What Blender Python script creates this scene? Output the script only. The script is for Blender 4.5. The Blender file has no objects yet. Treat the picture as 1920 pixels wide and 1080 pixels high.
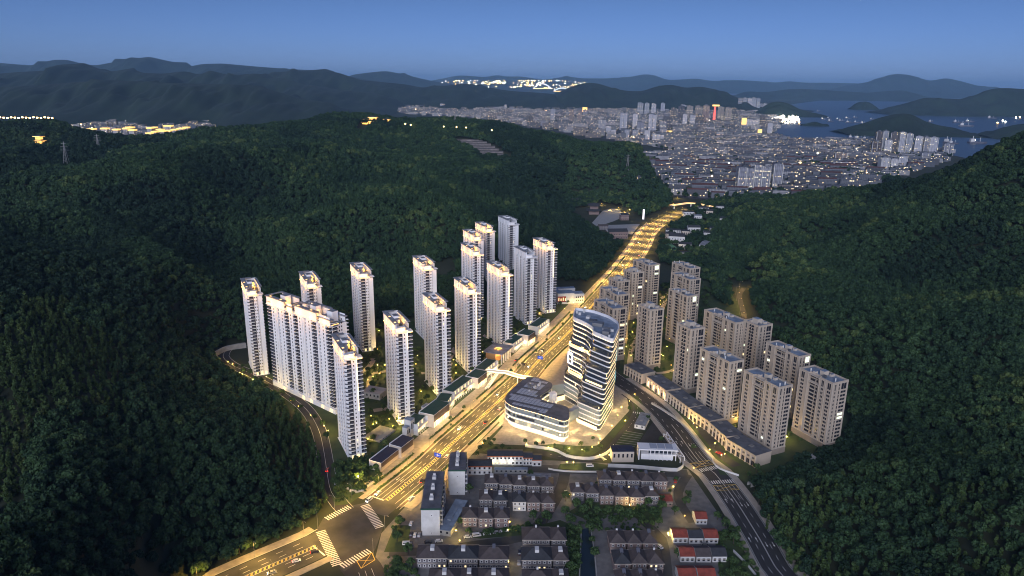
import bpy, bmesh, math, random
import numpy as np
from mathutils import Vector, geometry

# ------------------------------------------------------------------ camera, sky, sun, exposure
SC = bpy.context.scene
COL = SC.collection
R = math.radians
FPX, PITCH, ROLL, CAMH = 1340.0, 16.03, 0.012, 250.0
cam_d = bpy.data.cameras.new('camera')
cam = bpy.data.objects.new('camera', cam_d)
COL.objects.link(cam)
cam_d.sensor_width = 36.0
cam_d.lens = FPX / 1920 * 36.0
cam_d.clip_start, cam_d.clip_end = 1.0, 90000.0
_f = np.array([0, math.cos(R(PITCH)), -math.sin(R(PITCH))])
_u0 = np.array([0, math.sin(R(PITCH)), math.cos(R(PITCH))])
_r0 = np.array([1.0, 0, 0])
_r = math.cos(ROLL) * _r0 + math.sin(ROLL) * _u0
_u = math.cos(ROLL) * _u0 - math.sin(ROLL) * _r0
from mathutils import Matrix
cam.matrix_world = Matrix(((_r[0], _u[0], -_f[0], 0), (_r[1], _u[1], -_f[1], 0), (_r[2], _u[2], -_f[2], CAMH), (0, 0, 0, 1)))
SC.camera = cam

SUN_EL, SUN_AZ = 20.0, 192.0          # afterglow behind the camera; azimuth clockwise from +Y
W = bpy.data.worlds.new('World'); SC.world = W; W.use_nodes = True
nt = W.node_tree
sky = nt.nodes.new('ShaderNodeTexSky'); sky.sky_type = 'NISHITA'; sky.sun_disc = False
sky.sun_elevation = R(SUN_EL); sky.sun_rotation = R(SUN_AZ); sky.altitude = 250
sky.air_density = 1.0; sky.dust_density = 0.5; sky.ozone_density = 4.0
# dusk colours: the eastern sky ahead is deep blue, the afterglow behind is paler and warmer
tc = nt.nodes.new('ShaderNodeTexCoord'); sep = nt.nodes.new('ShaderNodeSeparateXYZ'); nt.links.new(tc.outputs['Generated'], sep.inputs[0])
mr = nt.nodes.new('ShaderNodeMapRange'); mr.inputs[1].default_value = -.7; mr.inputs[2].default_value = .7; nt.links.new(sep.outputs['Y'], mr.inputs[0])
hue = nt.nodes.new('ShaderNodeMix'); hue.data_type = 'RGBA'; nt.links.new(mr.outputs[0], hue.inputs['Factor'])
hue.inputs[6].default_value = (.50, .47, .64, 1); hue.inputs[7].default_value = (.315, .385, .635, 1)
tint = nt.nodes.new('ShaderNodeMix'); tint.data_type = 'RGBA'; tint.blend_type = 'MULTIPLY'; tint.inputs['Factor'].default_value = 1.0
nt.links.new(sky.outputs[0], tint.inputs[6]); nt.links.new(hue.outputs[2], tint.inputs[7])
lowm = nt.nodes.new('ShaderNodeMapRange'); lowm.inputs[1].default_value = -.01; lowm.inputs[2].default_value = .12; nt.links.new(sep.outputs['Z'], lowm.inputs[0])
low = nt.nodes.new('ShaderNodeMix'); low.data_type = 'RGBA'; low.inputs[6].default_value = (1.25, 1.48, 2.1, 1); low.inputs[7].default_value = (1, 1, 1, 1)
nt.links.new(lowm.outputs[0], low.inputs['Factor'])
tin2 = nt.nodes.new('ShaderNodeMix'); tin2.data_type = 'RGBA'; tin2.blend_type = 'MULTIPLY'; tin2.inputs['Factor'].default_value = 1.0
nt.links.new(tint.outputs[2], tin2.inputs[6]); nt.links.new(low.outputs[2], tin2.inputs[7])
bg = nt.nodes['Background']; bg.inputs[1].default_value = 0.06
nt.links.new(tin2.outputs[2], bg.inputs[0])
sun_d = bpy.data.lights.new('sun', 'SUN'); sun = bpy.data.objects.new('sun', sun_d); COL.objects.link(sun)
sun_d.energy = 1.85; sun_d.angle = R(40); sun_d.color = (0.88, 0.90, 1.0)
_sd = Vector((math.sin(R(SUN_AZ)) * math.cos(R(22)), math.cos(R(SUN_AZ)) * math.cos(R(22)), math.sin(R(22))))
sun.rotation_euler = _sd.to_track_quat('Z', 'Y').to_euler()
SC.view_settings.view_transform = 'Standard'; SC.view_settings.look = 'None'
SC.view_settings.exposure = 0.6; SC.view_settings.gamma = 1.0
SC.render.engine = 'CYCLES'
cy = SC.cycles
cy.max_bounces = 4; cy.diffuse_bounces = 2; cy.glossy_bounces = 2; cy.transmission_bounces = 2; cy.volume_bounces = 1
cy.transparent_max_bounces = 4; cy.caustics_reflective = False; cy.caustics_refractive = False
cy.sample_clamp_indirect = 3.0; cy.use_denoising = True
cy.use_adaptive_sampling = True; cy.adaptive_threshold = 0.012; cy.filter_width = 1.05

# ------------------------------------------------------------------ survey helpers (photo pixel -> metres on a level)
def ray(px, py):
    return _f + (px - 960) / FPX * _r - (py - 540) / FPX * _u
def g(px, py, z=0.0):
    d = ray(px, py); t = (z - CAMH) / d[2]
    return (d[0] * t, d[1] * t, CAMH + d[2] * t)
def g2(px, py, z=0.0):
    return g(px, py, z)[:2]
def at(px, py, Y):
    d = ray(px, py); t = Y / d[1]
    return (d[0] * t, d[1] * t, CAMH + d[2] * t)
def proj(P):
    v = np.asarray(P, float) - np.array([0, 0, CAMH])
    k = v @ _f
    return 960 + FPX * (v @ _r) / k, 540 - FPX * (v @ _u) / k, k

# ------------------------------------------------------------------ object helpers
def tag(o, label=None, cat=None, group=None, kind=None):
    if label: o['label'] = label
    if cat: o['category'] = cat
    if group: o['group'] = group
    if kind: o['kind'] = kind
    return o
def thing(name, label, cat, loc=(0, 0, 0), rz=0.0, group=None):
    o = bpy.data.objects.new(name, None); COL.objects.link(o)
    o.location = loc; o.rotation_euler = (0, 0, rz); o.empty_display_size = 0.5
    return tag(o, label, cat, group)
def inst(name, me, parent=None, loc=(0, 0, 0), rz=0.0, scale=None):
    o = bpy.data.objects.new(name, me); COL.objects.link(o)
    if parent: o.parent = parent
    o.location = loc; o.rotation_euler = (0, 0, rz)
    if scale: o.scale = scale
    return o
def kids(o): return [c for c in bpy.data.objects if c.parent == o] if False else list(o.children)
def copy_tree(o, parent=None):
    c = o.copy(); COL.objects.link(c)
    if parent: c.parent = parent
    for ch in list(o.children): copy_tree(ch, c)
    return c

class MB:
    def __init__(s): s.v, s.f, s.m, s.uv = [], [], [], []
    def face(s, pts, m=0, uv=None):
        n = len(s.v); s.v.extend([tuple(p) for p in pts]); s.f.append(tuple(range(n, n + len(pts)))); s.m.append(m)
        s.uv.append(uv)
    def box(s, x0, x1, y0, y1, z0, z1, m=0, bottom=False, mt=None):
        n = len(s.v)
        s.v += [(x0, y0, z0), (x1, y0, z0), (x1, y1, z0), (x0, y1, z0), (x0, y0, z1), (x1, y0, z1), (x1, y1, z1), (x0, y1, z1)]
        fs = [(0, 1, 5, 4), (1, 2, 6, 5), (2, 3, 7, 6), (3, 0, 4, 7), (4, 5, 6, 7)]
        if bottom: fs.append((3, 2, 1, 0))
        w, d, h = x1 - x0, y1 - y0, z1 - z0
        uvs = [[(0, 0), (w, 0), (w, h), (0, h)], [(0, 0), (d, 0), (d, h), (0, h)], [(0, 0), (w, 0), (w, h), (0, h)],
               [(0, 0), (d, 0), (d, h), (0, h)], None, None]
        for i, q in enumerate(fs):
            s.f.append(tuple(n + k for k in q)); s.m.append(mt if (i == 4 and mt is not None) else m); s.uv.append(uvs[i])
    def obox(s, cx, cy, w, d, z0, z1, rz, m=0, mt=None, bottom=False):
        n0 = len(s.v); s.box(-w / 2, w / 2, -d / 2, d / 2, z0, z1, m, bottom, mt)
        c, q = math.cos(rz), math.sin(rz)
        s.v[n0:] = [(cx + x * c - y * q, cy + x * q + y * c, z) for x, y, z in s.v[n0:]]
    def prism(s, poly, z0, z1, m=0, mt=None, top=True, bottom=False):
        a = sum(poly[i][0] * poly[(i + 1) % len(poly)][1] - poly[(i + 1) % len(poly)][0] * poly[i][1] for i in range(len(poly)))
        if a < 0: poly = poly[::-1]
        n = len(s.v); k = len(poly)
        s.v += [(p[0], p[1], z0) for p in poly] + [(p[0], p[1], z1) for p in poly]
        L = 0
        for i in range(k):
            j = (i + 1) % k; d = math.hypot(poly[j][0] - poly[i][0], poly[j][1] - poly[i][1])
            s.f.append((n + i, n + j, n + k + j, n + k + i)); s.m.append(m)
            s.uv.append([(L, 0), (L + d, 0), (L + d, z1 - z0), (L, z1 - z0)]); L += d
        tris = geometry.tessellate_polygon([[Vector((p[0], p[1], 0)) for p in poly]])
        for t in tris:
            a_, b_, c_ = t
            pa, pb, pc = poly[a_], poly[b_], poly[c_]
            if (pb[0] - pa[0]) * (pc[1] - pa[1]) - (pc[0] - pa[0]) * (pb[1] - pa[1]) < 0: b_, c_ = c_, b_
            if top: s.f.append((n + k + a_, n + k + b_, n + k + c_)); s.m.append(m if mt is None else mt); s.uv.append(None)
            if bottom: s.f.append((n + c_, n + b_, n + a_)); s.m.append(m); s.uv.append(None)
    def sheet(s, poly, z, m=0):
        tris = geometry.tessellate_polygon([[Vector((p[0], p[1], 0)) for p in poly]])
        n = len(s.v); s.v += [(p[0], p[1], z) for p in poly]
        for a_, b_, c_ in tris:
            pa, pb, pc = poly[a_], poly[b_], poly[c_]
            if (pb[0] - pa[0]) * (pc[1] - pa[1]) - (pc[0] - pa[0]) * (pb[1] - pa[1]) < 0: b_, c_ = c_, b_
            s.f.append((n + a_, n + b_, n + c_)); s.m.append(m); s.uv.append(None)
    def tube(s, pts, r, m=0, n=6, r1=None):
        pts = [Vector(p) for p in pts]; rings = []
        for i, p in enumerate(pts):
            t = (pts[min(i + 1, len(pts) - 1)] - pts[max(i - 1, 0)]).normalized()
            a = t.orthogonal().normalized(); b = t.cross(a)
            rr = r if r1 is None else r + (r1 - r) * i / (len(pts) - 1)
            k = len(s.v)
            for j in range(n):
                w = 2 * math.pi * j / n; q = p + (a * math.cos(w) + b * math.sin(w)) * rr; s.v.append(tuple(q))
            rings.append(k)
        for i in range(len(rings) - 1):
            for j in range(n):
                s.f.append((rings[i] + j, rings[i] + (j + 1) % n, rings[i + 1] + (j + 1) % n, rings[i + 1] + j)); s.m.append(m); s.uv.append(None)
        s.f.append(tuple(rings[-1] + j for j in range(n))); s.m.append(m); s.uv.append(None)
    def lathe(s, prof, cx=0, cy=0, m=0, n=10):
        k = len(s.v)
        for r_, z_ in prof:
            for j in range(n):
                w = 2 * math.pi * j / n; s.v.append((cx + r_ * math.cos(w), cy + r_ * math.sin(w), z_))
        for i in range(len(prof) - 1):
            for j in range(n):
                s.f.append((k + i * n + j, k + i * n + (j + 1) % n, k + (i + 1) * n + (j + 1) % n, k + (i + 1) * n + j)); s.m.append(m); s.uv.append(None)
        s.f.append(tuple(k + (len(prof) - 1) * n + j for j in range(n))); s.m.append(m); s.uv.append(None)
    def mesh(s, name, mats):
        me = bpy.data.meshes.new(name); me.from_pydata(s.v, [], s.f)
        for m in (mats if isinstance(mats, (list, tuple)) else [mats]): me.materials.append(m)
        me.polygons.foreach_set('material_index', s.m)
        if any(u is not None for u in s.uv):
            lay = me.uv_layers.new(name='uv'); li = 0; data = []
            for f_, u in zip(s.f, s.uv):
                data += [c for p in u for c in p] if u is not None else [0.0, -1.0] * len(f_)
            lay.data.foreach_set('uv', data)
        me.update(); return me
    def build(s, name, mats, parent=None, loc=(0, 0, 0), rz=0.0):
        return inst(name, s.mesh(name, mats), parent, loc, rz)

# ------------------------------------------------------------------ materials
def mat(name, col, rough=0.8, var=0.0, scale=0.3, emit=None, es=0.0, metal=0.0, bump=0.0, col2=None, spec=0.5, sample=True):
    m = bpy.data.materials.new(name); m.use_nodes = True; n = m.node_tree; b = n.nodes['Principled BSDF']
    b.inputs['Base Color'].default_value = (*col, 1); b.inputs['Roughness'].default_value = rough
    b.inputs['Metallic'].default_value = metal; b.inputs['Specular IOR Level'].default_value = spec
    if var or col2 or bump:
        tc = n.nodes.new('ShaderNodeNewGeometry'); nz = n.nodes.new('ShaderNodeTexNoise')
        nz.inputs['Scale'].default_value = scale; nz.inputs['Detail'].default_value = 5
        n.links.new(tc.outputs['Position'], nz.inputs['Vector'])
        rp = n.nodes.new('ShaderNodeValToRGB')
        c2 = col2 or tuple(c * (1 + var) for c in col); c1 = col if col2 else tuple(c * (1 - var) for c in col)
        rp.color_ramp.elements[0].position = .35; rp.color_ramp.elements[1].position = .68
        rp.color_ramp.elements[0].color = (*c1, 1); rp.color_ramp.elements[1].color = (*c2, 1)
        n.links.new(nz.outputs['Fac'], rp.inputs[0]); n.links.new(rp.outputs[0], b.inputs['Base Color'])
        if bump:
            bp = n.nodes.new('ShaderNodeBump'); bp.inputs['Strength'].default_value = bump
            n.links.new(nz.outputs['Fac'], bp.inputs['Height']); n.links.new(bp.outputs[0], b.inputs['Normal'])
    if emit:
        b.inputs['Emission Color'].default_value = (*emit, 1); b.inputs['Emission Strength'].default_value = es
        if not sample: m.cycles.emission_sampling = 'NONE'
    return m
M = {}
M['white'] = mat('white_render', (.82, .83, .87), .7, .04, .08)
M['white_slab'] = mat('white_balcony_edge', (.84, .83, .85), .6)
M['glass_dark'] = mat('dark_window_glass', (.022, .024, .034), .15, spec=.4)
M['glass_rail'] = mat('grey_railing_glass', (.105, .108, .135), .25, spec=.6)
M['bay_grey'] = mat('grey_recess', (.23, .23, .26), .7)
M['led_warm'] = mat('warm_led_strip', (.9, .75, .45), .5, emit=(1, .50, .11), es=2.4)
M['led_soft'] = mat('warm_cove_light', (.9, .75, .45), .5, emit=(1, .55, .14), es=1.6)
M['led_white'] = mat('white_led_strip', (.9, .85, .75), .5, emit=(1, .70, .30), es=2.0)
M['roof_grey'] = mat('grey_roof_deck', (.22, .23, .26), .85, .25, .25)
M['roof_dark'] = mat('dark_roof_deck', (.10, .105, .125), .8, .25, .2)
M['beige'] = mat('beige_stone_cladding', (.40, .335, .275), .8, .06, .12)
M['beige_trim'] = mat('pale_beige_trim', (.47, .41, .35), .75)
M['beige_dark'] = mat('brown_grey_base_stone', (.27, .225, .19), .8, .08, .3)
M['blue_roof'] = mat('blue_grey_roof_membrane', (.21, .26, .34), .6, .25, .22)
M['lit_cool'] = mat('lit_window_cool', (.5, .5, .4), .5, emit=(.85, 1, .72), es=1.0, sample=False)
M['lit_warm'] = mat('lit_window_warm', (.5, .45, .3), .5, emit=(1, .74, .34), es=1.3, sample=False)
M['asphalt'] = mat('asphalt', (.06, .058, .055), .85, .28, .11)
M['asphalt_new'] = mat('dark_fresh_asphalt', (.030, .030, .033), .8, .14, .2)
M['paint'] = mat('white_road_paint', (.72, .72, .70), .7)
M['paint_y'] = mat('yellow_road_paint', (.65, .45, .10), .7)
M['pave'] = mat('pale_paving', (.34, .30, .26), .8, .12, .22)
M['pave_warm'] = mat('granite_plaza_paving', (.30, .27, .24), .75, .16, .35)
M['pave_dark'] = mat('grey_paving', (.15, .145, .145), .85, .2, .25)
M['concrete'] = mat('concrete', (.32, .32, .32), .85, .12, .3)
M['kerb'] = mat('granite_kerb', (.45, .44, .42), .8)
M['lawn'] = mat('lawn', (.030, .052, .018), .95, col2=(.05, .075, .025), scale=.12, bump=.2)
M['soil'] = mat('bare_soil', (.14, .10, .08), .95, .3, .1)
M['water'] = mat('sea_water', (.055, .08, .115), .38, spec=.35)
M['navy'] = mat('navy_roof', (.022, .026, .055), .6, .1, .4)
M['green_roof'] = mat('green_roof', (.012, .06, .042), .6, .12, .4)
M['brown_louvre'] = mat('brown_louvre', (.12, .085, .065), .7)
M['tile_brown'] = mat('brown_roof_tiles', (.070, .056, .056), .85, .18, .5, bump=.15)
M['tile_dark'] = mat('dark_roof_tiles', (.035, .037, .045), .85, .18, .5)
M['tile_red'] = mat('red_roof_tiles', (.22, .045, .03), .85, .22, .5)
M['tile_orange'] = mat('orange_roof_edge', (.36, .10, .04), .8)
M['brick_pink'] = mat('pink_grey_brick', (.20, .145, .14), .9, .12, .8)
M['brick_grey'] = mat('grey_brick', (.155, .145, .16), .9, .12, .8)
M['wall_white'] = mat('white_wall', (.55, .55, .56), .85, .08, .3)
M['metal_grey'] = mat('grey_metal', (.22, .22, .23), .5, metal=.4)
M['metal_dark'] = mat('dark_metal', (.06, .06, .065), .5, metal=.3)
M['lamp_glow'] = mat('lamp_glow', (.9, .8, .5), .5, emit=(1, .70, .28), es=9, sample=False)
M['garden_glow'] = mat('garden_lamp_glow', (.9, .8, .4), .5, emit=(1, .55, .08), es=4, sample=False)
M['car_white'] = mat('white_car_paint', (.72, .72, .74), .25, spec=.6)
M['car_dark'] = mat('dark_car_paint', (.03, .03, .04), .25, spec=.6)
M['car_red'] = mat('red_car_paint', (.35, .02, .02), .25, spec=.6)
M['car_silver'] = mat('silver_car_paint', (.40, .41, .43), .3, metal=.5)
M['tyre'] = mat('tyre_rubber', (.015, .015, .015), .9)
M['headlight'] = mat('headlight_glow', (1, 1, 1), .4, emit=(1, .93, .8), es=25, sample=False)
M['taillight'] = mat('taillight_glow', (.5, 0, 0), .4, emit=(1, .03, .02), es=12, sample=False)
M['sign_blue'] = mat('blue_sign_panel', (.01, .05, .35), .5, emit=(.02, .10, .9), es=.35)
M['bark'] = mat('tree_bark', (.05, .04, .03), .9)

# ------------------------------------------------------------------ terrain
Z0 = [(380,1090),(500,1025),(590,978),(614,950),(602,870),(577,800),(520,752),(455,715),(415,690),(395,668),(430,640),
      (560,655),(640,645),(720,618),(800,590),(900,556),(1000,536),(1050,528),(1105,532),(1140,498),(1166,462),(1150,454),(1122,440),(1085,412),(1052,388),
      (1085,374),(1150,386),(1190,400),(1204,410),(1236,396),(1255,390),(1258,368),(1240,350)]
Z0b = [(1380,368),(1365,395),(1335,420),(1330,480),(1395,545),(1390,590),(1455,640),(1530,690),(1598,775),(1585,830),(1475,880),(1405,912),(1440,1000),(1500,1090)]
VALLEY = [g2(*p) for p in Z0] + [(330, 2050), (330, 2500), (900, 2500), (1100, 1500), (760, 1480)] + [g2(*p) for p in Z0b] + [(150, 180), (-100, 180)]
HILL = [(0,1080,225),(0,900,300),(150,800,390),(300,900,360),(300,1000,315),(450,950,360),(500,850,420),(400,760,500),(200,700,470),
        (0,700,400),(0,600,480),(150,600,540),(300,600,620),(400,560,720),(0,500,620),(200,500,700),(400,480,850),(550,480,900),
        (650,430,980),(750,430,1000),(850,380,1150),(1000,400,1180),(0,400,850),(200,380,950),(400,310,1150),(480,280,1300),
        (560,290,1400),(640,280,1500),(300,330,1050),(100,330,1100),(0,300,1300),(0,230,1700),(100,225,1800),(170,250,1700),
        (250,272,1600),(300,265,1650),(380,240,1800),(520,225,2000),(620,208,2200),(700,212,2250),(790,225,2100),(860,213,2200),
        (950,225,2200),(1000,245,2100),(1050,247,2050),(1130,270,1900),(1200,275,1850),(1160,318,1700),(1230,330,1750),
        (1150,338,1500),(1060,342,1480),(1205,352,1450),(900,300,1600),(760,280,1750),(700,340,1300),(560,380,1100),(1000,320,1550),
        (-200,1080,240),(-250,800,330),(-250,500,600),(-250,300,1200),(-250,225,1800),
        (1600,1000,330),(1700,1080,290),(1900,1080,265),(1600,900,390),(1800,900,330),(1920,900,310),(1700,800,440),(1850,750,420),
        (1920,650,450),(1700,650,560),(1600,600,660),(1500,560,740),(1450,480,900),(1400,440,1050),(1600,480,850),(1750,520,700),
        (1850,450,750),(1920,400,800),(1750,400,900),(1600,420,1000),(1500,400,1150),(1420,375,1300),(1500,375,1250),(1570,360,1220),(1640,345,1200),
        (1700,330,1180),(1750,318,1150),(1850,270,1100),(1920,238,1050),(2150,180,1000),(2150,400,700),(2150,700,450),(2150,1000,290)]
ZERO_W = [at(120,240,2150)[:2],at(200,240,2050)[:2],at(260,240,1980)[:2],at(320,240,2020)[:2],at(390,240,2150)[:2],at(250,240,2400)[:2],at(60,240,2250)[:2],at(-60,240,2300)[:2],at(420,240,2350)[:2],(-2600,3000),(-1700,3000),(-900,3000),(-200,3000),(0,2750),(300,2700),(-1200,2600),(-600,2600),(1000,1700),(1300,1500),(800,1650),(1500,1500),(400,2200),(2500,1400),(2500,2200)]
def _densify(poly, step):
    out = []
    for i in range(len(poly)):
        a, b = poly[i], poly[(i + 1) % len(poly)]; n = max(1, int(math.hypot(b[0] - a[0], b[1] - a[1]) / step))
        out += [(a[0] + (b[0] - a[0]) * k / n, a[1] + (b[1] - a[1]) * k / n) for k in range(n)]
    return out
_cp = [(lambda q: (q[0], q[1], max(q[2] - (22 if p[2] > 1900 else (12 if p[2] > 1200 else 6)), 2)))(at(*p)) for p in HILL] + [(x, y, 0) for x, y in ZERO_W] + [(x, y, 0) for x, y in _densify(VALLEY, 70)]
_cp = np.array(_cp); _cx = _cp[:, :2]; _cz = _cp[:, 2]
_D = np.sqrt(((_cx[:, None] - _cx[None]) ** 2).sum(-1) + 400.0) + np.eye(len(_cx)) * -2.0
_A = np.zeros((len(_cx) + 1,) * 2); _A[:-1, :-1] = _D; _A[-1, :-1] = 1; _A[:-1, -1] = 1
_wt = np.linalg.solve(_A, np.append(_cz, 0))
def inpoly(P, poly):
    x, y = P[:, 0], P[:, 1]; r = np.zeros(len(P), bool); n = len(poly)
    for i in range(n):
        x0, y0 = poly[i]; x1, y1 = poly[(i + 1) % n]
        if y0 == y1: continue
        c = ((y0 > y) != (y1 > y)) & (x < (x1 - x0) * (y - y0) / (y1 - y0) + x0); r ^= c
    return r
def dist_poly(P, poly, closed=True):
    d = np.full(len(P), 1e9); n = len(poly)
    for i in range(n if closed else n - 1):
        a = np.array(poly[i]); b = np.array(poly[(i + 1) % n]); ab = b - a
        t = np.clip(((P - a) @ ab) / max(ab @ ab, 1e-9), 0, 1)[:, None]
        d = np.minimum(d, np.hypot(*(P - a - t * ab).T))
    return d
def _noise(P, s, seed):
    rng = np.random.RandomState(seed); z = np.zeros(len(P))
    for k in range(7):
        a = rng.rand() * 6.28; w = s * (0.6 + rng.rand() * 1.3); z += np.sin((P[:, 0] * math.cos(a) + P[:, 1] * math.sin(a)) * w + rng.rand() * 6.28)
    return z / 3.0
def height(P):
    P = np.asarray(P, float); z = np.empty(len(P))
    for i in range(0, len(P), 20000):
        q = P[i:i + 20000]; d = np.sqrt(((q[:, None] - _cx[None]) ** 2).sum(-1) + 400.0); z[i:i + 20000] = d @ _wt[:-1] + _wt[-1]
    z = np.maximum(z, 0) + (_noise(P, 0.030, 3) * 3.5 + (14.0 - 27.0 * np.abs(_noise(P, 0.012, 7))) + _noise(P, 0.0075, 5) * 12.0) * np.clip((1750 - P[:, 1]) / 700, .12, 1) * np.clip(z / 40, 0, 1)
    ins = inpoly(P, VALLEY); dd = dist_poly(P, VALLEY); s = np.clip(dd / 35.0, 0, 1); s = s * s * (3 - 2 * s)
    z = np.where(ins, 0.0, z * s)
    far = np.clip((P[:, 1] - 2450) / 500, 0, 1); far = np.maximum(far, np.clip((-P[:, 0] - 2300) / 400, 0, 1)); far = np.maximum(far, np.clip((P[:, 0] - 2100) / 500, 0, 1))
    return np.maximum(z * (1 - far * far * (3 - 2 * far)), 0)
ys = [70.0]
while ys[-1] < 60000: ys.append(ys[-1] + max(8.0, (ys[-1]) * .016))
ys = np.array(ys); ss = np.linspace(-1.25, 1.25, 230)
XX = (ss[None, :] * (ys[:, None] + 160)); YY = np.repeat(ys[:, None], len(ss), 1)
PP = np.stack([XX.ravel(), YY.ravel()], 1); ZZ = np.zeros(len(PP)); near = (PP[:, 1] < 3100)
ZZ[near] = height(PP[near])
me = bpy.data.meshes.new('ground')
nr, nc = XX.shape; idx = np.arange(nr * nc).reshape(nr, nc)
quads = np.stack([idx[:-1, :-1], idx[:-1, 1:], idx[1:, 1:], idx[1:, :-1]], -1).reshape(-1, 4)
me.from_pydata(np.column_stack([PP, ZZ]).tolist(), [], quads.tolist())
M['ground'] = mat('forest_floor_and_earth', (.018, .026, .012), .95, col2=(.035, .042, .02), scale=.03, bump=.3)
me.materials.append(M['ground']); me.shade_smooth()
tag(inst('ground', me), kind='structure')

# ------------------------------------------------------------------ foliage
def leaf_mat(name, c1, c2, c3, patch=.012):
    m = bpy.data.materials.new(name); m.use_nodes = True; n = m.node_tree; b = n.nodes['Principled BSDF']
    b.inputs['Roughness'].default_value = .75; b.inputs['Specular IOR Level'].default_value = .25
    oi = n.nodes.new('ShaderNodeObjectInfo'); ge = n.nodes.new('ShaderNodeNewGeometry'); nz = n.nodes.new('ShaderNodeTexNoise')
    nz.inputs['Scale'].default_value = patch; nz.inputs['Detail'].default_value = 3; n.links.new(oi.outputs['Location'], nz.inputs['Vector'])
    r1 = n.nodes.new('ShaderNodeValToRGB'); e = r1.color_ramp.elements
    e[0].position = 0; e[1].position = 1; e[0].color = (*c1, 1); e[1].color = (*c2, 1); x = e.new(.9); x.color = (*c2, 1); e[-1].color = (*c3, 1)
    ad = n.nodes.new('ShaderNodeMath'); ad.operation = 'MULTIPLY_ADD'; ad.inputs[1].default_value = .72
    sub = n.nodes.new('ShaderNodeMath'); sub.operation = 'MULTIPLY_ADD'; sub.inputs[1].default_value = 2.3; sub.inputs[2].default_value = -1.0
    n.links.new(nz.outputs['Fac'], sub.inputs[0]); n.links.new(oi.outputs['Random'], ad.inputs[0]); n.links.new(sub.outputs[0], ad.inputs[2])
    n.links.new(ad.outputs[0], r1.inputs[0])
    n2 = n.nodes.new('ShaderNodeTexNoise'); n2.inputs['Scale'].default_value = .9; n.links.new(ge.outputs['Position'], n2.inputs['Vector'])
    mr = n.nodes.new('ShaderNodeMapRange'); mr.inputs[1].default_value = .3; mr.inputs[2].default_value = .7; mr.inputs[3].default_value = .55; mr.inputs[4].default_value = 1.5
    n.links.new(n2.outputs['Fac'], mr.inputs[0])
    mx = n.nodes.new('ShaderNodeMix'); mx.data_type = 'RGBA'; mx.blend_type = 'MULTIPLY'; mx.inputs['Factor'].default_value = 1
    n.links.new(r1.outputs[0], mx.inputs[6]); n.links.new(mr.outputs[0], mx.inputs[7]); n.links.new(mx.outputs[2], b.inputs['Base Color'])
    return m
M['leaf'] = leaf_mat('broadleaf_foliage', (.014, .036, .017), (.034, .070, .026), (.072, .108, .034))
M['leaf_b'] = leaf_mat('bamboo_foliage', (.032, .062, .020), (.052, .086, .026), (.085, .11, .034))
M['leaf_d'] = leaf_mat('dark_foliage', (.008, .024, .013), (.017, .040, .020), (.036, .066, .026))
M['leaf_g'] = leaf_mat('garden_foliage', (.03, .062, .022), (.05, .088, .028), (.075, .11, .034))
def crown_mesh(name, seed, m, rx=3.4, rz=3.0, zc=4.6, lobes=15, leaves=26, leaf=.85, tall=False):
    rng = random.Random(seed); v, f = [], []
    for l in range(lobes):
        a = rng.random() * 6.283; t = rng.random()
        if tall:
            h = t; rad = rx * (1 - .75 * h) * rng.uniform(.2, .8); c = Vector((rad * math.cos(a), rad * math.sin(a), zc - rz + 2 * rz * h)); lr = rx * .42 * (1.1 - .6 * h)
        else:
            ph = math.acos(1 - 1.35 * t); c = Vector((rx * .68 * math.sin(ph) * math.cos(a), rx * .68 * math.sin(ph) * math.sin(a), zc + rz * .70 * math.cos(ph))); lr = rx * rng.uniform(.30, .48)
        for k in range(leaves):
            d = Vector((rng.gauss(0, 1), rng.gauss(0, 1), rng.gauss(.25, 1))).normalized(); p = c + d * lr * rng.uniform(.72, 1.05)
            nrm = (d + Vector((rng.gauss(0, .5), rng.gauss(0, .5), rng.gauss(.1, .5)))).normalized(); q = nrm.orthogonal().normalized()
            q = (q * math.cos(k * 2.4) + nrm.cross(q) * math.sin(k * 2.4)); w = nrm.cross(q); s1 = leaf * rng.uniform(.55, 1.1); s2 = s1 * rng.uniform(.5, .95)
            i = len(v); v += [tuple(p + q * s1), tuple(p + w * s2), tuple(p - q * s1), tuple(p - w * s2)]; f.append((i, i + 1, i + 2, i + 3))
    me = bpy.data.meshes.new(name); me.from_pydata(v, [], f); me.materials.append(m); return me
def trunk_mesh(name, h, r, seed=0):
    rng = random.Random(seed); b = MB(); top = Vector((rng.uniform(-.3, .3), rng.uniform(-.3, .3), h))
    b.tube([(0, 0, -.3), tuple(top * .5), tuple(top)], r, 0, 6, r * .5)
    for k in range(4):
        a = k * 1.57 + rng.random(); s = top * rng.uniform(.6, .95); e = s + Vector((math.cos(a) * h * .4, math.sin(a) * h * .4, h * .35)); b.tube([tuple(s), tuple(e)], r * .4, 0, 4, r * .12)
    return b.mesh(name, M['bark'])
CROWN = [crown_mesh('broadleaf_crown', i, M['leaf'], rx=3.0 + .22 * (i % 3), rz=2.5 + .3 * (i % 2)) for i in range(5)]
CROWN_D = [crown_mesh('dark_crown', 20 + i, M['leaf_d'], rx=3.0, rz=2.8 + .4 * i) for i in range(3)]
CROWN_B = [crown_mesh('bamboo_crown', 40 + i, M['leaf_b'], rx=1.8, rz=3.8, zc=4.2, lobes=13, leaves=26, leaf=.75, tall=True) for i in range(3)]
CROWN_G = [crown_mesh('garden_crown', 60 + i, M['leaf_g'], rx=2.6, rz=2.3, zc=3.9, lobes=13, leaves=30, leaf=.6) for i in range(3)]
TRUNK = [trunk_mesh('trunk', 4.0, .22, i) for i in range(2)]
KINDS = CROWN + CROWN_D + CROWN_B
NB = len(CROWN); ND = len(CROWN_D); NBB = len(CROWN_B)

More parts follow.
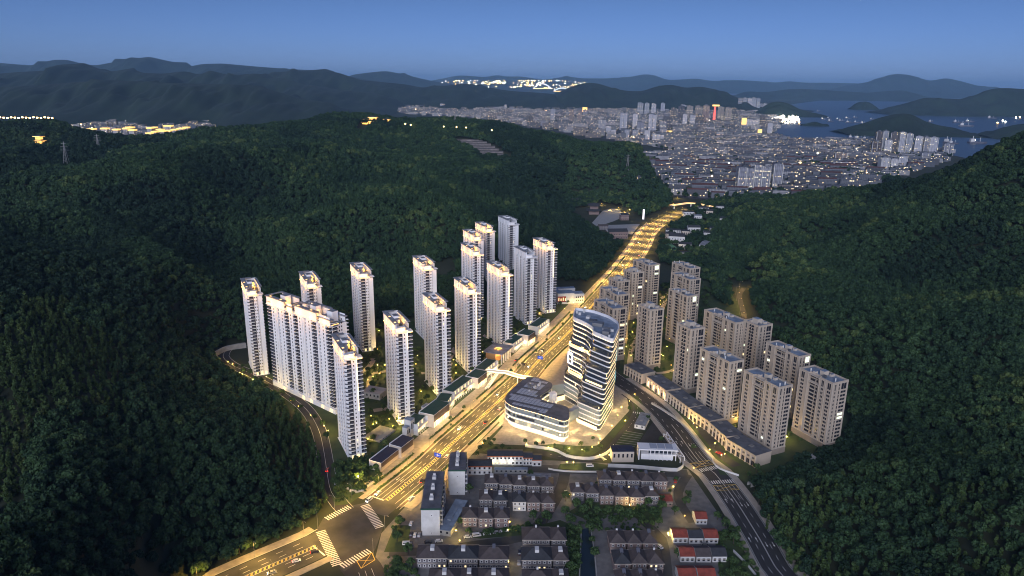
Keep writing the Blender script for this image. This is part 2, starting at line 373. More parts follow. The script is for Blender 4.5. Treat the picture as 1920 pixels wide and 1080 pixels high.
# clear strips (roads, cleared slopes) where no tree stands
SW_ARM = [g2(697, 960), g2(655, 990), g2(597, 1022), g2(477, 1075), g2(380, 1120), g2(335, 1141)]
PATH_UP = [at(1388, 592, 640), at(1396, 555, 700), at(1404, 530, 750), at(1397, 500, 810), at(1394, 482, 850), at(1402, 472, 880)]
TERR_CLEAR = [at(835,243,1900), at(880,262,1800), at(910,285,1700), at(965,278,1720), at(925,255,1850), at(870,240,1920)]
BARE = [[at(660,262,1880), at(672,236,2000), at(700,232,2050), at(690,250,1950)], [at(780,520,930)[:2], at(850,515,960)[:2], at(860,550,890)[:2], at(790,560,860)[:2]],
        [g2(1330,540), g2(1370,520), g2(1395,560), g2(1385,590), g2(1345,575)]]
rng = np.random.RandomState(11)
def scatter(y0, y1, sp):
    out = []
    y = y0
    while y < y1:
        hw = .86 * y + 60; n = int(2 * hw / sp); x = -hw + (np.arange(n) + rng.rand(n)) * sp; out.append(np.column_stack([x, y + rng.rand(n) * sp])); y += sp
    return np.concatenate(out)
pts = np.concatenate([scatter(170, 520, 4.7), scatter(520, 850, 5.4), scatter(850, 1400, 7.0), scatter(1400, 2450, 9.5)])
SCL = np.where(pts[:, 1] < 520, 1.0, np.where(pts[:, 1] < 850, 1.12, np.where(pts[:, 1] < 1400, 1.4, 1.9)))
keep = ~inpoly(pts, VALLEY)
keep &= dist_poly(pts, SW_ARM, False) > 18
keep &= dist_poly(pts, [p[:2] for p in PATH_UP], False) > 13
keep &= ~inpoly(pts, [p[:2] for p in TERR_CLEAR])
for b_ in BARE: keep &= ~inpoly(pts, [p[:2] for p in b_])
pts, SCL = pts[keep], SCL[keep]
zz = height(pts); ok = (zz > .25) | (dist_poly(pts, VALLEY) < 60); pts, SCL, zz = pts[ok], SCL[ok], zz[ok]
v_ = np.column_stack([pts, zz + 4]) - np.array([0, 0, CAMH]); k_ = v_ @ _f
px_ = 960 + FPX * (v_ @ _r) / k_; py_ = 540 - FPX * (v_ @ _u) / k_
infr = (px_ > -260) & (px_ < 2180) & (py_ < 1230); pts, SCL, zz, px_, py_, k_ = pts[infr], SCL[infr], zz[infr], px_[infr], py_[infr], k_[infr]
# kinds: bamboo groves low on both slopes, dark evergreens in patches
grove = _noise(pts, .02, 9) + .6 * _noise(pts, .05, 10)
bam = ((px_ < 620) & (py_ > 520) & (grove > .6)) | ((px_ > 1420) & (py_ > 840) & (grove > .3) & (rng.rand(len(pts)) < .6)) | ((px_ > 40) & (px_ < 420) & (py_ > 560) & (py_ < 720) & (grove > -.25))
drk = (_noise(pts, .013, 14) > .35) & ~bam
kind = np.where(bam, NB + ND + rng.randint(0, NBB, len(pts)), np.where(drk, NB + rng.randint(0, ND, len(pts)), rng.randint(0, NB, len(pts))))
sc_ = SCL * (0.72 + .62 * rng.rand(len(pts)) ** 1.6)
rot = rng.rand(len(pts)) * 6.283
seen = (px_ > 0) & (px_ < 1920) & (py_ < 1080)
order = np.argsort(np.where(seen, np.hypot(np.hypot(pts[:, 0], pts[:, 1]), CAMH - zz) / sc_, 1e9))
NTREE = 200
single = np.zeros(len(pts), bool); single[order[:NTREE]] = True
def tree(name, label, crown, trunk, loc, s=1.0, rz=0.0, group=None, cat='tree'):
    t = thing(name, label, cat, loc, rz, group); t.scale = (s, s, s)
    inst('crown', crown, t); inst('trunk', trunk, t); return t
for i in order[:NTREE]:
    left = px_[i] < 960
    k = kind[i]
    sp = 'broadleaf' if k < NB else ('dark evergreen' if k < NB + ND else 'yellow green bamboo')
    where = ('on the left slope above the junction' if py_[i] > 780 else 'on the left hillside beside the lane') if left else ('on the right slope beside the dark road' if px_[i] < 1620 else 'in the lower right corner of the wooded hill')
    tree({'broadleaf': 'broadleaf_tree', 'dark evergreen': 'evergreen_tree'}.get(sp, 'bamboo_clump'), f'{sp} {"clump" if k >= NB + ND else "tree"} {where}', KINDS[k], TRUNK[i % 2], (pts[i, 0], pts[i, 1], zz[i]), sc_[i], rot[i],
         f'{sp} trees {where}')
def gn_scatter(name, P, S, Rz, K, meshes, m_index_count):
    me = bpy.data.meshes.new(name); me.from_pydata(P.tolist(), [], [])
    for nm, ty, dat in (('sc', 'FLOAT', S), ('rz', 'FLOAT', Rz), ('kd', 'INT', K)):
        a = me.attributes.new(nm, ty, 'POINT'); a.data.foreach_set('value', np.ascontiguousarray(dat, dtype=np.float32 if ty == 'FLOAT' else np.int32))
    o = inst(name, me)
    c = bpy.data.collections.new(name + '_sources')
    for i, mm in enumerate(meshes): c.objects.link(bpy.data.objects.new('s%02d' % i, mm))
    ng = bpy.data.node_groups.new(name, 'GeometryNodeTree'); ng.interface.new_socket('Geometry', in_out='INPUT', socket_type='NodeSocketGeometry'); ng.interface.new_socket('Geometry', in_out='OUTPUT', socket_type='NodeSocketGeometry')
    N = ng.nodes; gi = N.new('NodeGroupInput'); go = N.new('NodeGroupOutput'); ip = N.new('GeometryNodeInstanceOnPoints'); ci = N.new('GeometryNodeCollectionInfo')
    ci.inputs[0].default_value = c; ci.inputs[1].default_value = True; ci.inputs[2].default_value = True
    ip.inputs['Pick Instance'].default_value = True
    def attr(nm, ty):
        x = N.new('GeometryNodeInputNamedAttribute'); x.data_type = ty; x.inputs[0].default_value = nm; return x
    a1, a2, a3 = attr('sc', 'FLOAT'), attr('rz', 'FLOAT'), attr('kd', 'INT'); cx = N.new('ShaderNodeCombineXYZ')
    L = ng.links; L.new(a2.outputs[0], cx.inputs[2]); L.new(gi.outputs[0], ip.inputs['Points']); L.new(ci.outputs[0], ip.inputs['Instance'])
    L.new(a3.outputs[0], ip.inputs['Instance Index']); L.new(cx.outputs[0], ip.inputs['Rotation']); L.new(a1.outputs[0], ip.inputs['Scale']); L.new(ip.outputs[0], go.inputs[0])
    md = o.modifiers.new('scatter', 'NODES'); md.node_group = ng; return o
r_ = ~single
for nm, sel in (('left_hill_forest', r_ & (px_ < 1235) & (pts[:, 0] < 330)), ('right_hill_forest', r_ & ~((px_ < 1235) & (pts[:, 0] < 330)))):
    tag(gn_scatter('hillside_forest', np.column_stack([pts, zz - .4])[sel], sc_[sel], rot[sel], kind[sel], KINDS, len(KINDS)),
        'dense dusk forest covering the ' + ('left and central hills' if nm[0] == 'l' else 'right hill above the beige towers'), 'forest', kind='stuff')
print('trees', len(pts))

# ------------------------------------------------------------------ roads and ground sheets
def smooth(pts, step=8.0):
    P = [np.array(p[:2], float) for p in pts]; out = []
    for i in range(len(P) - 1):
        p0 = P[max(i - 1, 0)]; p1 = P[i]; p2 = P[i + 1]; p3 = P[min(i + 2, len(P) - 1)]; n = max(1, int(np.hypot(*(p2 - p1)) / step))
        for k in range(n):
            t = k / n; out.append(.5 * (2 * p1 + (p2 - p0) * t + (2 * p0 - 5 * p1 + 4 * p2 - p3) * t * t + (3 * p1 - p0 - 3 * p2 + p3) * t ** 3))
    out.append(P[-1]); return np.array(out)
class Path:
    def __init__(s, pts, step=8.0):
        s.p = smooth(pts, step); d = np.hypot(*np.diff(s.p, axis=0).T); s.s = np.concatenate([[0], np.cumsum(d)]); s.L = s.s[-1]
        t = np.gradient(s.p, axis=0); t /= np.hypot(*t.T)[:, None]; s.t = t; s.n = np.column_stack([-t[:, 1], t[:, 0]])
    def at(s, q, off=0.0):
        q = np.clip(q, 0, s.L); x = np.interp(q, s.s, s.p[:, 0]); y = np.interp(q, s.s, s.p[:, 1])
        nx = np.interp(q, s.s, s.n[:, 0]); ny = np.interp(q, s.s, s.n[:, 1]); l = math.hypot(nx, ny); return (x + off * nx / l, y + off * ny / l)
    def ang(s, q):
        a = s.at(q - 1); b = s.at(q + 1); return math.atan2(b[1] - a[1], b[0] - a[0])
    def near(s, x, y):
        i = np.argmin(np.hypot(s.p[:, 0] - x, s.p[:, 1] - y)); return s.s[i]
    def off(s, x, y):
        q = s.near(x, y); a = s.at(q); th = s.ang(q); return q, -(x - a[0]) * math.sin(th) + (y - a[1]) * math.cos(th)
def strip(b, path, o0, o1, z, s0=0, s1=None, m=0, step=8.0, h=0.0):
    s1 = path.L if s1 is None else s1; n = max(1, int((s1 - s0) / step)); q = [s0 + (s1 - s0) * k / n for k in range(n + 1)]
    f0 = (lambda t: o0) if not callable(o0) else o0; f1 = (lambda t: o1) if not callable(o1) else o1
    A = [path.at(t, f0(t)) for t in q]; B = [path.at(t, f1(t)) for t in q]
    for k in range(n):
        b.face([(*B[k], z), (*A[k], z), (*A[k + 1], z), (*B[k + 1], z)] if f1(q[k]) > f0(q[k]) else [(*A[k], z), (*B[k], z), (*B[k + 1], z), (*A[k + 1], z)], m)
        if h:
            b.face([(*A[k], z - h), (*A[k], z), (*A[k + 1], z), (*A[k + 1], z - h)], m); b.face([(*B[k], z - h), (*B[k], z), (*B[k + 1], z), (*B[k + 1], z - h)], m)
def dashes(b, path, off, z, s0, s1, ln=4.0, gap=6.0, w=.22, m=0):
    s = s0
    while s + ln < s1: strip(b, path, off - w / 2, off + w / 2, z, s, s + ln, m, 5); s += ln + gap
def zebra(b, c0, c1, wdt, z, bar=.75, gap=.85, m=0):
    c0, c1 = np.array(c0), np.array(c1); d = c1 - c0; L = np.hypot(*d); d /= L; n = np.array([-d[1], d[0]]) * wdt / 2; q = 0
    while q + bar < L:
        a = c0 + d * q; e = c0 + d * (q + bar); b.face([(*(a - n), z), (*(e - n), z), (*(e + n), z), (*(a + n), z)], m); q += bar + gap
MED = [g2(*p) for p in [(697.5,960),(801,876),(845,834),(904,781),(952,736),(978,712),(1013,673),(1071,618),(1132,548),(1175,498),(1201,460),(1213,437),(1232,420),(1262,404)]] + [(375, 1490), (430, 1580), (480, 1700)]
MAIN = Path(MED); SWP = Path([(SW_ARM[1][0] - 6, SW_ARM[1][1] - 6)] + SW_ARM[2:])
NWP = Path([g2(648,957),g2(622,925),g2(613,885),g2(607,845),g2(596,802),g2(570,763),g2(520,727),g2(470,700),g2(436,685),g2(418,668),g2(430,652),g2(462,645)])
SEP = Path([g2(668,1052),g2(690,1085),(-70,295),(-60,270)])
RD2 = Path([g2(*p) for p in [(1100,668),(1128,690),(1160,714),(1200,741),(1236,770),(1266,805),(1290,838),(1313,868),(1337,884),(1380,940),(1430,1020),(1465,1078)]] + [(158, 300), (165, 270)])
def _w2(s):  # half width of the second road
    return 7.2
b = MB()
# under-sheets
b.sheet([g2(*p) for p in [(435,690),(470,712),(520,742),(577,795),(600,850),(610,930),(655,945),(740,880),(900,730),(1045,600),(1075,560),(1040,530),(900,545),(780,585),(640,640),(560,655)]], .03)
tag(b.build('lawn', M['lawn']), kind='structure')
b = MB()
b.sheet([g2(*p) for p in [(1160,700),(1200,735),(1262,790),(1330,862),(1400,905),(1470,880),(1560,840),(1590,790),(1510,690),(1440,610),(1330,520),(1230,560),(1170,620)]], .03)
tag(b.build('lawn', M['lawn']), kind='structure')
b = MB()
b.sheet([g2(*p) for p in [(715,1000),(800,905),(830,868),(900,850),(1010,862),(1130,868),(1290,880),(1345,960),(1420,1080)]] + [(150, 240), (-70, 240)], .03)
tag(b.build('village_yard', M['pave_dark']), kind='structure')
# office forecourt
b = MB(); b.sheet([g2(*p) for p in [(905,812),(940,775),(985,720),(1050,655),(1075,635),(1150,690),(1170,712),(1180,770),(1120,835),(1040,845),(985,835),(900,832)]], .045)
tag(b.build('office_plaza', M['pave_warm']), kind='structure')
# carriageways
b = MB(); strip(b, MAIN, -10.6, 10.6, .07); tag(b.build('main_road', M['asphalt']), kind='structure')
b = MB(); strip(b, SWP, -11.5, 11.5, .066); tag(b.build('main_road', M['asphalt']), kind='structure')
b = MB(); b.sheet([g2(*p) for p in [(650,950),(684,943),(718,990),(703,1032),(645,1072),(590,1000),(606,972)]], .074); tag(b.build('junction', M['asphalt']), kind='structure')
b = MB(); strip(b, NWP, -5, 5, .062); tag(b.build('lane', M['asphalt_new']), kind='structure')
b = MB(); strip(b, SEP, -10, 10, .058); tag(b.build('side_road', M['asphalt_new']), kind='structure')
b = MB(); strip(b, RD2, -8.6, 8.6, .062); tag(b.build('second_road', M['asphalt_new']), kind='structure')
# cycle tracks and pavements beside the main road
jL = 10
b = MB()
for sgn in (1, -1):
    strip(b, MAIN, sgn * 13.2, sgn * 17.0, .055, 8 if sgn > 0 else 14, 1000)
tag(b.build('cycle_track', M['pave']), kind='structure')
b = MB(); strip(b, MAIN, 17.0, lambda s: 24 if s < 60 else 27.5, .20, 14, 470, h=.2); strip(b, SWP, -18, -12.6, .2, 6, h=.2); strip(b, MAIN, 17.0, 20, .2, 470, 1000, h=.2); strip(b, MAIN, -20, -17, .2, 12, 170, h=.2)
strip(b, SWP, 12.6, 17, .2, 14, h=.2)
tag(b.build('promenade', M['pave_warm']), kind='structure')
b = MB()
for sgn in (1, -1):
    strip(b, MAIN, sgn * 10.6, sgn * 10.9, .17, 10, 1100, h=.16); strip(b, MAIN, sgn * 12.9, sgn * 13.2, .17, 10, 1000, h=.16)
strip(b, RD2, 8.6, 8.9, .17, 60, h=.15); strip(b, RD2, -8.9, -8.6, .17, 0, h=.15); strip(b, NWP, 5, 5.3, .17, 0, h=.15); strip(b, NWP, -5.3, -5, .17, 0, h=.15)
strip(b, SWP, -12.6, -12.2, .17, 4, h=.15)
tag(b.build('kerb', M['kerb']), kind='structure')
b = MB(); strip(b, RD2, 8.9, 13.0, .15, 60, h=.15); strip(b, RD2, -12.5, -8.9, .15, 30, h=.15); tag(b.build('pavement', M['pave']), kind='structure')
b = MB()
for sgn in (1, -1): strip(b, MAIN, sgn * 10.9, sgn * 12.9, .12, 12, 1000)
tag(b.build('planting_strip', M['soil']), kind='structure')
# painted markings
b = MB(); zm = .082
dashes(b, MAIN, 3.7, zm, 60, 1100); dashes(b, MAIN, 7.0, zm, 60, 1100); dashes(b, MAIN, -3.7, zm, 24, 1100); dashes(b, MAIN, -7.0, zm, 90, 1100)
for o in (1.35, -1.35, 10.2, -10.2): strip(b, MAIN, o - .1, o + .1, zm, 14, 1150)
strip(b, MAIN, 3.6, 3.8, zm, 14, 58); strip(b, MAIN, 6.9, 7.1, zm, 14, 58); strip(b, MAIN, -6.9, -7.1, zm, 14, 80)
for o in (3.7, 7.2, -4, -8): dashes(b, SWP, o, zm - .004, 20, SWP.L)
for o in (1.3, -1.3): strip(b, SWP, o - .1, o + .1, zm - .004, 14)
b.face([(*MAIN.at(13, 1.5), zm), (*MAIN.at(13.8, 1.5), zm), (*MAIN.at(13.8, 10.3), zm), (*MAIN.at(13, 10.3), zm)])
b.face([(*SWP.at(15, -1.5), zm), (*SWP.at(15.8, -1.5), zm), (*SWP.at(15.8, 10.8), zm), (*SWP.at(15, 10.8), zm)])
zebra(b, g2(684,947), g2(713,990), 5.5, zm); zebra(b, g2(612,973), g2(656,950), 4.5, zm); zebra(b, g2(601,996), g2(634,1063), 5.5, zm); zebra(b, g2(640,1062), g2(696,1031), 5, zm)
for o in (0.2, 3.6, 7.2): strip(b, SEP, o - 3 - .1, o - 3 + .1, zm, 10)
for o, l in ((0.15, 0), (-.15, 0)): strip(b, RD2, o - .08, o + .08, zm - .01, 150)
for o in (7.9, -7.9): strip(b, RD2, o - .1, o + .1, zm - .01, 20)
q2 = RD2.near(*g2(1320,880)); q3 = RD2.near(*g2(1335,895))
for s0, s1 in ((10, q2 - 30), (q3 + 22, RD2.L)):
    dashes(b, RD2, 4, zm - .01, s0, s1); dashes(b, RD2, -4, zm - .01, s0, s1)
for s0 in (q2 - 28, q3 + 10):
    for o in (2.6, 5.2, -2.6, -5.2): strip(b, RD2, o - .09, o + .09, zm - .01, s0, s0 + 18)
zebra(b, RD2.at(q2 - 4, 8.2), RD2.at(q2 - 4, -8.2), 4, zm - .01); zebra(b, RD2.at(q3 + 6, 8.2), RD2.at(q3 + 6, -8.2), 4, zm - .01)
strip(b, NWP, -.1, .1, zm - .01, 16)
for s_ in list(range(40, 330, 42)):                                                  # lane arrows
    for o in (5.3, 8.7, -5.3):
        a0 = MAIN.at(s_, o); th = MAIN.ang(s_) + (math.pi if o > 0 else 0); c_, n_ = math.cos(th), math.sin(th)
        def T(x, y): return (a0[0] + x * c_ - y * n_, a0[1] + x * n_ + y * c_, zm)
        if s_ % 84 == 40: b.face([T(0, -.12), T(2.6, -.12), T(2.6, .12), T(0, .12)]); b.face([T(2.6, -.5), T(4.2, 0), T(2.6, .5)])
for s_ in (q2 - 40, q3 + 30, q3 + 70):
    for o in (-2, -6, 2, 6):
        a0 = RD2.at(s_, o); th = RD2.ang(s_) + (0 if o > 0 else math.pi); c_, n_ = math.cos(th), math.sin(th); zq = zm - .01
        def T(x, y): return (a0[0] + x * c_ - y * n_, a0[1] + x * n_ + y * c_, zq)
        b.face([T(0, -.15), T(3, -.15), T(3, .15), T(0, .15)]); b.face([T(3, -.6), T(4.6, 0), T(3, .6)])
tag(b.build('road_markings', M['paint']), kind='structure')
b = MB(); s = 14
while s < 700:                                                                      # hatched median band
    a, c = MAIN.at(s, -.9), MAIN.at(s + 1.1, -.9); d, e = MAIN.at(s + 2.0, .9), MAIN.at(s + .9, .9); b.face([(*a, zm), (*c, zm), (*d, zm), (*e, zm)]); s += 2.4
s = 14
while s < SWP.L - 4:
    a, c = SWP.at(s, -.9), SWP.at(s + 1.1, -.9); d, e = SWP.at(s + 2.0, .9), SWP.at(s + .9, .9); b.face([(*a, zm), (*c, zm), (*d, zm), (*e, zm)]); s += 2.4
bx = [g2(669,1052), g2(697,1036), g2(703,1050), g2(677,1066)]
for i in range(4):
    p, q = np.array(bx[i]), np.array(bx[(i + 1) % 4]); d = (q - p) / np.hypot(*(q - p)); n = np.array([-d[1], d[0]]) * .18; b.face([(*(p - n), zm), (*(q - n), zm), (*(q + n), zm), (*(p + n), zm)])
for i in range(2):
    p, q = np.array(bx[i]), np.array(bx[i + 2]); d = (q - p) / np.hypot(*(q - p)); n = np.array([-d[1], d[0]]) * .12; zz_ = zm + .004 * (i + 1); b.face([(*(p - n), zz_), (*(q - n), zz_), (*(q + n), zz_), (*(p + n), zz_)])
for qq in (q2 - 11, q3 + 13):
    c4 = [RD2.at(qq - 3, 7.5), RD2.at(qq - 3, -7.5), RD2.at(qq + 3, -7.5), RD2.at(qq + 3, 7.5)]
    for k, (i, j) in enumerate(((0, 1), (1, 2), (2, 3), (3, 0), (0, 2), (1, 3))):
        p, q = np.array(c4[i]), np.array(c4[j]); d = (q - p) / np.hypot(*(q - p)); n = np.array([-d[1], d[0]]) * .15; zz_ = zm + .004 * k; b.face([(*(p - n), zz_), (*(q - n), zz_), (*(q + n), zz_), (*(p + n), zz_)])
tag(b.build('yellow_markings', M['paint_y']), kind='structure')
# estate paths, village lanes, ramp, parking
b = MB()
for pl, w, m, z in (([(455,690),(480,704),(530,738),(585,775)], 2.2, 0, .06), ([(690,735),(700,700),(745,690),(760,640)], 2.5, 0, .06), ([(700,770),(735,765),(780,800)], 3, 0, .06), ([(640,720),(690,690),(700,672)], 2.5, 0, .064),
                   ([(790,700),(830,690),(860,640)], 2.5, 0, .06), ([(890,650),(915,625),(960,600)], 2.2, 0, .06), ([(1010,590),(1040,575)], 3, 0, .06), ([(850,720),(840,700),(845,680)], 2, 0, .06),
                   ([(1180,690),(1190,640),(1230,600),(1250,560)], 2.5, 0, .06), ([(1230,700),(1270,690),(1300,640)], 2.2, 0, .06), ([(1240,560),(1262,545),(1300,540)], 2.2, 0, .064), ([(1390,760),(1410,790),(1470,820)], 2.5, 0, .06)):
    p_ = Path([g2(*p) for p in pl]); strip(b, p_, -w, w, z)
tag(b.build('garden_path', M['pave']), kind='structure')
b = MB()
for pl, w, z in (([(730,1036),(820,1032),(900,1020),(980,1008),(1010,985),(1050,920),(1060,880)], 3.6, .05), ([(1000,1000),(1020,1040),(1020,1080)], 4, .054), ([(1105,955),(1180,955),(1215,985),(1240,1010),(1250,1080)], 3.2, .05), ([(870,868),(1000,878),(1290,888)], 5, .058), ([(1290,890),(1270,930),(1300,980)], 3, .054)):
    p_ = Path([g2(*p) for p in pl]); strip(b, p_, -w, w, z)
tag(b.build('village_lane', M['asphalt']), kind='structure')
b = MB(); p_ = Path([g2(*p) for p in [(1172,738),(1190,750),(1196,772),(1180,800),(1150,838),(1130,858),(1090,862),(1045,855),(1000,845)]]); strip(b, p_, -4, 4, .056); tag(b.build('office_ring_road', M['asphalt_new']), kind='structure')
RING = p_
b = MB(); dashes(b, RING, 0, .068, 4, RING.L - 10, 2, 4, .15); zebra(b, RING.at(38, 3.6), RING.at(38, -3.6), 2.6, .068); zebra(b, RING.at(118, 3.6), RING.at(118, -3.6), 2.6, .068); tag(b.build('road_markings', M['paint']), kind='structure')
b = MB(); b.sheet([g2(*p) for p in [(1226,788),(1258,826),(1262,840),(1185,850)]], .05); tag(b.build('ramp_yard', M['asphalt_new']), kind='structure')
b = MB(); strip(b, RD2, 16.0, 23.5, .052, RD2.near(*g2(1235,760)), RD2.near(*g2(1345,880))); tag(b.build('frontage_lane', M['asphalt_new']), kind='structure')
b = MB()
for pl in ([(1186,745),(1196,742),(1212,770),(1196,800),(1192,770)], [(985,838),(1040,832),(1082,836),(1118,836),(1130,842),(1105,856),(1060,856),(1020,845)], [(1142,815),(1172,778),(1180,785),(1150,822)],
           [(905,845),(930,832),(960,838),(975,850),(920,856)], [(895,832),(935,790),(943,800),(912,835)], [(1045,880),(1050,870),(1115,868),(1140,872),(1135,884)], [(1350,890),(1340,868),(1345,858),(1380,880),(1370,892)], [(1290,800),(1300,812),(1330,846),(1322,850)],
           [(628,948),(618,920),(622,870),(690,880),(720,890),(690,920),(655,945)]):
    b.sheet([g2(*p) for p in pl], .066)
tag(b.build('lawn_bed', M['lawn']), kind='structure')
for pl, h in (([(900,1010),(990,1003),(1000,990),(960,985),(870,1005)], .056), ([(1065,960),(1100,975),(1165,960),(1225,985),(1235,962),(1210,945),(1110,935)], .056), ([(1190,1000),(1200,990),(1240,1020),(1230,1040)], .056), ([(720,1035),(740,985),(770,985),(765,1035)], .056), ([(1340,1010),(1365,990),(1410,1060),(1420,1090),(1350,1085)], .056), ([(1010,985),(1050,975),(1085,990),(1090,1085),(1065,1085),(1060,1010)], .056)):
    b = MB(); b.sheet([g2(*p) for p in pl], h); tag(b.build('grass_verge', M['lawn']), kind='structure')
b = MB(); b.sheet([g2(*p) for p in [(1091,992),(1106,990),(1114,1040),(1118,1095),(1088,1095)]], .07); tag(b.build('canal_water', mat('canal_water', (.02, .03, .035), .15)), kind='structure')
b = MB()
for o in ([(1090,990),(1086,1095)], [(1107,988),(1115,1040),(1120,1095)]): p_ = Path([g2(*p) for p in o]); strip(b, p_, -.3, .3, .5, h=.5)
tag(b.build('canal_bank', M['concrete']), kind='structure')
# hedges along the main road
def hedge(path, off, s0, s1, h, label, w=1.3, seed=0):
    r = random.Random(seed); v, f = [], []; n = int((s1 - s0) * 26)
    for k in range(n):
        q = r.uniform(s0, s1); o = off + r.uniform(-w / 2, w / 2); x, y = path.at(q, o); z = .1 + h * r.uniform(.15, 1); a = Vector((r.gauss(0, .6), r.gauss(0, .6), 1)).normalized(); u_ = a.orthogonal().normalized(); w_ = a.cross(u_); s_ = r.uniform(.2, .5); c = Vector((x, y, z)); i = len(v)
        v += [tuple(c + u_ * s_), tuple(c + w_ * s_), tuple(c - u_ * s_), tuple(c - w_ * s_)]; f.append((i, i + 1, i + 2, i + 3))
    me = bpy.data.meshes.new('hedge'); me.from_pydata(v, [], f); me.materials.append(M['leaf_g']); return tag(inst('hedge', me), label, 'hedge', 'hedges along the main road')
hl = [(20, 75), (90, 150), (165, 230), (245, 320), (335, 430), (450, 560), (580, 720)]
for i, (s0, s1) in enumerate(hl):
    side = ['by the junction', 'beside the navy roofed shops', 'beside the green roofed shops', 'before the footbridge', 'beyond the gate pavilion', 'below the bare slope', 'on the far bend'][i]
    hedge(MAIN, 11.9, s0, s1, 1.0, 'clipped hedge on the left verge ' + side, seed=i); hedge(MAIN, -11.9, s0 + 8, s1, .9, 'clipped hedge on the right verge ' + side, seed=30 + i)
    if i < 5: hedge(MAIN, 17.6, s0 + 4, s1 - 4, 1.1, 'hedge between promenade and cycle track ' + side, seed=60 + i)

# street lamps along the main road (lit)
def lamp_light(parent, x, y, z, power, col=(1, .58, .11), size=.3, spot=None):
    d = bpy.data.lights.new('lamp_light', 'SPOT' if spot else 'POINT'); d.energy = power; d.color = col; d.shadow_soft_size = size
    if spot: d.spot_size = R(spot); d.spot_blend = .5
    o = bpy.data.objects.new('lamp_light', d); COL.objects.link(o); o.parent = parent; o.location = (x, y, z); return o
pole_me = MB(); pole_me.tube([(0, 0, 0), (0, 0, 10.5)], .13, 0, 6, .07); pole_me = pole_me.mesh('pole', M['metal_grey'])
arm_me = MB(); arm_me.tube([(0, 0, 10.3), (0, -1.2, 10.9), (0, -2.6, 11.0)], .06, 0, 5); arm_me = arm_me.mesh('arm', M['metal_grey'])
head_me = MB(); head_me.box(-.16, .16, -3.3, -2.5, 10.88, 11.04, 0, True); head_me.box(-.13, .13, -3.25, -2.55, 10.84, 10.875, 1, True); head_me = head_me.mesh('lamp_head', [M['metal_grey'], M['lamp_glow']])
LAMPW = 17500
def street_lamp(x, y, rz, label, group, power=LAMPW, two=False):
    t = thing('street_lamp', label, 'street lamp', (x, y, 0), rz, group); inst('pole', pole_me, t); inst('arm', arm_me, t); inst('lamp_head', head_me, t)
    lamp_light(t, 0, -2.9, 10.7, power, spot=158, size=.5)
    return t
k = 0
for s in list(np.arange(22, 560, 31)) + list(np.arange(570, 1180, 48)):
    th = MAIN.ang(s); pw = LAMPW * (1.0 if s < 565 else 1.7)
    for sgn in (1, -1):
        x, y = MAIN.at(s, sgn * 11.6); q = ('beside the promenade' if s < 440 else 'on the far bend') if sgn > 0 else ('on the office side' if s < 440 else 'on the far right verge')
        street_lamp(x, y, th + (0 if sgn > 0 else math.pi), 'tall single arm street lamp ' + q + ' of the main road', 'street lamps ' + q, pw)
for (jx, jy), a_ in ((g2(660, 938), -120), (g2(722, 996), 60), (g2(596, 990), 215), (g2(700, 1040), 10), (g2(628, 960), 250)): street_lamp(jx, jy, R(a_), 'tall street lamp at a corner of the junction', 'street lamps at the junction', LAMPW * .4)
for s in np.arange(14, SWP.L - 5, 30):
    th = SWP.ang(s)
    for sgn in (1, -1):
        x, y = SWP.at(s, sgn * 12.4); street_lamp(x, y, th + (0 if sgn > 0 else math.pi), 'tall street lamp on the road left of the junction, ' + ('village' if sgn > 0 else 'hill') + ' side', 'street lamps left of the junction', LAMPW * .7)

# ------------------------------------------------------------------ residential towers
RNG = random.Random(4)
def rr_corner(x0, y0, x1, y1, r, n=4):  # rectangle with the corner (x0, y0) rounded
    out = [(x1, y1), (x0, y1)]
    for k in range(n + 1):
        a = math.pi + (math.pi / 2) * k / n; out.append((x0 + r + r * math.cos(a), y0 + r + r * math.sin(a)))
    out.append((x1, y0)); return out
FLH = 2.88; NFL = 25
_cache = {}
def cached(key, fn):
    if key not in _cache: _cache[key] = fn()
    return _cache[key]
def railing_mesh(w, d, rl, rright):  # one balcony: white slab edge, glass railing, dark opening behind
    def mk():
        b = MB(); po = rr_corner(-w / 2, -d, w / 2, 0, rl if rl else .05)
        b.prism(po, 0, .42, 0, bottom=True)
        pi = rr_corner(-w / 2 + .12, -d + .12, w / 2 - .12, -.02, max(rl - .12, .05) if rl else .05); b.prism(pi, .42, 1.35, 1, top=False)
        return b.mesh('balcony', [M['white_slab'], M['glass_rail']])
    return cached(('rail', w, d, rl), mk)
def win_mesh(w, h, lit=None, frame=.12, fm='white_slab', proud=.10):
    def mk():
        b = MB(); f = frame
        b.box(-w / 2, w / 2, -proud, 0, -.02, .0 + f, 0, True); b.box(-w / 2, w / 2, -proud, 0, h - f, h, 0, True)
        b.box(-w / 2, -w / 2 + f, -proud, 0, f, h - f, 0); b.box(w / 2 - f, w / 2, -proud, 0, f, h - f, 0)
        if w > 1.6: b.box(-.05, .05, -proud + .01, 0, f, h - f, 0)
        y = -.04; b.face([(-w / 2 + f, y, f), (w / 2 - f, y, f), (w / 2 - f, y, h - f), (-w / 2 + f, y, h - f)], 1)
        return b.mesh('window', [M[fm], M['lit_' + lit] if lit else M['glass_dark']])
    return cached(('win', w, h, lit, frame, fm, proud), mk)
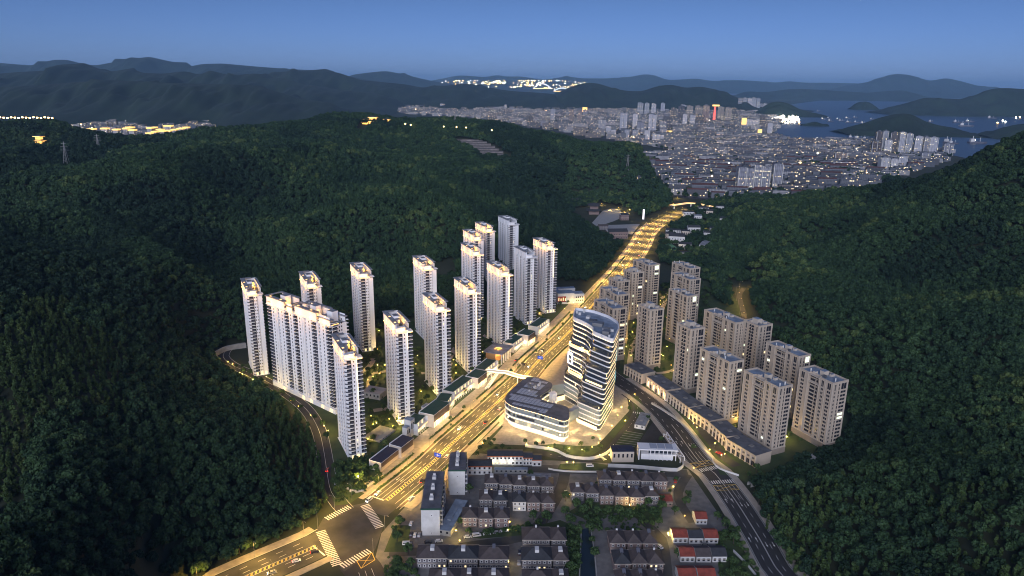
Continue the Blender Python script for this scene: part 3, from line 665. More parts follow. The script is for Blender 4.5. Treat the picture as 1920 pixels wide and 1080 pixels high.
def white_tower(label, F, L, Wd, ang, H=80.0, crown='lit', fin=0.0, plain_right=False, slab=False, base_lit=True):
    rz = R(ang + 90); c_, n_ = math.cos(rz), math.sin(rz)
    # F is the front left corner on plan; local frame has its origin at the middle of the front face
    ox, oy = F[0] + c_ * Wd / 2, F[1] + n_ * Wd / 2
    t = thing('apartment_tower', label, 'apartment tower', (ox, oy, 0), rz, None)
    hw = Wd / 2; zb = H - 7.5 - NFL * FLH
    b = MB()
    # cruciform body: core, side wings, with recessed dark strips between the white piers
    b.box(-hw + 1.1, hw - 1.4, 1.2, L - 1.2, 0, H - 7.5, 0, mt=1)
    b.box(-hw, -hw + 1.6, .9, 4.2, 0, H - 7.5 + .004, 0); 
    ys_ = [4.2]; nb = max(3, int(round((L - 8) / 7.0))); step = (L - 5.2) / nb
    for k in range(nb):
        y0 = 4.2 + k * step; b.box(-hw, -hw + 1.5, y0 + step * .55, y0 + step * .95, 0, H - 7.5, 0)
        b.box(-hw + .75, -hw + 1.3, y0 + step * .24, y0 + step * .32, 0, H - 7.52, 0)
    b.box(-hw + .4, hw - .8, L - 1.4, L, 0, H - 7.5, 0)
    b.box(hw * .02 - 1.2, hw * .02 + 1.5, .25, 1.3, 0, H - 7.5 + .008, 0)                 # white pier with the little windows
    if plain_right: b.box(hw * .35, hw - .6, .5, 1.3, 0, H - 7.49, 0)
    else: b.box(hw * .30, hw * .30 + 1.0, .1, 1.25, 0, H - 7.49, 0)
    b.box(hw - 1.5, hw - .5, 6, L - 3, 0, H - 7.5, 0)
    b.box(-hw - .5, hw + .3, -.6, L + .3, -1, zb * .55, 0)
    b.build('wall', [M['white'], M['roof_grey']], t)
    # side bays: windows and ledges, too many and too small to part
    b = MB()
    for k in range(nb):
        y0 = 4.2 + k * step
        for i in range(NFL):
            z = zb + i * FLH; x = -hw + 1.06
            b.face([(x, y0 + step * .53, z + .25), (x, y0 + step * .33, z + .25), (x, y0 + step * .33, z + 2.55), (x, y0 + step * .54, z + 2.55)], 1)
            b.face([(x, y0 + step * .24, z + .5), (x, y0 + step * .03, z + .5), (x, y0 + step * .03, z + 2.5), (x, y0 + step * .24, z + 2.5)], 1)
            b.box(-hw + .25, -hw + 1.1, y0 + step * .03, y0 + step * .53, z - .1, z + .22, 0, True)
            b.box(-hw + .5, -hw + .98, y0 + step * .36, y0 + step * .50, z + .22, z + 1.0, 2)
    tag(b.build('side_window', [M['white_slab'], M['glass_dark'], M['bay_grey']], t), kind='stuff')
    b = MB()
    for i in range(NFL):
        z = zb + i * FLH
        for y0 in np.arange(7, L - 4, 6.5): b.box(hw - .5, hw + .9, y0, y0 + 3.6, z, z + .4, 0, True)
    tag(b.build('rear_balcony', [M['white_slab']], t), kind='stuff')
    # front balconies, one part each floor, and the small windows
    wl = hw - 1.4; xl = -hw - .3 + wl / 2; wr = hw * .62; xr = hw + .35 - wr / 2
    mL = railing_mesh(round(wl, 2), 1.9, 1.5, 0); mR = railing_mesh(round(wr, 2), 1.7, 0, 0)
    b = MB(); b.face([(-hw + .3, 1.18, zb), (hw * .02 - 1.25, 1.18, zb), (hw * .02 - 1.25, 1.18, H - 8), (-hw + .3, 1.18, H - 8)], 0)
    if not plain_right: b.face([(hw * .30 + 1.05, 1.18, zb), (hw - 1.2, 1.18, zb), (hw - 1.2, 1.18, H - 8), (hw * .30 + 1.05, 1.18, H - 8)], 0)
    b.face([(-hw + .3, .92, zb), (-hw + .3, .90, H - 8), (-hw + 1.6, .90, H - 8), (-hw + 1.6, .92, zb)], 0)
    b.build('glazed_wall', M['glass_dark'], t)
    for i in range(NFL):
        z = zb + i * FLH - .1
        inst('balcony', mL, t, (xl, 1.2, z))
        if not plain_right: inst('balcony', mR, t, (xr, 1.25, z))
        lit = 'warm' if RNG.random() < .03 else None
        if plain_right:
            inst('window', win_mesh(.9, 1.4, lit), t, (hw * .02 - .5, .25, z + .9)); inst('window', win_mesh(.8, 1.4), t, (hw * .02 + .95, .25, z + .9))
        else: inst('window', win_mesh(1.0, 1.4, lit), t, (hw * .02 + .1, .25, z + .9))
    # crown: walls, open frame, roof deck, stair core, lit coves
    zc = H - 7.5; b = MB()
    b.box(-hw - .2, -hw + .6, .8, 4.5, zc, H - .6, 0)
    for k in range(3): y0 = 4.5 + k * (L - 8) / 3; b.box(-hw - .1, -hw + .5, y0 + 1.2, y0 + (L - 8) / 3 - .6, zc, H - .6, 0)
    b.box(-hw - .1, hw - .4, L - 1.2, L - .6, zc, H - .6, 0); b.box(-hw + .2, hw * .15, .4, .9, zc + 1.2, H - 3.2, 0); b.box(hw - .9, hw - .3, 7, L - .6, zc + 1, H - 2.5, 0)
    b.box(-hw * .55, hw * .05, L * .42, L * .6, zc, H + 1.5, 0, mt=1); b.box(hw * .1, hw * .55, L * .62, L * .8, zc, H - 1.2, 0, mt=1)
    b.build('crown_wall', [M['white'], M['roof_grey']], t)
    b = MB()
    b.box(-hw - .8, -hw + 2.6, 1.5, L + .2, H - .6, H, 0, True); b.box(-hw + 2.6, hw * .35, L - 2.6, L + .2, H - .6, H - .01, 0, True); b.box(-hw + 2.6, hw * .1, L * .33, L * .40, H - .6, H - .02, 0, True)
    b.box(hw - 1.4, hw + .6, 5.5, L - 2, H - 1.1, H - .6, 0, True)
    for k in range(6): y0 = 6.5 + k * (L - 10) / 6; b.box(hw * .3, hw - 1.3, y0, y0 + .7, H - 1.05, H - .65, 1, True)
    po = rr_corner(-hw - .7, -1.0, hw + .5, 5.0, 1.6); b.prism(po, zc + 1.0, zc + 1.5, 1, bottom=True)
    b.prism(rr_corner(-hw - .4, -.7, hw * .25, 4.0, 1.4), H - 3.4, H - 2.9, 1, bottom=True)
    b.build('roof_frame', [M['roof_grey'], M['white_slab']], t)
    for k in range(5):
        b = MB(); w_ = RNG.uniform(.8, 2.0); x = RNG.uniform(-hw * .3, hw * .6); y = RNG.uniform(6, L - 5); b.box(x, x + w_, y, y + RNG.uniform(.8, 2.2), zc + .01 * k, zc + RNG.uniform(1, 2.4), 0)
        b.build('roof_plant', M['roof_dark'] if k % 2 else M['metal_grey'], t)
    if crown != 'dark':
        m = M['led_warm']; b = MB()
        b.box(-hw - .45, -hw - .22, 1.5, L - 1, zc - .1, zc + .4, 0, True)
        b.box(-hw + .6, hw * .28, .12, .3, zc + 1.6, zc + 2.2, 0, True)
        if not plain_right: b.box(hw * .35, hw + .2, -1.15, -.95, zc + .5, zc + .98, 0, True)
        b.box(-hw - .5, -hw - .3, .2, 1.6, H - 4.0, H - 3.8, 0, True)
        b.box(hw - 1.7, hw - 1.5, 8, L - 4, H - 1.5, H - 1.3, 0, True)
        for y0 in (4.5, L * .55): b.box(-hw + .1, -hw + 1.5, y0, y0 + 2.0, H + .01, H + .05, 1)
        b.box(-hw + .8, hw * .5, 1.05, 1.25, zc + .2, zc + .4, 0, True)
        b.build('crown_light', [m, M['led_soft']], t)
        for lx, ly, lz, pw in ((-hw - 2.8, L * .22, zc + 2.4, 560), (-hw - 2.8, L * .7, zc + 2.4, 560), (-hw * .3, -3.0, zc + 3.0, 480), (hw * .2, L * .55, zc + 3.5, 520)): lamp_light(t, lx, ly, lz, pw * 3.6, (1, .43, .05), .3)
    if fin:
        b = MB(); x = hw * .30 + .5; b.box(x - .28, x + .28, -.06, .08, H - 7 - (H - 8) * fin, H - 5.5, 0, True); b.build('light_strip', M['led_white'], t)
    if base_lit:
        b = MB()
        for x in (-hw * .6, hw * .05, hw * .6): b.box(x - .8, x + .8, -.68, -.62, .6, 3.2, 0)
        b.build('lobby_window', M['lit_warm'], t)
    return t
WT = [  # label, A.x, F(px), C.x, angle, options
 ('slim white tower at the far left edge of the estate beside the slab', 449, (462, 541), 491, -63, dict(plain_right=True)),
 ('white tower standing alone behind the long slab block', 559.4, (575, 527), 602.5, -64, dict(plain_right=True)),
 ('tall white tower against the dark hill with a mostly unlit roof deck', 655, (672.8, 508.8), 700, -65, dict(plain_right=True)),
 ('white tower second from the junction with golden crown and pergola roof', 718.5, (742.5, 608.8), 772, -65, dict(fin=.18)),
 ('nearest white tower by the junction with a glowing vertical strip on its front', 622.5, (644.4, 657.5), 677, -64, dict(fin=.52)),
 ('white tower half hidden behind its twin in the middle of the estate', 772.8, (795, 494.4), 819.4, -65, dict(plain_right=True)),
 ('white tower in front of its taller looking twin, third from the junction', 792.5, (818, 570), 842, -65, dict(fin=.06)),
 ('white tower next to the square gate pavilion with a long bright corner strip', 851, (877.5, 538), 900.6, -65, dict(fin=.56)),
 ('lower looking white tower at the front left of the rear cluster', 862, (887.5, 468), 905, -65, dict()),
 ('white tower in the middle of the stepped rear trio', 866.5, (889.4, 440.6), 908, -65, dict(plain_right=True)),
 ('farthest of the three stepped white towers with golden crown', 888, (912, 425.6), 929, -65, dict(plain_right=True)),
 ('farthest white tower against the hill with an unlit crown', 934, (954.4, 413), 974.4, -66, dict(crown='dark', plain_right=True)),
 ('white tower behind the green roofed shops with strip lit corner', 912.5, (940.6, 505.6), 960.6, -65, dict(fin=.42)),
 ('white tower with an unlit roof beside the rightmost tower', 963.8, (987.5, 473), 1007.5, -66, dict(crown='dark')),
 ('rightmost white tower of the estate with a thin lit corner strip', 999.4, (1026, 457.5), 1045, -66, dict(fin=.44)),
]
def fit(ax, F, cx, z, ang):
    p = np.array(g(*F, z)); a = R(ang); d = np.array([math.cos(a), math.sin(a), 0]); n = np.array([-d[1], d[0], 0])
    def sol(v, x):
        lo, hi = 1.0, 60.0; s = np.sign(proj(p + v * lo)[0] - x)
        for _ in range(40):
            m = (lo + hi) / 2
            if np.sign(proj(p + v * m)[0] - x) == s: lo = m
            else: hi = m
        return lo
    return p, sol(-d, ax), sol(n, cx)
TOWER_BASES = []
for lab, ax, F, cx, ang, kw in WT:
    p, L, w = fit(ax, F, cx, 80, ang)
    L = min(max(L, 30), 37); w = min(max(w, 11.5), 14.5)
    white_tower(lab, p, L, w, ang, **kw); TOWER_BASES.append((p[0], p[1]))

# the long slab block: three joined stairwells, its broad face to the lane
def slab_block():
    A = np.array(g(498.8, 553, 80)); Bc = np.array(g(618, 594, 80)); d = Bc - A; L = math.hypot(d[0], d[1]); th = math.atan2(d[1], d[0]); D = 15.0
    t = thing('apartment_slab', 'long white slab block between the slim tower and the junction tower, golden lit crown', 'apartment block', (A[0], A[1], 0), th)
    H = 80; zb = 5; zc = H - 7.5; n = 25
    b = MB(); b.box(0, L, 1.4, D, 0, zc, 0, mt=1); b.box(-.5, L + .5, -.4, D + .3, -1, 4.0, 0)
    cols = []; x = 0; unit = L / 14.0
    pat = ['B', 'p', 'W', 'p', 'B', 'p', 'B', 'p', 'W', 'p', 'B', 'W', 'p', 'B']
    for k, c in enumerate(pat):
        x0 = k * unit
        if c == 'p': b.box(x0 + .2, x0 + unit - .2, 0, 1.42, 0, zc + .004 * (k + 1), 0)
        elif c == 'W': b.box(x0 + .1, x0 + unit * .3, .3, 1.42, 0, zc, 0); b.box(x0 + unit * .7, x0 + unit - .1, .3, 1.42, 0, zc, 0)
    b.build('wall', [M['white'], M['roof_grey']], t)
    mB = railing_mesh(round(unit - .2, 2), 1.7, 0, 0); mW = win_mesh(round(unit * .38, 2), 1.9)
    small = MB(); cnt = 0
    b = MB()
    for k, c in enumerate(pat):
        x0 = k * unit
        if c == 'B': b.face([(x0, 1.38, zb), (x0 + unit, 1.38, zb), (x0 + unit, 1.38, zc), (x0, 1.38, zc)])
    b.face([(L + .02, 2, zb), (L + .02, D * .42, zb), (L + .02, D * .42, zc), (L + .02, 2, zc)])
    b.build('glazed_wall', M['glass_dark'], t)
    order = []
    for k, c in enumerate(pat):
        for i in range(n):
            z = zb + i * FLH
            if c == 'B':
                if k in (4, 6, 10, 13): order.append((k, z))
                else: q = len(small.v); small.box(k * unit + .1, (k + 1) * unit - .1, -.3, 1.4, z, z + .42, 0, True); small.box(k * unit + .2, (k + 1) * unit - .2, -.2, 1.39, z + .42, z + 1.3, 1)
            elif c == 'W':
                small.box(k * unit + unit * .3, k * unit + unit * .7, .5, 1.4, z - .1, z + .3, 0, True); small.face([(k * unit + unit * .32, 1.37, z + .6), (k * unit + unit * .68, 1.37, z + .6), (k * unit + unit * .68, 1.37, z + 2.4), (k * unit + unit * .32, 1.37, z + 2.4)], 2)
            else:
                small.face([((k + .42) * unit, -.012, z + .8), ((k + .58) * unit, -.012, z + .8), ((k + .58) * unit, -.012, z + 2.3), ((k + .42) * unit, -.012, z + 2.3)], 2)
    for k, z in order: inst('balcony', mB, t, ((k + .5) * unit, 1.4, z))
    tag(small.build('facade_opening', [M['white_slab'], M['glass_rail'], M['glass_dark']], t), kind='stuff')
    e = MB()
    for i in range(n):
        z = zb + i * FLH; e.box(L, L + 1.5, 1.5, D * .42, z, z + .42, 0, True); e.box(L, L + 1.35, 1.6, D * .42 - .1, z + .42, z + 1.3, 1)
        for y in (D * .52, D * .66): e.face([(L + .012, y, z + .8), (L + .012, y + .9, z + .8), (L + .012, y + .9, z + 2.2), (L + .012, y, z + 2.2)], 2)
        e.box(L - .5, L + 1.2, D - .2, D + 1.2, z, z + .4, 0, True)
    tag(e.build('end_balcony', [M['white_slab'], M['glass_rail'], M['glass_dark']], t), kind='stuff')
    b = MB()
    for x0, x1 in ((0, .30), (.34, .42), (.47, .80), (.84, 1.0)):
        b.box(L * x0, L * x1, -.2, .3, zc, H - .7, 0); b.box(L * x0 + 1, L * x1 - 1, D - .6, D - .1, zc, H - 1.5, 0)
    for x0 in (.12, .6, .85): b.box(L * x0, L * x0 + 7, D * .45, D * .8, zc, H + .8, 0, mt=1)
    b.build('crown_wall', [M['white'], M['roof_grey']], t)
    b = MB()
    for x0, x1, dz in ((-.01, .31, 0), (.33, .43, -2.6), (.46, .81, 0), (.83, 1.02, -2.4)):
        b.box(L * x0, L * x1, -.9, 2.4, H - .7 + dz, H + dz, 0, True); b.box(L * x0 + .5, L * x1 - .5, D - 2.2, D + .3, H - .7 + dz, H - .02 + dz, 0, True)
        b.box(L * x0, L * x0 + 2, 2.4, D - 2.2, H - .7 + dz, H - .01 + dz, 0, True)
    b.box(-.6, L + 1.8, -.8, 1.4, zc - .1, zc + .3, 1, True)
    b.build('roof_frame', [M['roof_grey'], M['white_slab']], t)
    b = MB()
    for x0, x1 in ((.0, .29), (.34, .42), (.47, .79), (.84, 1.0)): b.box(L * x0, L * x1, -.5, -.3, zc + .35, zc + .85, 0, True)
    for x0 in (.10, .2, .55, .7, .9): b.box(L * x0, L * x0 + 3.2, D * .3, D * .32, zc + .2, zc + .6, 0, True)
    for x0 in (.05, .22, .5, .7): b.box(L * x0, L * x0 + 2.5, .2, 1.5, H + .01, H + .05, 1)
    b.box(L + .5, L + .7, 1, D * .5, zc + .35, zc + .6, 0, True)
    b.build('crown_light', [M['led_warm'], M['led_soft']], t)
    for q in (.08, .22, .38, .55, .72, .92): lamp_light(t, L * q, -3.4, zc + 2.6, 2300, (1, .42, .04), .3); lamp_light(t, L * q, D * .5, zc + 3, 1000, (1, .43, .05), .3)
    b = MB()
    for x0 in (.18, .5, .62, .8, .93): b.box(L * x0, L * x0 + 3, -.48, -.43, .5, 3.4, 0)
    b.build('lobby_window', M['lit_warm'], t)
slab_block()

# beige towers
def beige_tower(label, F, L, Wd, ang, H=52.0, long=True, big=True):
    rz = R(ang + 90); c_, n_ = math.cos(rz), math.sin(rz); hw = Wd / 2
    t = thing('beige_apartment_tower', label, 'apartment tower', (F[0] + c_ * hw, F[1] + n_ * hw, 0), rz)
    nf = 16; fh = (H - 6.0) / nf; zb = 4.0
    b = MB()
    if long:
        r0, r1 = L * .40, L * .72; poly = [(-hw, 0), (hw, 0), (hw, L), (-hw, L), (-hw, r1), (-hw + 2.2, r1), (-hw + 2.2, r0), (-hw, r0)]
    else: poly = [(-hw, 0), (hw, 0), (hw, L), (-hw, L)]
    b.prism(poly, 0, H - 1.2, 0, mt=2)
    pin = [(x * .955, (y - L / 2) * .975 + L / 2) for x, y in poly]
    for i in range(len(poly)):                                                # parapet
        p, q = poly[i], poly[(i + 1) % len(poly)]; pi_, qi = pin[i], pin[(i + 1) % len(poly)]
        b.face([(*p, H - 1.2), (*q, H - 1.2), (*q, H), (*p, H)], 0); b.face([(*p, H), (*q, H), (*qi, H), (*pi_, H)], 1); b.face([(*qi, H - 1.2), (*pi_, H - 1.2), (*pi_, H), (*qi, H)], 0)
    for x in (-hw - .16, hw - .5): b.box(x, x + .66, -.16, .5, 0, H + .12, 1)           # corner pilasters
    b.box(-hw - .16, -hw + .5, L - .5, L + .16, 0, H + .12, 1)
    b.box(hw * .05 - .18, hw * .05 + .18, -.22, 0, 0, H - .3, 1); b.box(-hw * .36, -hw * .36 + .35, -.22, 0, 0, H - .3, 1)
    if long:
        for y in (r0 - .5, r1 + .1, L * .2): b.box(-hw - .22, -hw, y, y + .4, 0, H - .3, 1)
    b.box(-hw - .35, hw + .35, -.35, L + .3, 0, 4.6, 3); b.box(-hw - .5, hw + .5, -.5, L + .4, 4.6, 5.0, 1, True); b.box(-hw - .3, hw + .3, -.3, L + .25, H - 1.6, H - 1.25, 1, True)
    if long:
        for zq in (H - 7.2,): b.box(-hw - .12, -hw + 2.2, r0, r1, zq, zq + .6, 1, True)
    wallb = b
    b = MB(); ym = L * .5
    b.box(-hw * .2, hw * .45, ym - 1.6, ym + 2.2, H - 1.2, H + 2.1, 0, mt=1); b.box(-hw * .7, -hw * .35, ym + 3, ym + 5, H - 1.2, H + 1.0, 0, mt=1); b.box(hw * .3, hw * .75, ym - 5, ym - 3.2, H - 1.2, H + .6, 0, mt=1)
    if not long: b.box(-hw * .5, hw * .15, ym - 3, ym + 3.4, H - 1.2, H + 3.3, 0, mt=1)
    b.box(-hw * .45, -hw * .2, ym - 4.5, ym - 1.9, H - 1.2, H + .3, 2)
    b.build('roof_house', [M['beige_trim'], M['blue_roof'], M['roof_dark']], t)
    for k in range(3): b = MB(); x, y = RNG.uniform(-hw * .8, hw * .8), RNG.uniform(1.5, L - 1.5); b.lathe([(.5, H - 1.2), (.5, H + 1.1), (.3, H + 1.4)], x, y, 0, 8); b.build('water_tank', M['wall_white'], t)
    def row(x, y, w, h, rzz, lit_p, top=True):
        for i in range(nf - (1 if top else 0)):
            z = zb + 1.3 + i * fh; hh = h
            if top and i == nf - 2: hh = h + fh
            u = RNG.random(); lit = None
            if u < lit_p: lit = 'cool' if RNG.random() < .65 else 'warm'
            inst('window', win_mesh(w, round(hh, 2), lit, .16, 'beige_trim', .14), t, (x, y, z), rzz)
    h_ = fh - .85
    row(hw * .47, 0, round(hw * .72, 2), h_, 0, .10); row(-hw * .66, 0, round(hw * .24, 2), h_, 0, .02)
    if long:
        row(-hw, L * .10, 3.2, h_, -R(90), .05); row(-hw, L * .29, 2.3, h_, -R(90), .03); row(-hw, L * .88, 3.2, h_, -R(90), .04)
        b = MB(); x = -hw + 2.2 - .02
        for i in range(nf):
            z = zb + 1.2 + i * fh
            b.face([(x, r1 - .3, z + .2), (x, r1 - 4.6, z + .2), (x, r1 - 4.6, z + h_), (x, r1 - .3, z + h_)], 0); b.box(x - 1.0, x, r1 - 4.8, r1 - .1, z - .35, z + .15, 1, True)
            for q in (5.6, 8.2):
                if r1 - q - 1.5 > r0: b.face([(x, r1 - q, z + .3), (x, r1 - q - 1.5, z + .3), (x, r1 - q - 1.5, z + h_), (x, r1 - q, z + h_)], 0)
            b.box(x - .8, x, r0 + .1, r1 - 5.2, z - .3, z + .05, 1, True)
        tag(b.build('loggia', [M['glass_dark'], M['beige_trim']], t), kind='stuff')
    else:
        row(-hw, L * .12, 1.7, h_, -R(90), .03); row(-hw, L * .80, 1.9, h_, -R(90), .03)
        mB = cached(('bloggia',), lambda: (lambda q: (q.box(-2.6, 2.6, -.9, 0, 0, .5, 0, True), q.box(-2.5, 2.5, -.8, -.05, .5, .9, 1), q.face([(-2.5, -.04, .9), (2.5, -.04, .9), (2.5, -.04, 2.4), (-2.5, -.04, 2.4)], 1), q.box(-.1, .1, -.5, 0, .5, 2.4, 0), q.mesh('balcony', [M['beige_trim'], M['glass_dark']]))[-1])(MB()))
        for i in range(nf): inst('balcony', mB, t, (-hw, L * .45, zb + 1.0 + i * fh), -R(90))
    b = wallb
    for i in range(nf):
        z = zb + 1.3 + i * fh; b.face([(hw * .93, -.03, z), (hw * .99, -.03, z), (hw * .99, -.03, z + h_), (hw * .93, -.03, z + h_)], 4); b.face([(-hw * .18, -.03, z), (-hw * .06, -.03, z), (-hw * .06, -.03, z + h_), (-hw * .18, -.03, z + h_)], 4)
    b.build('wall', [M['beige'], M['beige_trim'], M['blue_roof'], M['beige_dark'], M['glass_dark']], t)
    return t
BT = [
 ('beige tower at the back left corner of the right estate, behind two lower roofs', 1188, (1217, 497), 1237.5, 1, 52),
 ('slim beige tower with a lit top floor window left of the back corner tower', 1170, (1186, 511), 1207.5, 0, 54),
 ('short beige tower with three white tanks on its roof beside the main road', 1142, (1159, 527.5), 1181, 0, 52),
 ('broad beige tower just right of the road bend, second behind the office tower', 1125, (1158, 553), 1180.6, 1, 52),
 ('broad beige tower directly behind the curved office tower', 1114, (1150, 579), 1175, 1, 52),
 ('slim beige tower standing alone behind the shop row, nearest the office', 1197, (1220, 580.6), 1245, 0, 58),
 ('rearmost beige tower of the right hand back row', 1260.6, (1294, 503), 1313, 1, 50),
 ('second beige tower of the right hand back row', 1258.8, (1294, 524), 1314, 1, 50),
 ('stepped beige tower with a side wing and dense window grid', 1255.6, (1289, 555), 1305, 1, 54),
 ('wide beige slab with three warm lit windows at its top corner', 1318.8, (1380, 605), 1394, 1, 50),
 ('slim beige tower with an open roof house before the dark hill', 1395, (1423.8, 611), 1448.8, 0, 52),
 ('slim beige tower with white roof tanks in the middle of the shop row', 1270, (1296, 617), 1322, 0, 58),
 ('beige tower rising from the shop row left of the nearest tower', 1313.8, (1368.8, 678.8), 1395, 1, 52),
 ('nearest beige tower rising from the end of the shop row', 1395.6, (1461, 726), 1486, 1, 52),
 ('beige tower half hidden behind the two nearest towers', 1437.5, (1498.8, 668), 1518.8, 1, 52),
 ('rightmost beige tower at the foot of the wooded hill', 1500, (1563, 718), 1591, 1, 52),
]
for lab, ax, F, cx, lg, H in BT:
    p, L, w = fit(ax, F, cx, H, -65)
    L = min(max(L, 16.5 if not lg else 29), 42); w = min(max(w, 12), 15.5)
    if 'wide beige' in lab: w = 14
    beige_tower(lab, p, L, w, -65, H, bool(lg)); TOWER_BASES.append((p[0], p[1]))

# ------------------------------------------------------------------ curved office tower and its low wing
def chaikin(P, r=4.0, n=5):   # round every corner with radius-like trim r
    P = [np.array(p, float) for p in P]; out = []
    for i in range(len(P)):
        a, p, c = P[i - 1], P[i], P[(i + 1) % len(P)]; la, lc = np.hypot(*(a - p)), np.hypot(*(c - p)); ta, tc_ = min(r, la * .45), min(r, lc * .45)
        q0, q1 = p + (a - p) / la * ta, p + (c - p) / lc * tc_
        for k in range(n + 1): u = k / n; out.append(tuple((1 - u) ** 2 * q0 + 2 * u * (1 - u) * p + u * u * q1))
    return out
def offset(P, d):
    n = len(P); out = []; A = sum(P[i][0] * P[(i + 1) % n][1] - P[(i + 1) % n][0] * P[i][1] for i in range(n)); sg = 1 if A > 0 else -1
    for i in range(n):
        a, c = np.array(P[i - 1]), np.array(P[(i + 1) % n]); t = c - a; t = t / (np.hypot(*t) + 1e-9); out.append((P[i][0] + t[1] * d * sg, P[i][1] - t[0] * d * sg))
    return out
def lerp(a, c, t): return (a[0] + (c[0] - a[0]) * t, a[1] + (c[1] - a[1]) * t)
def seg_strip(b, P, i0, i1, d, z0, z1, m=0):
    Q = offset(P, d); n = len(P)
    for i in range(i0, i1):
        p, q = Q[i % n], Q[(i + 1) % n]; b.face([(*p, z0), (*q, z0), (*q, z1), (*p, z1)], m)
def office_poly(z):
    t = 1.0 if z > 56 else (.78 if z > 46 else (.52 if z > 34 else (.3 if z > 20 else 0.0)))
    LL = (49.4, 546) if z > 50 else ((45.8, 541) if z > 24 else (42.5, 540)); RM = (58.5, 533) if z > 50 else ((55.5, 527) if z > 24 else (53, 524))
    J = lerp((54, 513), (63.2, 521), t); FL = lerp((50, 500), (61.5, 513), t); FR = lerp((66.5, 483), (75, 494.5), t)
    return [LL, RM, J, FL, FR, (82.6 - 1.5 * (1 - t), 521), (84, 536), (79, 550), (68, 564), (53, 571)]
def prism_ring(P, Pin, z0, z1): 
    pass
ot = thing('office_tower', 'curved glass office tower with white floor bands and warm light lines', 'office tower', (60, 520, 0))
def rel(P): return [(p[0] - 60, p[1] - 520) for p in P]
nfl = 17; fh = 3.85
M['office_glass'] = mat('office_blue_glass', (.030, .038, .055), .08, spec=.8)
M['office_pale'] = mat('pale_ribbed_glass', (.20, .24, .26), .35)
M['band_white'] = mat('white_floor_band', (.74, .74, .78), .45)
for k in range(nfl):
    z = 1.0 + k * fh; P = rel(chaikin(office_poly(z + 1)))
    b = MB(); b.prism(offset(P, -.5), z + 1.05, z + fh, 0, top=False); b.build('glass_storey', M['office_pale'] if k in (1, 2, 3) else M['office_glass'], ot)
    b = MB(); b.prism(P, z, z + 1.05 if k else z + .5, 0, mt=1, bottom=True); b.build('floor_band', [M['band_white'], M['roof_grey']], ot)
    n = len(P); b = MB(); q = n * 4 // 10
    seg_strip(b, P, int(n * .44), int(n * .60), .06, z + .05, z + .36)      # right face
    if k > 3: seg_strip(b, P, -int(n * .02), int(n * .16), .06, z + .05, z + .42)
    b.build('light_line', M['led_white'], ot)
    if k in (6, 12):
        b = MB(); seg_strip(b, P, -int(n * .06), int(n * .22), -.35, z + 1.1, z + 2.6); b.build('terrace_light', M['led_warm'], ot)
        for i in (2, 8, 14): p = offset(P, .8)[i]; lamp_light(ot, p[0], p[1], z + 2.6, 2600, (1, .56, .10), .4)
    if k > 2:
        b = MB(); rr = random.Random(k); Pg = offset(P, -.47)
        for _ in range(5):
            i = rr.randrange(n); a, c = Pg[i], Pg[(i + 1) % n]; b.face([(*a, z + 1.7), (*c, z + 1.7), (*c, z + 3.2), (*a, z + 3.2)])
        if k in (4, 8, 10): b.build('lit_window', M['lit_warm'], ot)
P = rel(chaikin(office_poly(64))); zt = 1 + nfl * fh
b = MB(); b.prism(offset(P, .25), zt - .3, zt + 1.0, 0, mt=1, bottom=True); Pi = offset(P, -.4)
for i in range(len(P)):
    a, c = offset(P, .25)[i], offset(P, .25)[(i + 1) % len(P)]; d, e = Pi[(i + 1) % len(P)], Pi[i]
    b.face([(*a, zt + 1), (*c, zt + 1), (*c, zt + 3.2), (*a, zt + 3.2)]); b.face([(*a, zt + 3.2), (*c, zt + 3.2), (*d, zt + 3.2), (*e, zt + 3.2)]); b.face([(*d, zt + 1), (*e, zt + 1), (*e, zt + 3.2), (*d, zt + 3.2)])
b.build('parapet', [M['band_white'], M['blue_roof']], ot)
b = MB(); n = len(P); seg_strip(b, P, -3, int(n * .62), .36, zt + .1, zt + .45); b.build('crown_light', M['led_white'], ot)
for (x, y, w, d, h, nm, m) in ((8, 12, 6, 8, 2.6, 'roof_house', 'metal_grey'), (12, -8, 6, 5, 3, 'roof_house', 'metal_grey'), (2, 30, 4, 3, 1.6, 'roof_plant', 'wall_white'), (-4, 38, 2, 2, 2.2, 'roof_plant', 'wall_white'), (14, 2, 5, 7, 1.5, 'roof_plant', 'roof_grey'), (8, -16, 3, 2, 1.5, 'roof_plant', 'wall_white'), (17, -2, 2, 3, 1.8, 'roof_plant', 'wall_white'), (5, 22, 5, 6, 1.2, 'roof_plant', 'roof_dark'), (0, 45, 1.6, 1.6, 2.6, 'roof_plant', 'wall_white'), (-6, 42, 1.6, 1.6, 2.2, 'roof_plant', 'wall_white'), (13, -18, 1.4, 1.4, 3, 'roof_plant', 'wall_white')):
    b = MB(); b.obox(x, y, w, d, zt + 1.0, zt + 1.0 + h, R(70), 0); b.build(nm, M[m], ot)
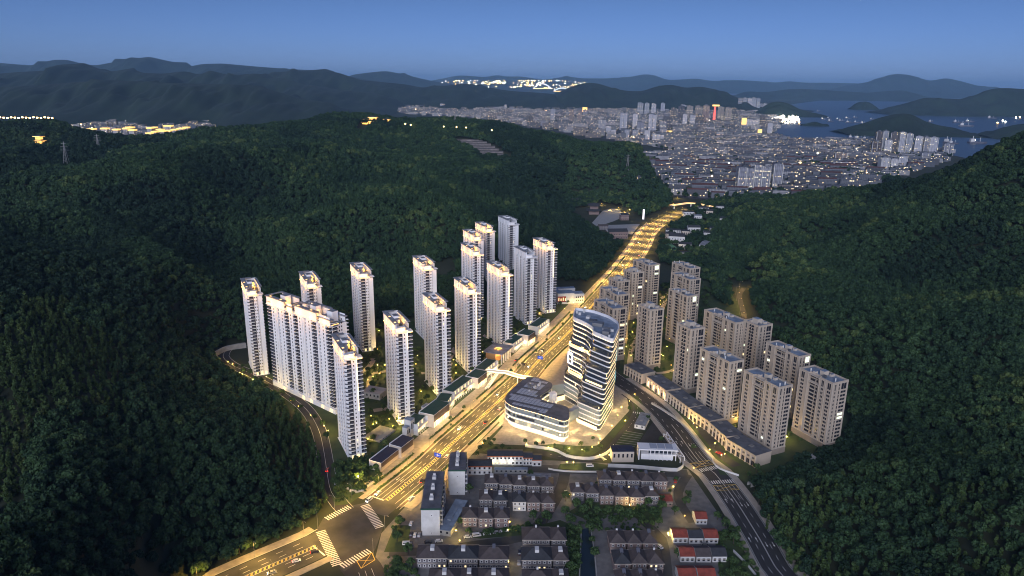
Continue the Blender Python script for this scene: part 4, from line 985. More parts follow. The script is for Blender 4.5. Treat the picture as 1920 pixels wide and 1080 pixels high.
# lit portal frame and tall screen on the facades
b = MB(); Pm = rel(chaikin(office_poly(36))); a, c = np.array(offset(Pm, .3)[2]), np.array(offset(Pm, .3)[6]); d = (c - a) / np.hypot(*(c - a)); L_ = 6.5
for s0, s1, z0, z1 in ((0, L_, 32, 33), (0, L_, 41, 42), (0, 1, 33, 41), (L_ - 1, L_, 33, 41)):
    p, q = a + d * s0, a + d * s1; nn = np.array([d[1], -d[0]]) * .4; b.face([(*(p + nn), z0), (*(q + nn), z0), (*(q + nn), z1), (*(p + nn), z1)])
M['led_cold'] = mat('cold_led_frame', (1, 1, 1), .4, emit=(.85, .82, 1), es=3); b.build('light_frame', M['led_cold'], ot)
b = MB(); Pm = rel(chaikin(office_poly(36))); i = int(len(Pm) * .57); a, c = np.array(offset(Pm, .5)[i]), np.array(offset(Pm, .5)[i + 2]); M['screen'] = mat('led_screen', (.3, .6, .6), .4, emit=(.35, .8, .85), es=1.6)
b.face([(*a, 40), (*c, 40), (*c, 50), (*a, 50)]); b.face([(*a, 24), (*c, 24), (*c, 31), (*a, 31)]); b.build('led_screen', M['screen'], ot)
b = MB()
Pb = rel(chaikin(office_poly(2))); n = len(Pb); seg_strip(b, Pb, int(n * .26), int(n * .42), .12, .3, 3.4); b.build('lobby_window', M['lit_warm'], ot)
for (x, y) in ((50, 487), (58, 480), (67, 478), (74, 497), (83, 520), (46, 497)): lamp_light(ot, x - 60, y - 520, 3.6, 1300, (1, .66, .26), .4)

wg = thing('office_wing', 'low curved office wing with grey panelled roof and three glowing floor lines', 'office building', (18, 505, 0))
WP = [(-4.5, 497), (-3, 508), (7, 531), (14.5, 543), (20, 543.5), (33, 530.5), (32, 522), (22, 507), (22.5, 499), (30, 494), (42, 487.5), (43, 482), (42, 467), (38, 464), (21, 476), (1, 488)]
def relw(P): return [(p[0] - 18, p[1] - 505) for p in P]
Pw = relw(chaikin(WP)); n = len(Pw)
b = MB(); b.prism(offset(Pw, -2.2), .1, 4.0, 0, top=False); b.build('lobby_glass', M['lit_warm'], wg)
for k, z in enumerate((4.0, 8.6, 13.2)):
    b = MB(); b.prism(offset(Pw, -.35), z + .9, z + 4.6, 0, top=False); b.build('glass_storey', M['office_pale'], wg)
    b = MB(); b.prism(offset(Pw, .3), z, z + .9, 0, bottom=True); b.build('floor_band', M['band_white'], wg)
    b = MB(); seg_strip(b, Pw, 0, n, .38, z + .2, z + .72); b.build('light_line', M['led_white'], wg)
    rr = random.Random(k + 5); Pg = offset(Pw, -.30)
    for i in range(n):
        if rr.random() < .33: a, c = Pg[i], Pg[(i + 1) % n]; b = MB(); b.face([(*a, z + 1.4), (*c, z + 1.4), (*c, z + 3.4), (*a, z + 3.4)]); b.build('dark_window', M['office_glass'], wg)
b = MB(); b.prism(offset(Pw, .4), 17.8, 18.6, 0, mt=1, bottom=True); b.build('roof', [M['navy'], M['roof_dark']], wg)
b = MB(); seg_strip(b, Pw, int(n * .62), n + 3, .46, 17.85, 18.2); b.build('light_line', M['led_white'], wg)
b = MB(); M['panel'] = mat('pale_roof_panel', (.34, .37, .44), .4)
ths = R(64); cs, sn = math.cos(ths), math.sin(ths)
for i in range(-8, 16):
    for j in range(-12, 10):
        x, y = -14 + i * 3.3 * cs + j * 2.9 * sn, -8 + i * 3.3 * sn - j * 2.9 * cs
        q = np.array([[x, y], [x + 2.6 * cs, y + 2.6 * sn], [x + 2.6 * sn, y - 2.6 * cs]])
        if inpoly(q, offset(Pw, -1.2)).all() and not (4 < i < 11 and j in (3, 4, 5, 6, 7)) and (i % 4 != 3) and not (abs(j + 3) < 1 and i > 2):
            b.obox(x + 1.3 * cs + 1.2 * sn, y + 1.3 * sn - 1.2 * cs, 2.9, 2.45, 18.604, 18.85, ths)
tag(b.build('roof_panel', M['panel'], wg), kind='stuff')
for i in range(14):
    rr = random.Random(i); b = MB(); x, y = -2 + rr.uniform(-4, 8), 14 + rr.uniform(-6, 10)
    if inpoly(np.array([[x, y]]), offset(Pw, -3))[0]: b.obox(x, y, rr.uniform(1.2, 3.5), rr.uniform(1, 2.5), 18.61, 18.6 + rr.uniform(.8, 2.2), ths); b.build('roof_plant', M['metal_grey'] if i % 2 else M['wall_white'], wg)
for (x, y) in ((0, 484), (9, 478), (20, 470), (31, 463), (41, 459), (47, 470), (-8, 496), (-6, 512), (46, 484)): lamp_light(wg, x - 18, y - 505, 3.4, 1500, (1, .66, .26), .4)
lk = thing('link_block', 'pale glazed link between the curved tower and the low wing', 'office link', (40, 515, 0))
b = MB(); b.prism([(x - 40, y - 515) for x, y in ((42, 486), (52, 498), (50, 503), (40, 490))], 5, 13, 0, mt=1, bottom=True); b.build('wall', [M['office_pale'], M['blue_roof']], lk)
b = MB(); b.prism([(x - 40, y - 515) for x, y in ((24, 541), (31, 535), (46, 541), (43, 548))], 5, 14, 0, mt=1, bottom=True); b.build('gallery', [M['office_pale'], M['pave']], lk)
b = MB(); b.prism([(x - 40, y - 515) for x, y in ((30, 512), (34, 515), (36, 511), (32, 508))], 0, 19, 0); b.build('stair_core', M['band_white'], lk)
b = MB(); b.prism([(x - 40, y - 515) for x, y in ((33, 532), (46, 540), (46, 539.6), (33, 531.6))], .4, 4.5, 0); b.build('lit_wall', M['lit_warm'], lk)
for (x, y) in ((38, 505), (42, 520), (36, 522)): lamp_light(lk, x - 40, y - 515, 4.5, 1500, (1, .72, .32), .4)

# ------------------------------------------------------------------ promenade shops, gate pavilion, footbridge
def shop(label, p0, p1, h, depth, roof, louvre=False, lit=True, cat='shop'):
    A, Bq = np.array(g2(*p0, h)), np.array(g2(*p1, h)); d = Bq - A; L = np.hypot(*d); th = math.atan2(d[1], d[0])
    t = thing('shop_pavilion', label, cat, (A[0], A[1], 0), th)       # local x along the road, local y away from it
    b = MB(); b.box(0, L, 0 if louvre else 2.2, depth, 0, h - .35, 0)
    if not louvre: b.box(0, L, 0, 2.2, h * .5, h * .5 + .7, 0, True); b.box(-.3, .3, -.05, depth, 0, h, 0); b.box(L - .3, L + .3, -.06, depth + .02, 0, h, 0)
    b.build('wall', M['wall_white'] if not louvre else M['beige_trim'], t)
    b = MB(); b.box(-.2, L + .2, -.4 if louvre else 1.6, depth + .2, h - .35, h, 1, True, 0); b.build('roof', [M[roof], M['white']], t)
    b = MB(); b.box(-.3, L + .3, depth + .2, depth + .6, 0, h + .6, 0); b.build('parapet', M['white'], t)
    if louvre:
        b = MB(); b.box(.4, L - .4, -.12, 0, h * .42, h - .7, 0); b.build('louvre', M['brown_louvre'], t)
    n = max(3, int(L / 2.6))
    if lit:
        b = MB()
        for k in range(n):
            x = (k + .12) * L / n; y = -.03 if louvre else 2.15; b.face([(x, y, .3), (x + L / n * .7, y, .3), (x + L / n * .7, y, h * .40), (x, y, h * .40)])
            if not louvre and k % 2: b.face([(x, y, h * .58), (x + L / n * .7, y, h * .58), (x + L / n * .7, y, h * .86), (x, y, h * .86)])
        b.build('shop_window', M['lit_warm'], t)
        for k in range(n + 1):
            if not louvre: b = MB(); b.box(k * L / n - .18, k * L / n + .18, -.02, .34, 0, h * .5, 0); b.build('column', M['white'], t)
        b = MB(); b.box(.2, L - .2, -.2, -.1, h * .5 if not louvre else h * .4, h * .5 + .16 if not louvre else h * .4 + .16, 0, True); b.build('light_line', M['led_warm'], t)
        for k in range(max(1, int(L / 9))): lamp_light(t, (k + .5) * L / max(1, int(L / 9)), -1.2, 3.2, 900, (1, .75, .4), .3)
    return t
shop('navy roofed pavilion nearest the junction', (714, 867.5), (747.5, 841), 7, 8.5, 'navy', True, False, 'pavilion')
shop('second navy roofed pavilion, stepped up from the first', (752, 838), (775, 820.6), 9, 9, 'navy', True, False, 'pavilion')
shop('first green roofed shop beside the white lift tower', (783.8, 796), (801.9, 780), 9, 11, 'green_roof')
shop('broad green roofed shop with long brown louvre facing the road', (813, 778), (842.5, 755), 11, 12, 'green_roof', True)
shop('small green roofed shop between the brown louvre and the long shop', (833.8+9, 753), (851+1, 739), 9, 11, 'green_roof')
shop('long green roofed shop with bright upper windows below the corner strip tower', (853, 735.6), (890, 708.5), 9, 11, 'green_roof')
shop('green roofed shop with brown louvre beside the footbridge', (896, 709), (913, 696), 10, 11, 'green_roof', True)
shop('green roofed shop before the square gate pavilion', (912, 694), (934, 676), 9, 11, 'green_roof')
shop('green roofed shop just beyond the gate pavilion', (964.4, 645), (986, 628.8), 9, 11, 'green_roof')
shop('green roofed shop with brown louvre and round roof vent', (990.6, 629), (1003.8, 620.6), 11, 12, 'green_roof', True)
shop('last green roofed shop at the far end of the row', (1010, 613), (1030, 598.8), 9, 11, 'green_roof')
def flat_block(name, label, cat, x, y, w, d, h, rz, wall='wall_white', roof='blue_roof'):
    t = thing(name, label, cat, (x, y, 0), rz); b = MB(); b.box(-w / 2, w / 2, -d / 2, d / 2, 0, h, 0); b.build('wall', M[wall], t)
    b = MB(); b.box(-w / 2 - .1, w / 2 + .1, -d / 2 - .1, d / 2 + .1, h, h + .25, 0, True); b.box(-w * .2, w * .1, -d * .2, d * .2, h + .25, h + .8, 0); b.build('roof', M[roof], t)
    b = MB()
    for k in range(max(2, int(w / 3))): xx = -w / 2 + (k + .3) * w / max(2, int(w / 3)); b.box(xx, xx + 1.2, -d / 2 - .06, -d / 2, h * .45, h * .8, 0)
    b.build('window', M['glass_dark'], t); return t
lt_ = R(64)
flat_block('lift_tower', 'white lift tower at the head of the green roofed shops', 'lift tower', *g2(768, 815), 5, 6, 13, lt_); flat_block('lift_tower', 'shorter white stair block beside the lift tower', 'stair block', *g2(762, 821), 4, 4, 9, lt_)
flat_block('plant_block', 'small white plant block behind the brown louvre shop', 'plant room', *g2(801, 778), 7, 6, 8, lt_); flat_block('plant_block', 'lower white plant block behind the brown louvre shop', 'plant room', *g2(793, 785), 5, 5, 5.5, lt_)
flat_block('club_house', 'low grey garden house with panelled roof behind the junction tower', 'garden house', *g2(703, 742), 17, 13, 5, R(-20), 'concrete', 'concrete')
flat_block('ramp_cover', 'slatted pale ramp cover beside the navy roofed pavilions', 'ramp cover', *g2(712, 815), 20, 14, 1.2, lt_, 'concrete', 'concrete')
# gate pavilion
gp = [np.array(g2(*p, 11)) for p in ((910.6, 659), (937.5, 664), (957.5, 648), (930, 644))]; gc = sum(gp) / 4; gth = math.atan2(*(gp[2] - gp[1])[::-1])
t = thing('gate_pavilion', 'square gate pavilion with a glowing opening in its grey roof', 'gate pavilion', (gc[0], gc[1], 0), gth)
b = MB(); S_ = 12.5
for x0, x1, y0, y1 in ((-S_, S_, -10, -3), (-S_, S_, 3, 10), (-S_, -3, -3, 3), (3, S_, -3, 3)): b.box(x0, x1, y0, y1, 10.4, 11.2, 0, True)
b.build('roof', M['roof_grey'], t)
b = MB(); b.box(-3, 3, -3.0, -2.85, 9, 10.9, 0); b.box(-3, 3, 2.85, 3.0, 9, 10.9, 0); b.box(-3, -2.85, -2.8, 2.8, 9, 10.9, 0); b.box(2.85, 3, -2.8, 2.8, 9, 10.9, 0); b.build('skylight_rim', mat('amber_glow_panel', (.8, .4, .1), .5, emit=(1, .45, .1), es=2.4), t)
for x in (-10, -5, 0, 5, 10):
    b = MB(); b.box(x - .6, x + .6, -8.6, -7.6, 0, 10.4, 0); b.build('column', M['wall_white'], t)
b = MB(); b.box(-10, 10, -2, 8, 0, 10.4, 0); b.build('wall', mat('amber_timber_wall', (.45, .24, .09), .7), t)
for x in (-8, 0, 8): lamp_light(t, x, -5, 8, 2600, (1, .6, .22), .4)
lamp_light(t, 0, 0, 12.5, 1200, (1, .5, .15), .5)
# footbridge
fb = Path([g2(*p, 7) for p in ((906, 697), (918, 695), (934, 697), (948, 697.5), (962, 702.5), (978, 706.5), (998, 709))], 3)
t = thing('footbridge', 'white curving footbridge with glowing edges over the main road', 'footbridge')
b = MB(); strip(b, fb, -2.6, 2.6, 7.2, step=3); strip(b, fb, -2.6, 2.6, 6.4, step=3, h=-.8); b.build('deck', M['band_white'], t)
for o in (2.65, -2.65):
    b = MB(); strip(b, fb, o - .1, o + .1, 7.6, step=3, h=.45); b.build('light_line', M['led_white'], t)
for q in (8, 34, fb.L - 4):
    x, y = fb.at(q); b = MB(); b.tube([(x, y, 0), (x, y, 6.4)], .5, 0, 8); b.build('pier', M['band_white'], t)
st = Path([g2(933, 700, 7), g2(912, 731, 0)], 2); b = MB()
for k in range(16):
    q = st.L * k / 16; x, y = st.at(q + st.L / 32); b.obox(x, y, st.L / 16 + .02, 2.2, 7 * (1 - (k + 1) / 16) - .1, 7 * (1 - k / 16.5), st.ang(q + 1), 0, bottom=True)
b.build('stair', M['band_white'], t)
for o in (1.25, -1.25):
    b = MB(); x0, y0 = st.at(0, o); x1, y1 = st.at(st.L, o); b.tube([(x0, y0, 7.8), (x1, y1, 1)], .1, 0, 5); b.build('light_line', M['led_white'], t)

# ------------------------------------------------------------------ beige shop row under the right towers
def arcade(label, p0, p1, h, depth, seed=0, gate=False):
    A, Bq = np.array(g2(*p0, h)), np.array(g2(*p1, h)); d = Bq - A; L = np.hypot(*d); th = math.atan2(d[1], d[0])
    t = thing('shop_row', label, 'shop row', (A[0], A[1], 0), th)
    b = MB(); b.box(0, L, .6, depth, 0, h - .5, 0, mt=1); b.box(-.15, L + .15, -.1, depth + .1, h - .5, h + .25, 0, True, 1); b.build('wall', [M['beige'], M['roof_dark']], t)
    n = max(3, int(L / 4.0)); st_ = L / n
    for k in range(n + 1): b = MB(); b.box(k * st_ - .45, k * st_ + .45, -.15, .62, 0, h - .52, 0); b.build('column', M['beige_trim'], t)
    for k in range(n):
        inst('shop_window', win_mesh(round(st_ - 1.3, 1), 3.6, 'warm' if gate and k % 2 == 0 else None, .14, 'beige_dark', .1), t, ((k + .5) * st_, .58, .3))
        inst('window', win_mesh(round((st_ - 1.3) * .7, 1), 1.8, None, .14, 'beige_trim', .12), t, ((k + .5) * st_, .58, 5.2))
    b = MB()
    for k in range(0, n, 3): b.box((k + .2) * st_, (k + .8) * st_, depth * .4, depth * .6, h + .25, h + .9, 0)
    b.build('roof_plant', M['metal_grey'], t)
    if gate:
        for x in (.12, .4, .66, .92):
            b = MB(); b.box(L * x - .25, L * x + .25, -.5, -.16, 3, 6.4, 0, True); b.build('wall_lamp', M['led_warm'], t); lamp_light(t, L * x, -1.4, 4.5, 600, (1, .6, .25), .3)
    return t
arcade('beige shop row nearest the curved tower, under the slim lone tower', (1171, 684), (1203, 702), 9, 15)
arcade('beige gate lobby with four glowing wall lamps in the shop row', (1213, 706), (1249, 732), 9, 14, gate=True)
arcade('beige shop row under the tower with white roof tanks', (1252, 735), (1291, 764), 9, 14)
arcade('beige shop row under the left of the two front towers', (1293, 766), (1329, 790), 9, 14)
arcade('short beige shop row with blank wall between the two front towers', (1331, 792), (1361, 819), 9, 14)
arcade('last beige shop row at the foot of the nearest beige tower', (1363, 823), (1417, 855), 9, 15)
x, y = g2(1525, 868); flat_block('pump_house', 'small beige pump house at the wood edge right of the shop row', 'pump house', x, y, 11, 9, 4, R(20), 'beige_trim', 'concrete')
def wall_run(label, pts, h, m='wall_white', th=.4, z=0, cat='wall'):
    p_ = Path([g2(*p) for p in pts], 4); b = MB(); strip(b, p_, -th / 2, th / 2, z + h, step=4, h=h); return tag(b.build('boundary_wall', M[m]), label, cat)
wall_run('long pale stone wall below the nearest beige tower at the wood edge', [(1404, 912), (1450, 898), (1550, 862)], 2.6, 'concrete', 3.0)
wall_run('curved white retaining wall around the office lawn', [(985, 838), (1040, 846), (1065, 858), (1110, 862), (1140, 850), (1150, 838)], 2.2)
wall_run('white garden wall between the two square buildings and the villas', [(1140, 876), (1190, 878), (1272, 884), (1280, 870)], 2.6)
wall_run('low white wall along the lane behind the orange roofed shops', [(1028, 880), (1060, 885), (1140, 886)], 1.2)
wall_run('pale kerb wall beside the second road at the corner lawn', [(1335, 862), (1345, 878), (1385, 893)], 1.4)
wall_run('white curved wall at the junction lawn', [(627, 908), (640, 915), (654, 918)], 1.4); wall_run('long pale terrace wall on the junction lawn', [(656, 922), (675, 924), (720, 890)], 1.6, 'kerb', .9)
wall_run('pale fence wall along the bottom right verge', [(1375, 1035), (1400, 1060), (1420, 1085)], 1.6)
wall_run('pale sound wall between second road and frontage lane', [(1222, 757), (1250, 774), (1285, 800), (1320, 843), (1335, 862)], 1.2, 'kerb', 1.6)
# bridge ramp entrance at the far left of the estate
wall_run('grey arched viaduct wall at the left edge of the estate', [(398, 672), (425, 658), (462, 652)], 5, 'concrete', 1.0)

# ------------------------------------------------------------------ village houses
def hip_roof(w, d, z, h, ov=.55, ridge=None):
    b = MB(); a, c = w / 2 + ov, d / 2 + ov; r = max(0.0, (a - c)) if ridge is None else ridge
    if a < c: r = 0; rr = c - a
    else: rr = 0
    p = [(-a, -c, z), (a, -c, z), (a, c, z), (-a, c, z)]; q0, q1 = ((-r, 0, z + h), (r, 0, z + h)) if not rr else ((0, -rr, z + h), (0, rr, z + h))
    if not rr: b.face([p[0], p[1], q1, q0]); b.face([p[1], p[2], q1]); b.face([p[2], p[3], q0, q1]); b.face([p[3], p[0], q0])
    else: b.face([p[0], p[1], q0]); b.face([p[1], p[2], q1, q0]); b.face([p[2], p[3], q1]); b.face([p[3], p[0], q0, q1])
    b.face([p[3], p[2], p[1], p[0]], 1); 
    for x, y in ((0, -c - .02), (0, c + .02)): b.box(-a, a, y - .1, y + .1, z - .12, z + .16, 1, True)
    return b
VW = {}
def villa(label, x, y, w, d, h, rz=0.0, wall='brick_grey', roof='tile_brown', nwin=3, lit=(), group=None, kindname='house', white_frames=True, gable=False, skyl=True, ridge_h=3.0):
    t = thing(kindname, label, 'house', (x, y, 0), rz, group)
    b = MB(); b.box(-w / 2, w / 2, -d / 2, d / 2, 0, h, 0); b.box(-w / 2 - .06, w / 2 + .06, -d / 2 - .06, d / 2 + .06, h * .49, h * .49 + .28, 1, True); b.build('wall', [M[wall], M['beige_trim']], t)
    if gable:
        b = MB(); a, c = w / 2 + .3, d / 2 + .4
        b.face([(-a, -c, h), (a, -c, h), (a, 0, h + ridge_h), (-a, 0, h + ridge_h)]); b.face([(a, c, h), (-a, c, h), (-a, 0, h + ridge_h), (a, 0, h + ridge_h)]); b.face([(-a, -c, h), (-a, 0, h + ridge_h), (-a, c, h)], 1); b.face([(a, -c, h), (a, c, h), (a, 0, h + ridge_h)], 1); rf = b.build('roof', [M[roof], M['wall_white']], t)
    else: rf = hip_roof(w, d, h, ridge_h).build('roof', [M[roof], M['beige_trim']], t)
    if skyl:
        b = MB(); k = RNG.choice((0, 1, 2))
        if k == 0: b.box(-.5, .5, d * .12, d * .12 + .8, h + ridge_h * .4, h + ridge_h + .7, 0); b.build('chimney', M['wall_white'], rf)
        elif k == 1: b.box(-1.1, 1.1, -d * .22, d * .1, h + ridge_h * .5, h + ridge_h + .25, 0); b.build('roof_terrace', M['wall_white'], rf)
        else: b.face([(-.9, -d * .1, h + ridge_h * .92), (.9, -d * .1, h + ridge_h * .92), (.9, d * .12, h + ridge_h * 1.25), (-.9, d * .12, h + ridge_h * 1.25)]); b.box(-.9, .9, d * .1, d * .16, h + ridge_h * .5, h + ridge_h * 1.25, 0); b.build('solar_panel', M['glass_rail'], rf)
    st_ = w / nwin; fl = 2 if h > 5 else 1
    for f_ in range(fl):
        for k in range(nwin):
            l_ = 'warm' if (f_, k) in lit else None
            inst('window', win_mesh(1.35 if st_ > 2.4 else 1.05, 1.6, l_, .26 if white_frames else .1, 'wall_white' if white_frames else 'brick_grey', .09), t, ((k + .5) * st_ - w / 2, -d / 2, .9 + f_ * h * .5))
    inst('side_window', win_mesh(1.1, 1.5, None, .2, 'wall_white', .09), t, (w / 2, 0, h * .6), R(90))
    return t
ORD = ['first', 'second', 'third', 'fourth', 'fifth', 'sixth', 'seventh']
def row(desc, items, h, depth, ridge, group, base='brick_grey', **kw):  # items: (x0, x1, y_eave, opts)
    for i, it in enumerate(items):
        x0, x1, ye = it[:3]; o = dict(kw); o.update(it[3] if len(it) > 3 else {})
        z = h + .05; A, B_ = np.array(g(x0, ye, z)), np.array(g(x1, ye, z)); c = (A + B_) / 2; w = abs(B_[0] - A[0]) - .5
        wall = o.pop('wall', base); extra = o.pop('x', '')
        villa(f'{extra or ("brown roofed" if o.get("roof", "tile_brown") == "tile_brown" else "dark roofed")} house, {ORD[i]} in {desc}', c[0], c[1] + depth / 2, w, depth, h, R(1.2), wall, ridge_h=ridge, group=group, **o)
VG = 'village houses'
D8 = lambda l, ox, oy, s: [((ox + a / s), (ox + b_ / s), (oy + y / s)) + tuple(r) for a, b_, y, *r in l]
row('the upper left row of five behind the dark house', D8([(390, 592, 365, dict(lit=((0, 1), (0, 0)))), (605, 805, 382, dict(lit=((0, 1),))), (810, 1015, 395), (1020, 1222, 405), (1230, 1428, 415)], 860, 860, 8), 6.4, 10, 3.2, VG)
row('the pair left of the white walled house', D8([(305, 508, 612), (515, 728, 626, dict(roof='tile_dark'))], 860, 860, 8), 6.4, 10, 3.2, VG)
row('the middle row of three facing the V shaped lawn', D8([(805, 1012, 645, dict(wall='wall_white', roof='tile_dark', x='white walled', lit=((0, 1),))), (1018, 1228, 656, dict(wall='brick_pink')), (1240, 1443, 664, dict(wall='brick_pink', nwin=2))], 860, 860, 8), 6.4, 10, 3.2, VG)
row('the front row of three above the line of parked cars', D8([(50, 282, 882, dict(wall='brick_pink')), (288, 522, 895, dict(wall='brick_pink', lit=((0, 1),))), (532, 758, 890, dict(wall='brick_pink', nwin=2))], 860, 860, 8), 6.4, 10, 3.2, VG)
row('the row of five below the white garden wall', D8([(650, 750, 356), (755, 856, 360), (860, 961, 362, dict(lit=((0, 0),))), (965, 1062, 366), (1065, 1168, 370, dict(wall='brick_pink'))], 960, 810, 4), 6.4, 10, 3.2, VG)
row('the row of six above the curving lane', D8([(442, 545, 452, dict(lit=((1, 0),))), (552, 655, 459), (658, 766, 476, dict(wall='brick_pink')), (770, 880, 483, dict(wall='brick_pink')), (885, 996, 488, dict(wall='brick_pink')), (1000, 1102, 480)], 960, 810, 4), 6.4, 10, 3.2, VG)
row('the broad row of three by the lower left yard', D8([(118, 455, 500, dict(lit=((0, 4), (0, 5)))), (460, 792, 506, dict(roof='tile_dark', lit=((1, 0), (0, 3)))), (798, 1128, 512, dict(lit=((0, 5),)))], 760, 960, 5.82), 6.6, 11, 3.6, VG, nwin=6)
row('the bottom edge row left of the village lane', D8([(245, 590, 770), (595, 785, 770, dict(nwin=3)), (790, 1130, 770)], 760, 960, 5.82), 6.6, 11, 3.6, VG, nwin=6)
row('the upper pair beside the canal', D8([(1275, 1582, 300, dict(lit=((0, 0), (0, 1), (0, 3)))), (1590, 1757, 302, dict(nwin=3, lit=((0, 1),)))], 760, 960, 5.82), 6.6, 11, 3.6, VG, nwin=6)
row('the second pair beside the canal', D8([(1270, 1604, 522, dict(lit=((0, 3), (0, 4)), roof='tile_dark')), (1610, 1780, 524, dict(nwin=2))], 760, 960, 5.82), 6.6, 11, 3.6, VG, nwin=6)
row('the bottom edge pair beside the canal', D8([(1280, 1612, 780), (1620, 1790, 782, dict(nwin=2))], 760, 960, 5.82), 6.6, 11, 3.6, VG, nwin=6)
row('the upper trio right of the canal', D8([(472, 648, 328, dict(wall='brick_pink', lit=((0, 0),))), (655, 812, 330, dict(wall='brick_pink', nwin=2)), (820, 982, 330, dict(wall='brick_pink', nwin=2))], 1060, 960, 5.65), 6.6, 11, 3.6, VG)
row('the lower trio right of the canal', D8([(520, 697, 545, dict(wall='brick_pink', nwin=2, roof='tile_dark')), (703, 872, 542, dict(wall='brick_pink')), (880, 1046, 544, dict(wall='brick_pink', lit=((1, 0), (1, 1), (0, 0))))], 1060, 960, 5.65), 6.6, 11, 3.6, VG)
row('the bottom edge trio right of the canal', D8([(550, 720, 770), (730, 890, 770), (900, 1065, 770)], 1060, 960, 5.65), 6.6, 11, 3.6, VG)
RG = 'single storey cottages by the dark road'
row('the upper cottage trio beside the dark road', D8([(1140, 1302, 268, dict(roof='tile_red', x='red roofed')), (1308, 1466, 274, dict(roof='tile_dark', x='dark roofed')), (1472, 1626, 272, dict(roof='tile_red', x='red roofed'))], 1060, 960, 5.65), 3.8, 9, 2.2, RG, 'wall_white', gable=True, white_frames=False, skyl=False)
row('the lower cottage trio beside the dark road', D8([(1215, 1378, 468, dict(roof='tile_red', x='faded red roofed')), (1385, 1550, 470, dict(roof='tile_brown', x='brown roofed')), (1556, 1716, 468, dict(roof='tile_dark', x='dark roofed'))], 1060, 960, 5.65), 3.8, 9, 2.2, RG, 'wall_white', gable=True, white_frames=False, skyl=False)
row('the bottom edge cottages beside the dark road', D8([(1200, 1395, 690, dict(roof='tile_red', x='maroon roofed')), (1410, 1602, 690, dict(roof='tile_red', x='orange red roofed'))], 1060, 960, 5.65), 3.8, 9, 2.2, RG, 'wall_white', gable=True, white_frames=False, skyl=False)
row('the lone corner plot above the cottage trio', D8([(1380, 1508, 72, dict(roof='tile_red', x='small red roofed'))], 1060, 960, 5.65), 3.8, 8, 2.2, RG, 'wall_white', gable=True, white_frames=False, skyl=False)
row('the end plot of the six house row', D8([(1105, 1207, 518, dict(roof='tile_red', x='low red roofed'))], 960, 810, 4), 3.8, 8, 1.6, RG, 'brick_pink', gable=True, white_frames=False, skyl=False)
# white shop houses with orange eaves
def orange_house(label, x0, x1, ye, h, d, n, lit=()):
    A, B_ = np.array(g(x0, ye, h)), np.array(g(x1, ye, h)); c = (A + B_) / 2; w = B_[0] - A[0]
    t = villa(label, c[0], c[1] + d / 2, w, d, h, math.atan2(B_[1] - A[1], w), 'wall_white', 'tile_dark', n, lit, None, 'shop_house', False, True, False, 1.6)
    b = MB(); b.box(-w / 2 - .3, w / 2 + .3, -d / 2 - .55, -d / 2 - .42, h - .5, h + .12, 0, True); b.build('eave_band', M['tile_orange'], t); return t
th_ = orange_house('long white shop house with orange eaves and brightly lit ground floor', 914, 980, 855, 7, 9, 9, tuple((0, k) for k in range(6)))
for x in (-8, -2, 4): lamp_light(th_, x, -6, 3.5, 350, (1, .95, .7), .4)
orange_house('lower white shop house with orange eaves at the right end of the row', 981, 998, 858, 6, 8, 3); orange_house('small white shop house with orange eaves nearest the lane', 998, 1015, 862, 5, 8, 2)
orange_house('white two storey shop house beside the white apartment block', 876, 922, 874, 6.4, 9, 5)
def white_flats(label, x0, x1, yb, H, depth, rz):
    A, B_ = np.array(g2(x0, yb)), np.array(g2(x1, yb)); w = np.hypot(*(B_ - A)); t = thing('flat_block', label, 'apartment block', (*((A + B_) / 2), 0), rz)
    b = MB(); b.box(-w / 2, w / 2, 0, depth, 0, H, 0); 
    for y in np.arange(3, depth - 3, 6.0):
        b.box(-w / 2 - .8, -w / 2, y, y + 2.2, 1, H - 1, 0)
    b.build('wall', M['wall_white'], t)
    b = MB(); b.box(-w / 2 - .6, w / 2 + .6, -.5, depth + .5, H, H + .35, 0, True); b.box(-w / 2 - .7, w / 2 + .7, -.62, -.5, H - .5, H + .5, 1, True); b.box(w / 2 + .6, w / 2 + .72, -.5, depth + .5, H - .5, H + .5, 1, True); b.build('roof', [M['roof_dark'], M['green_roof']], t)
    for k in range(3): b = MB(); y = depth * (.2 + .28 * k); b.box(-1.3, 1.0, y, y + 2.4, H + .35, H + 2.0, 0); b.box(-1.0, .6, y + 2.5, y + 3.3, H + .35, H + 2.9, 0); b.build('roof_hatch', M['wall_white'], t)
    n = int(H / 3)
    for i in range(n):
        for y in (depth * .15, depth * .5, depth * .82):
            b = MB() if False else None
            inst('balcony', cached(('fb',), lambda: (lambda q: (q.box(0, 1.4, -1.6, 1.6, 0, 1.0, 0, True), q.box(.02, .9, -1.4, 1.4, 1.0, 2.4, 1), q.mesh('balcony', [M['wall_white'], M['glass_rail']]))[-1])(MB())), t, (w / 2, y, .8 + i * 3))
    inst('window', win_mesh(.8, .9, None, .12), t, (0.4, 0, H * .72)); inst('window', win_mesh(.8, .9, None, .12), t, (0.2, 0, 1.2))
    return t
white_flats('tall white apartment block with black roof nearest the junction', 792, 825, 1004, 17.5, 40, R(2)); white_flats('second white apartment block with black roof beside the main road', 843, 872, 928, 17.5, 22, R(2))
x, y = g2(850, 975); t = flat_block('shed', 'long blue grey roofed shed beside the tall white apartment block', 'shed', x, y, 7.5, 32, 3.6, R(-14), 'concrete', 'blue_roof')
x, y = g2(958, 886); flat_block('shed', 'pale blue roofed long shed behind the upper house row', 'shed', x, y, 22, 3, 3, R(0), 'concrete', 'blue_roof')
x, y = g2(1010, 898); flat_block('shed', 'low concrete shed with pale wall behind the upper house row', 'shed', x, y, 16, 4, 3, R(-4), 'concrete', 'roof_grey')
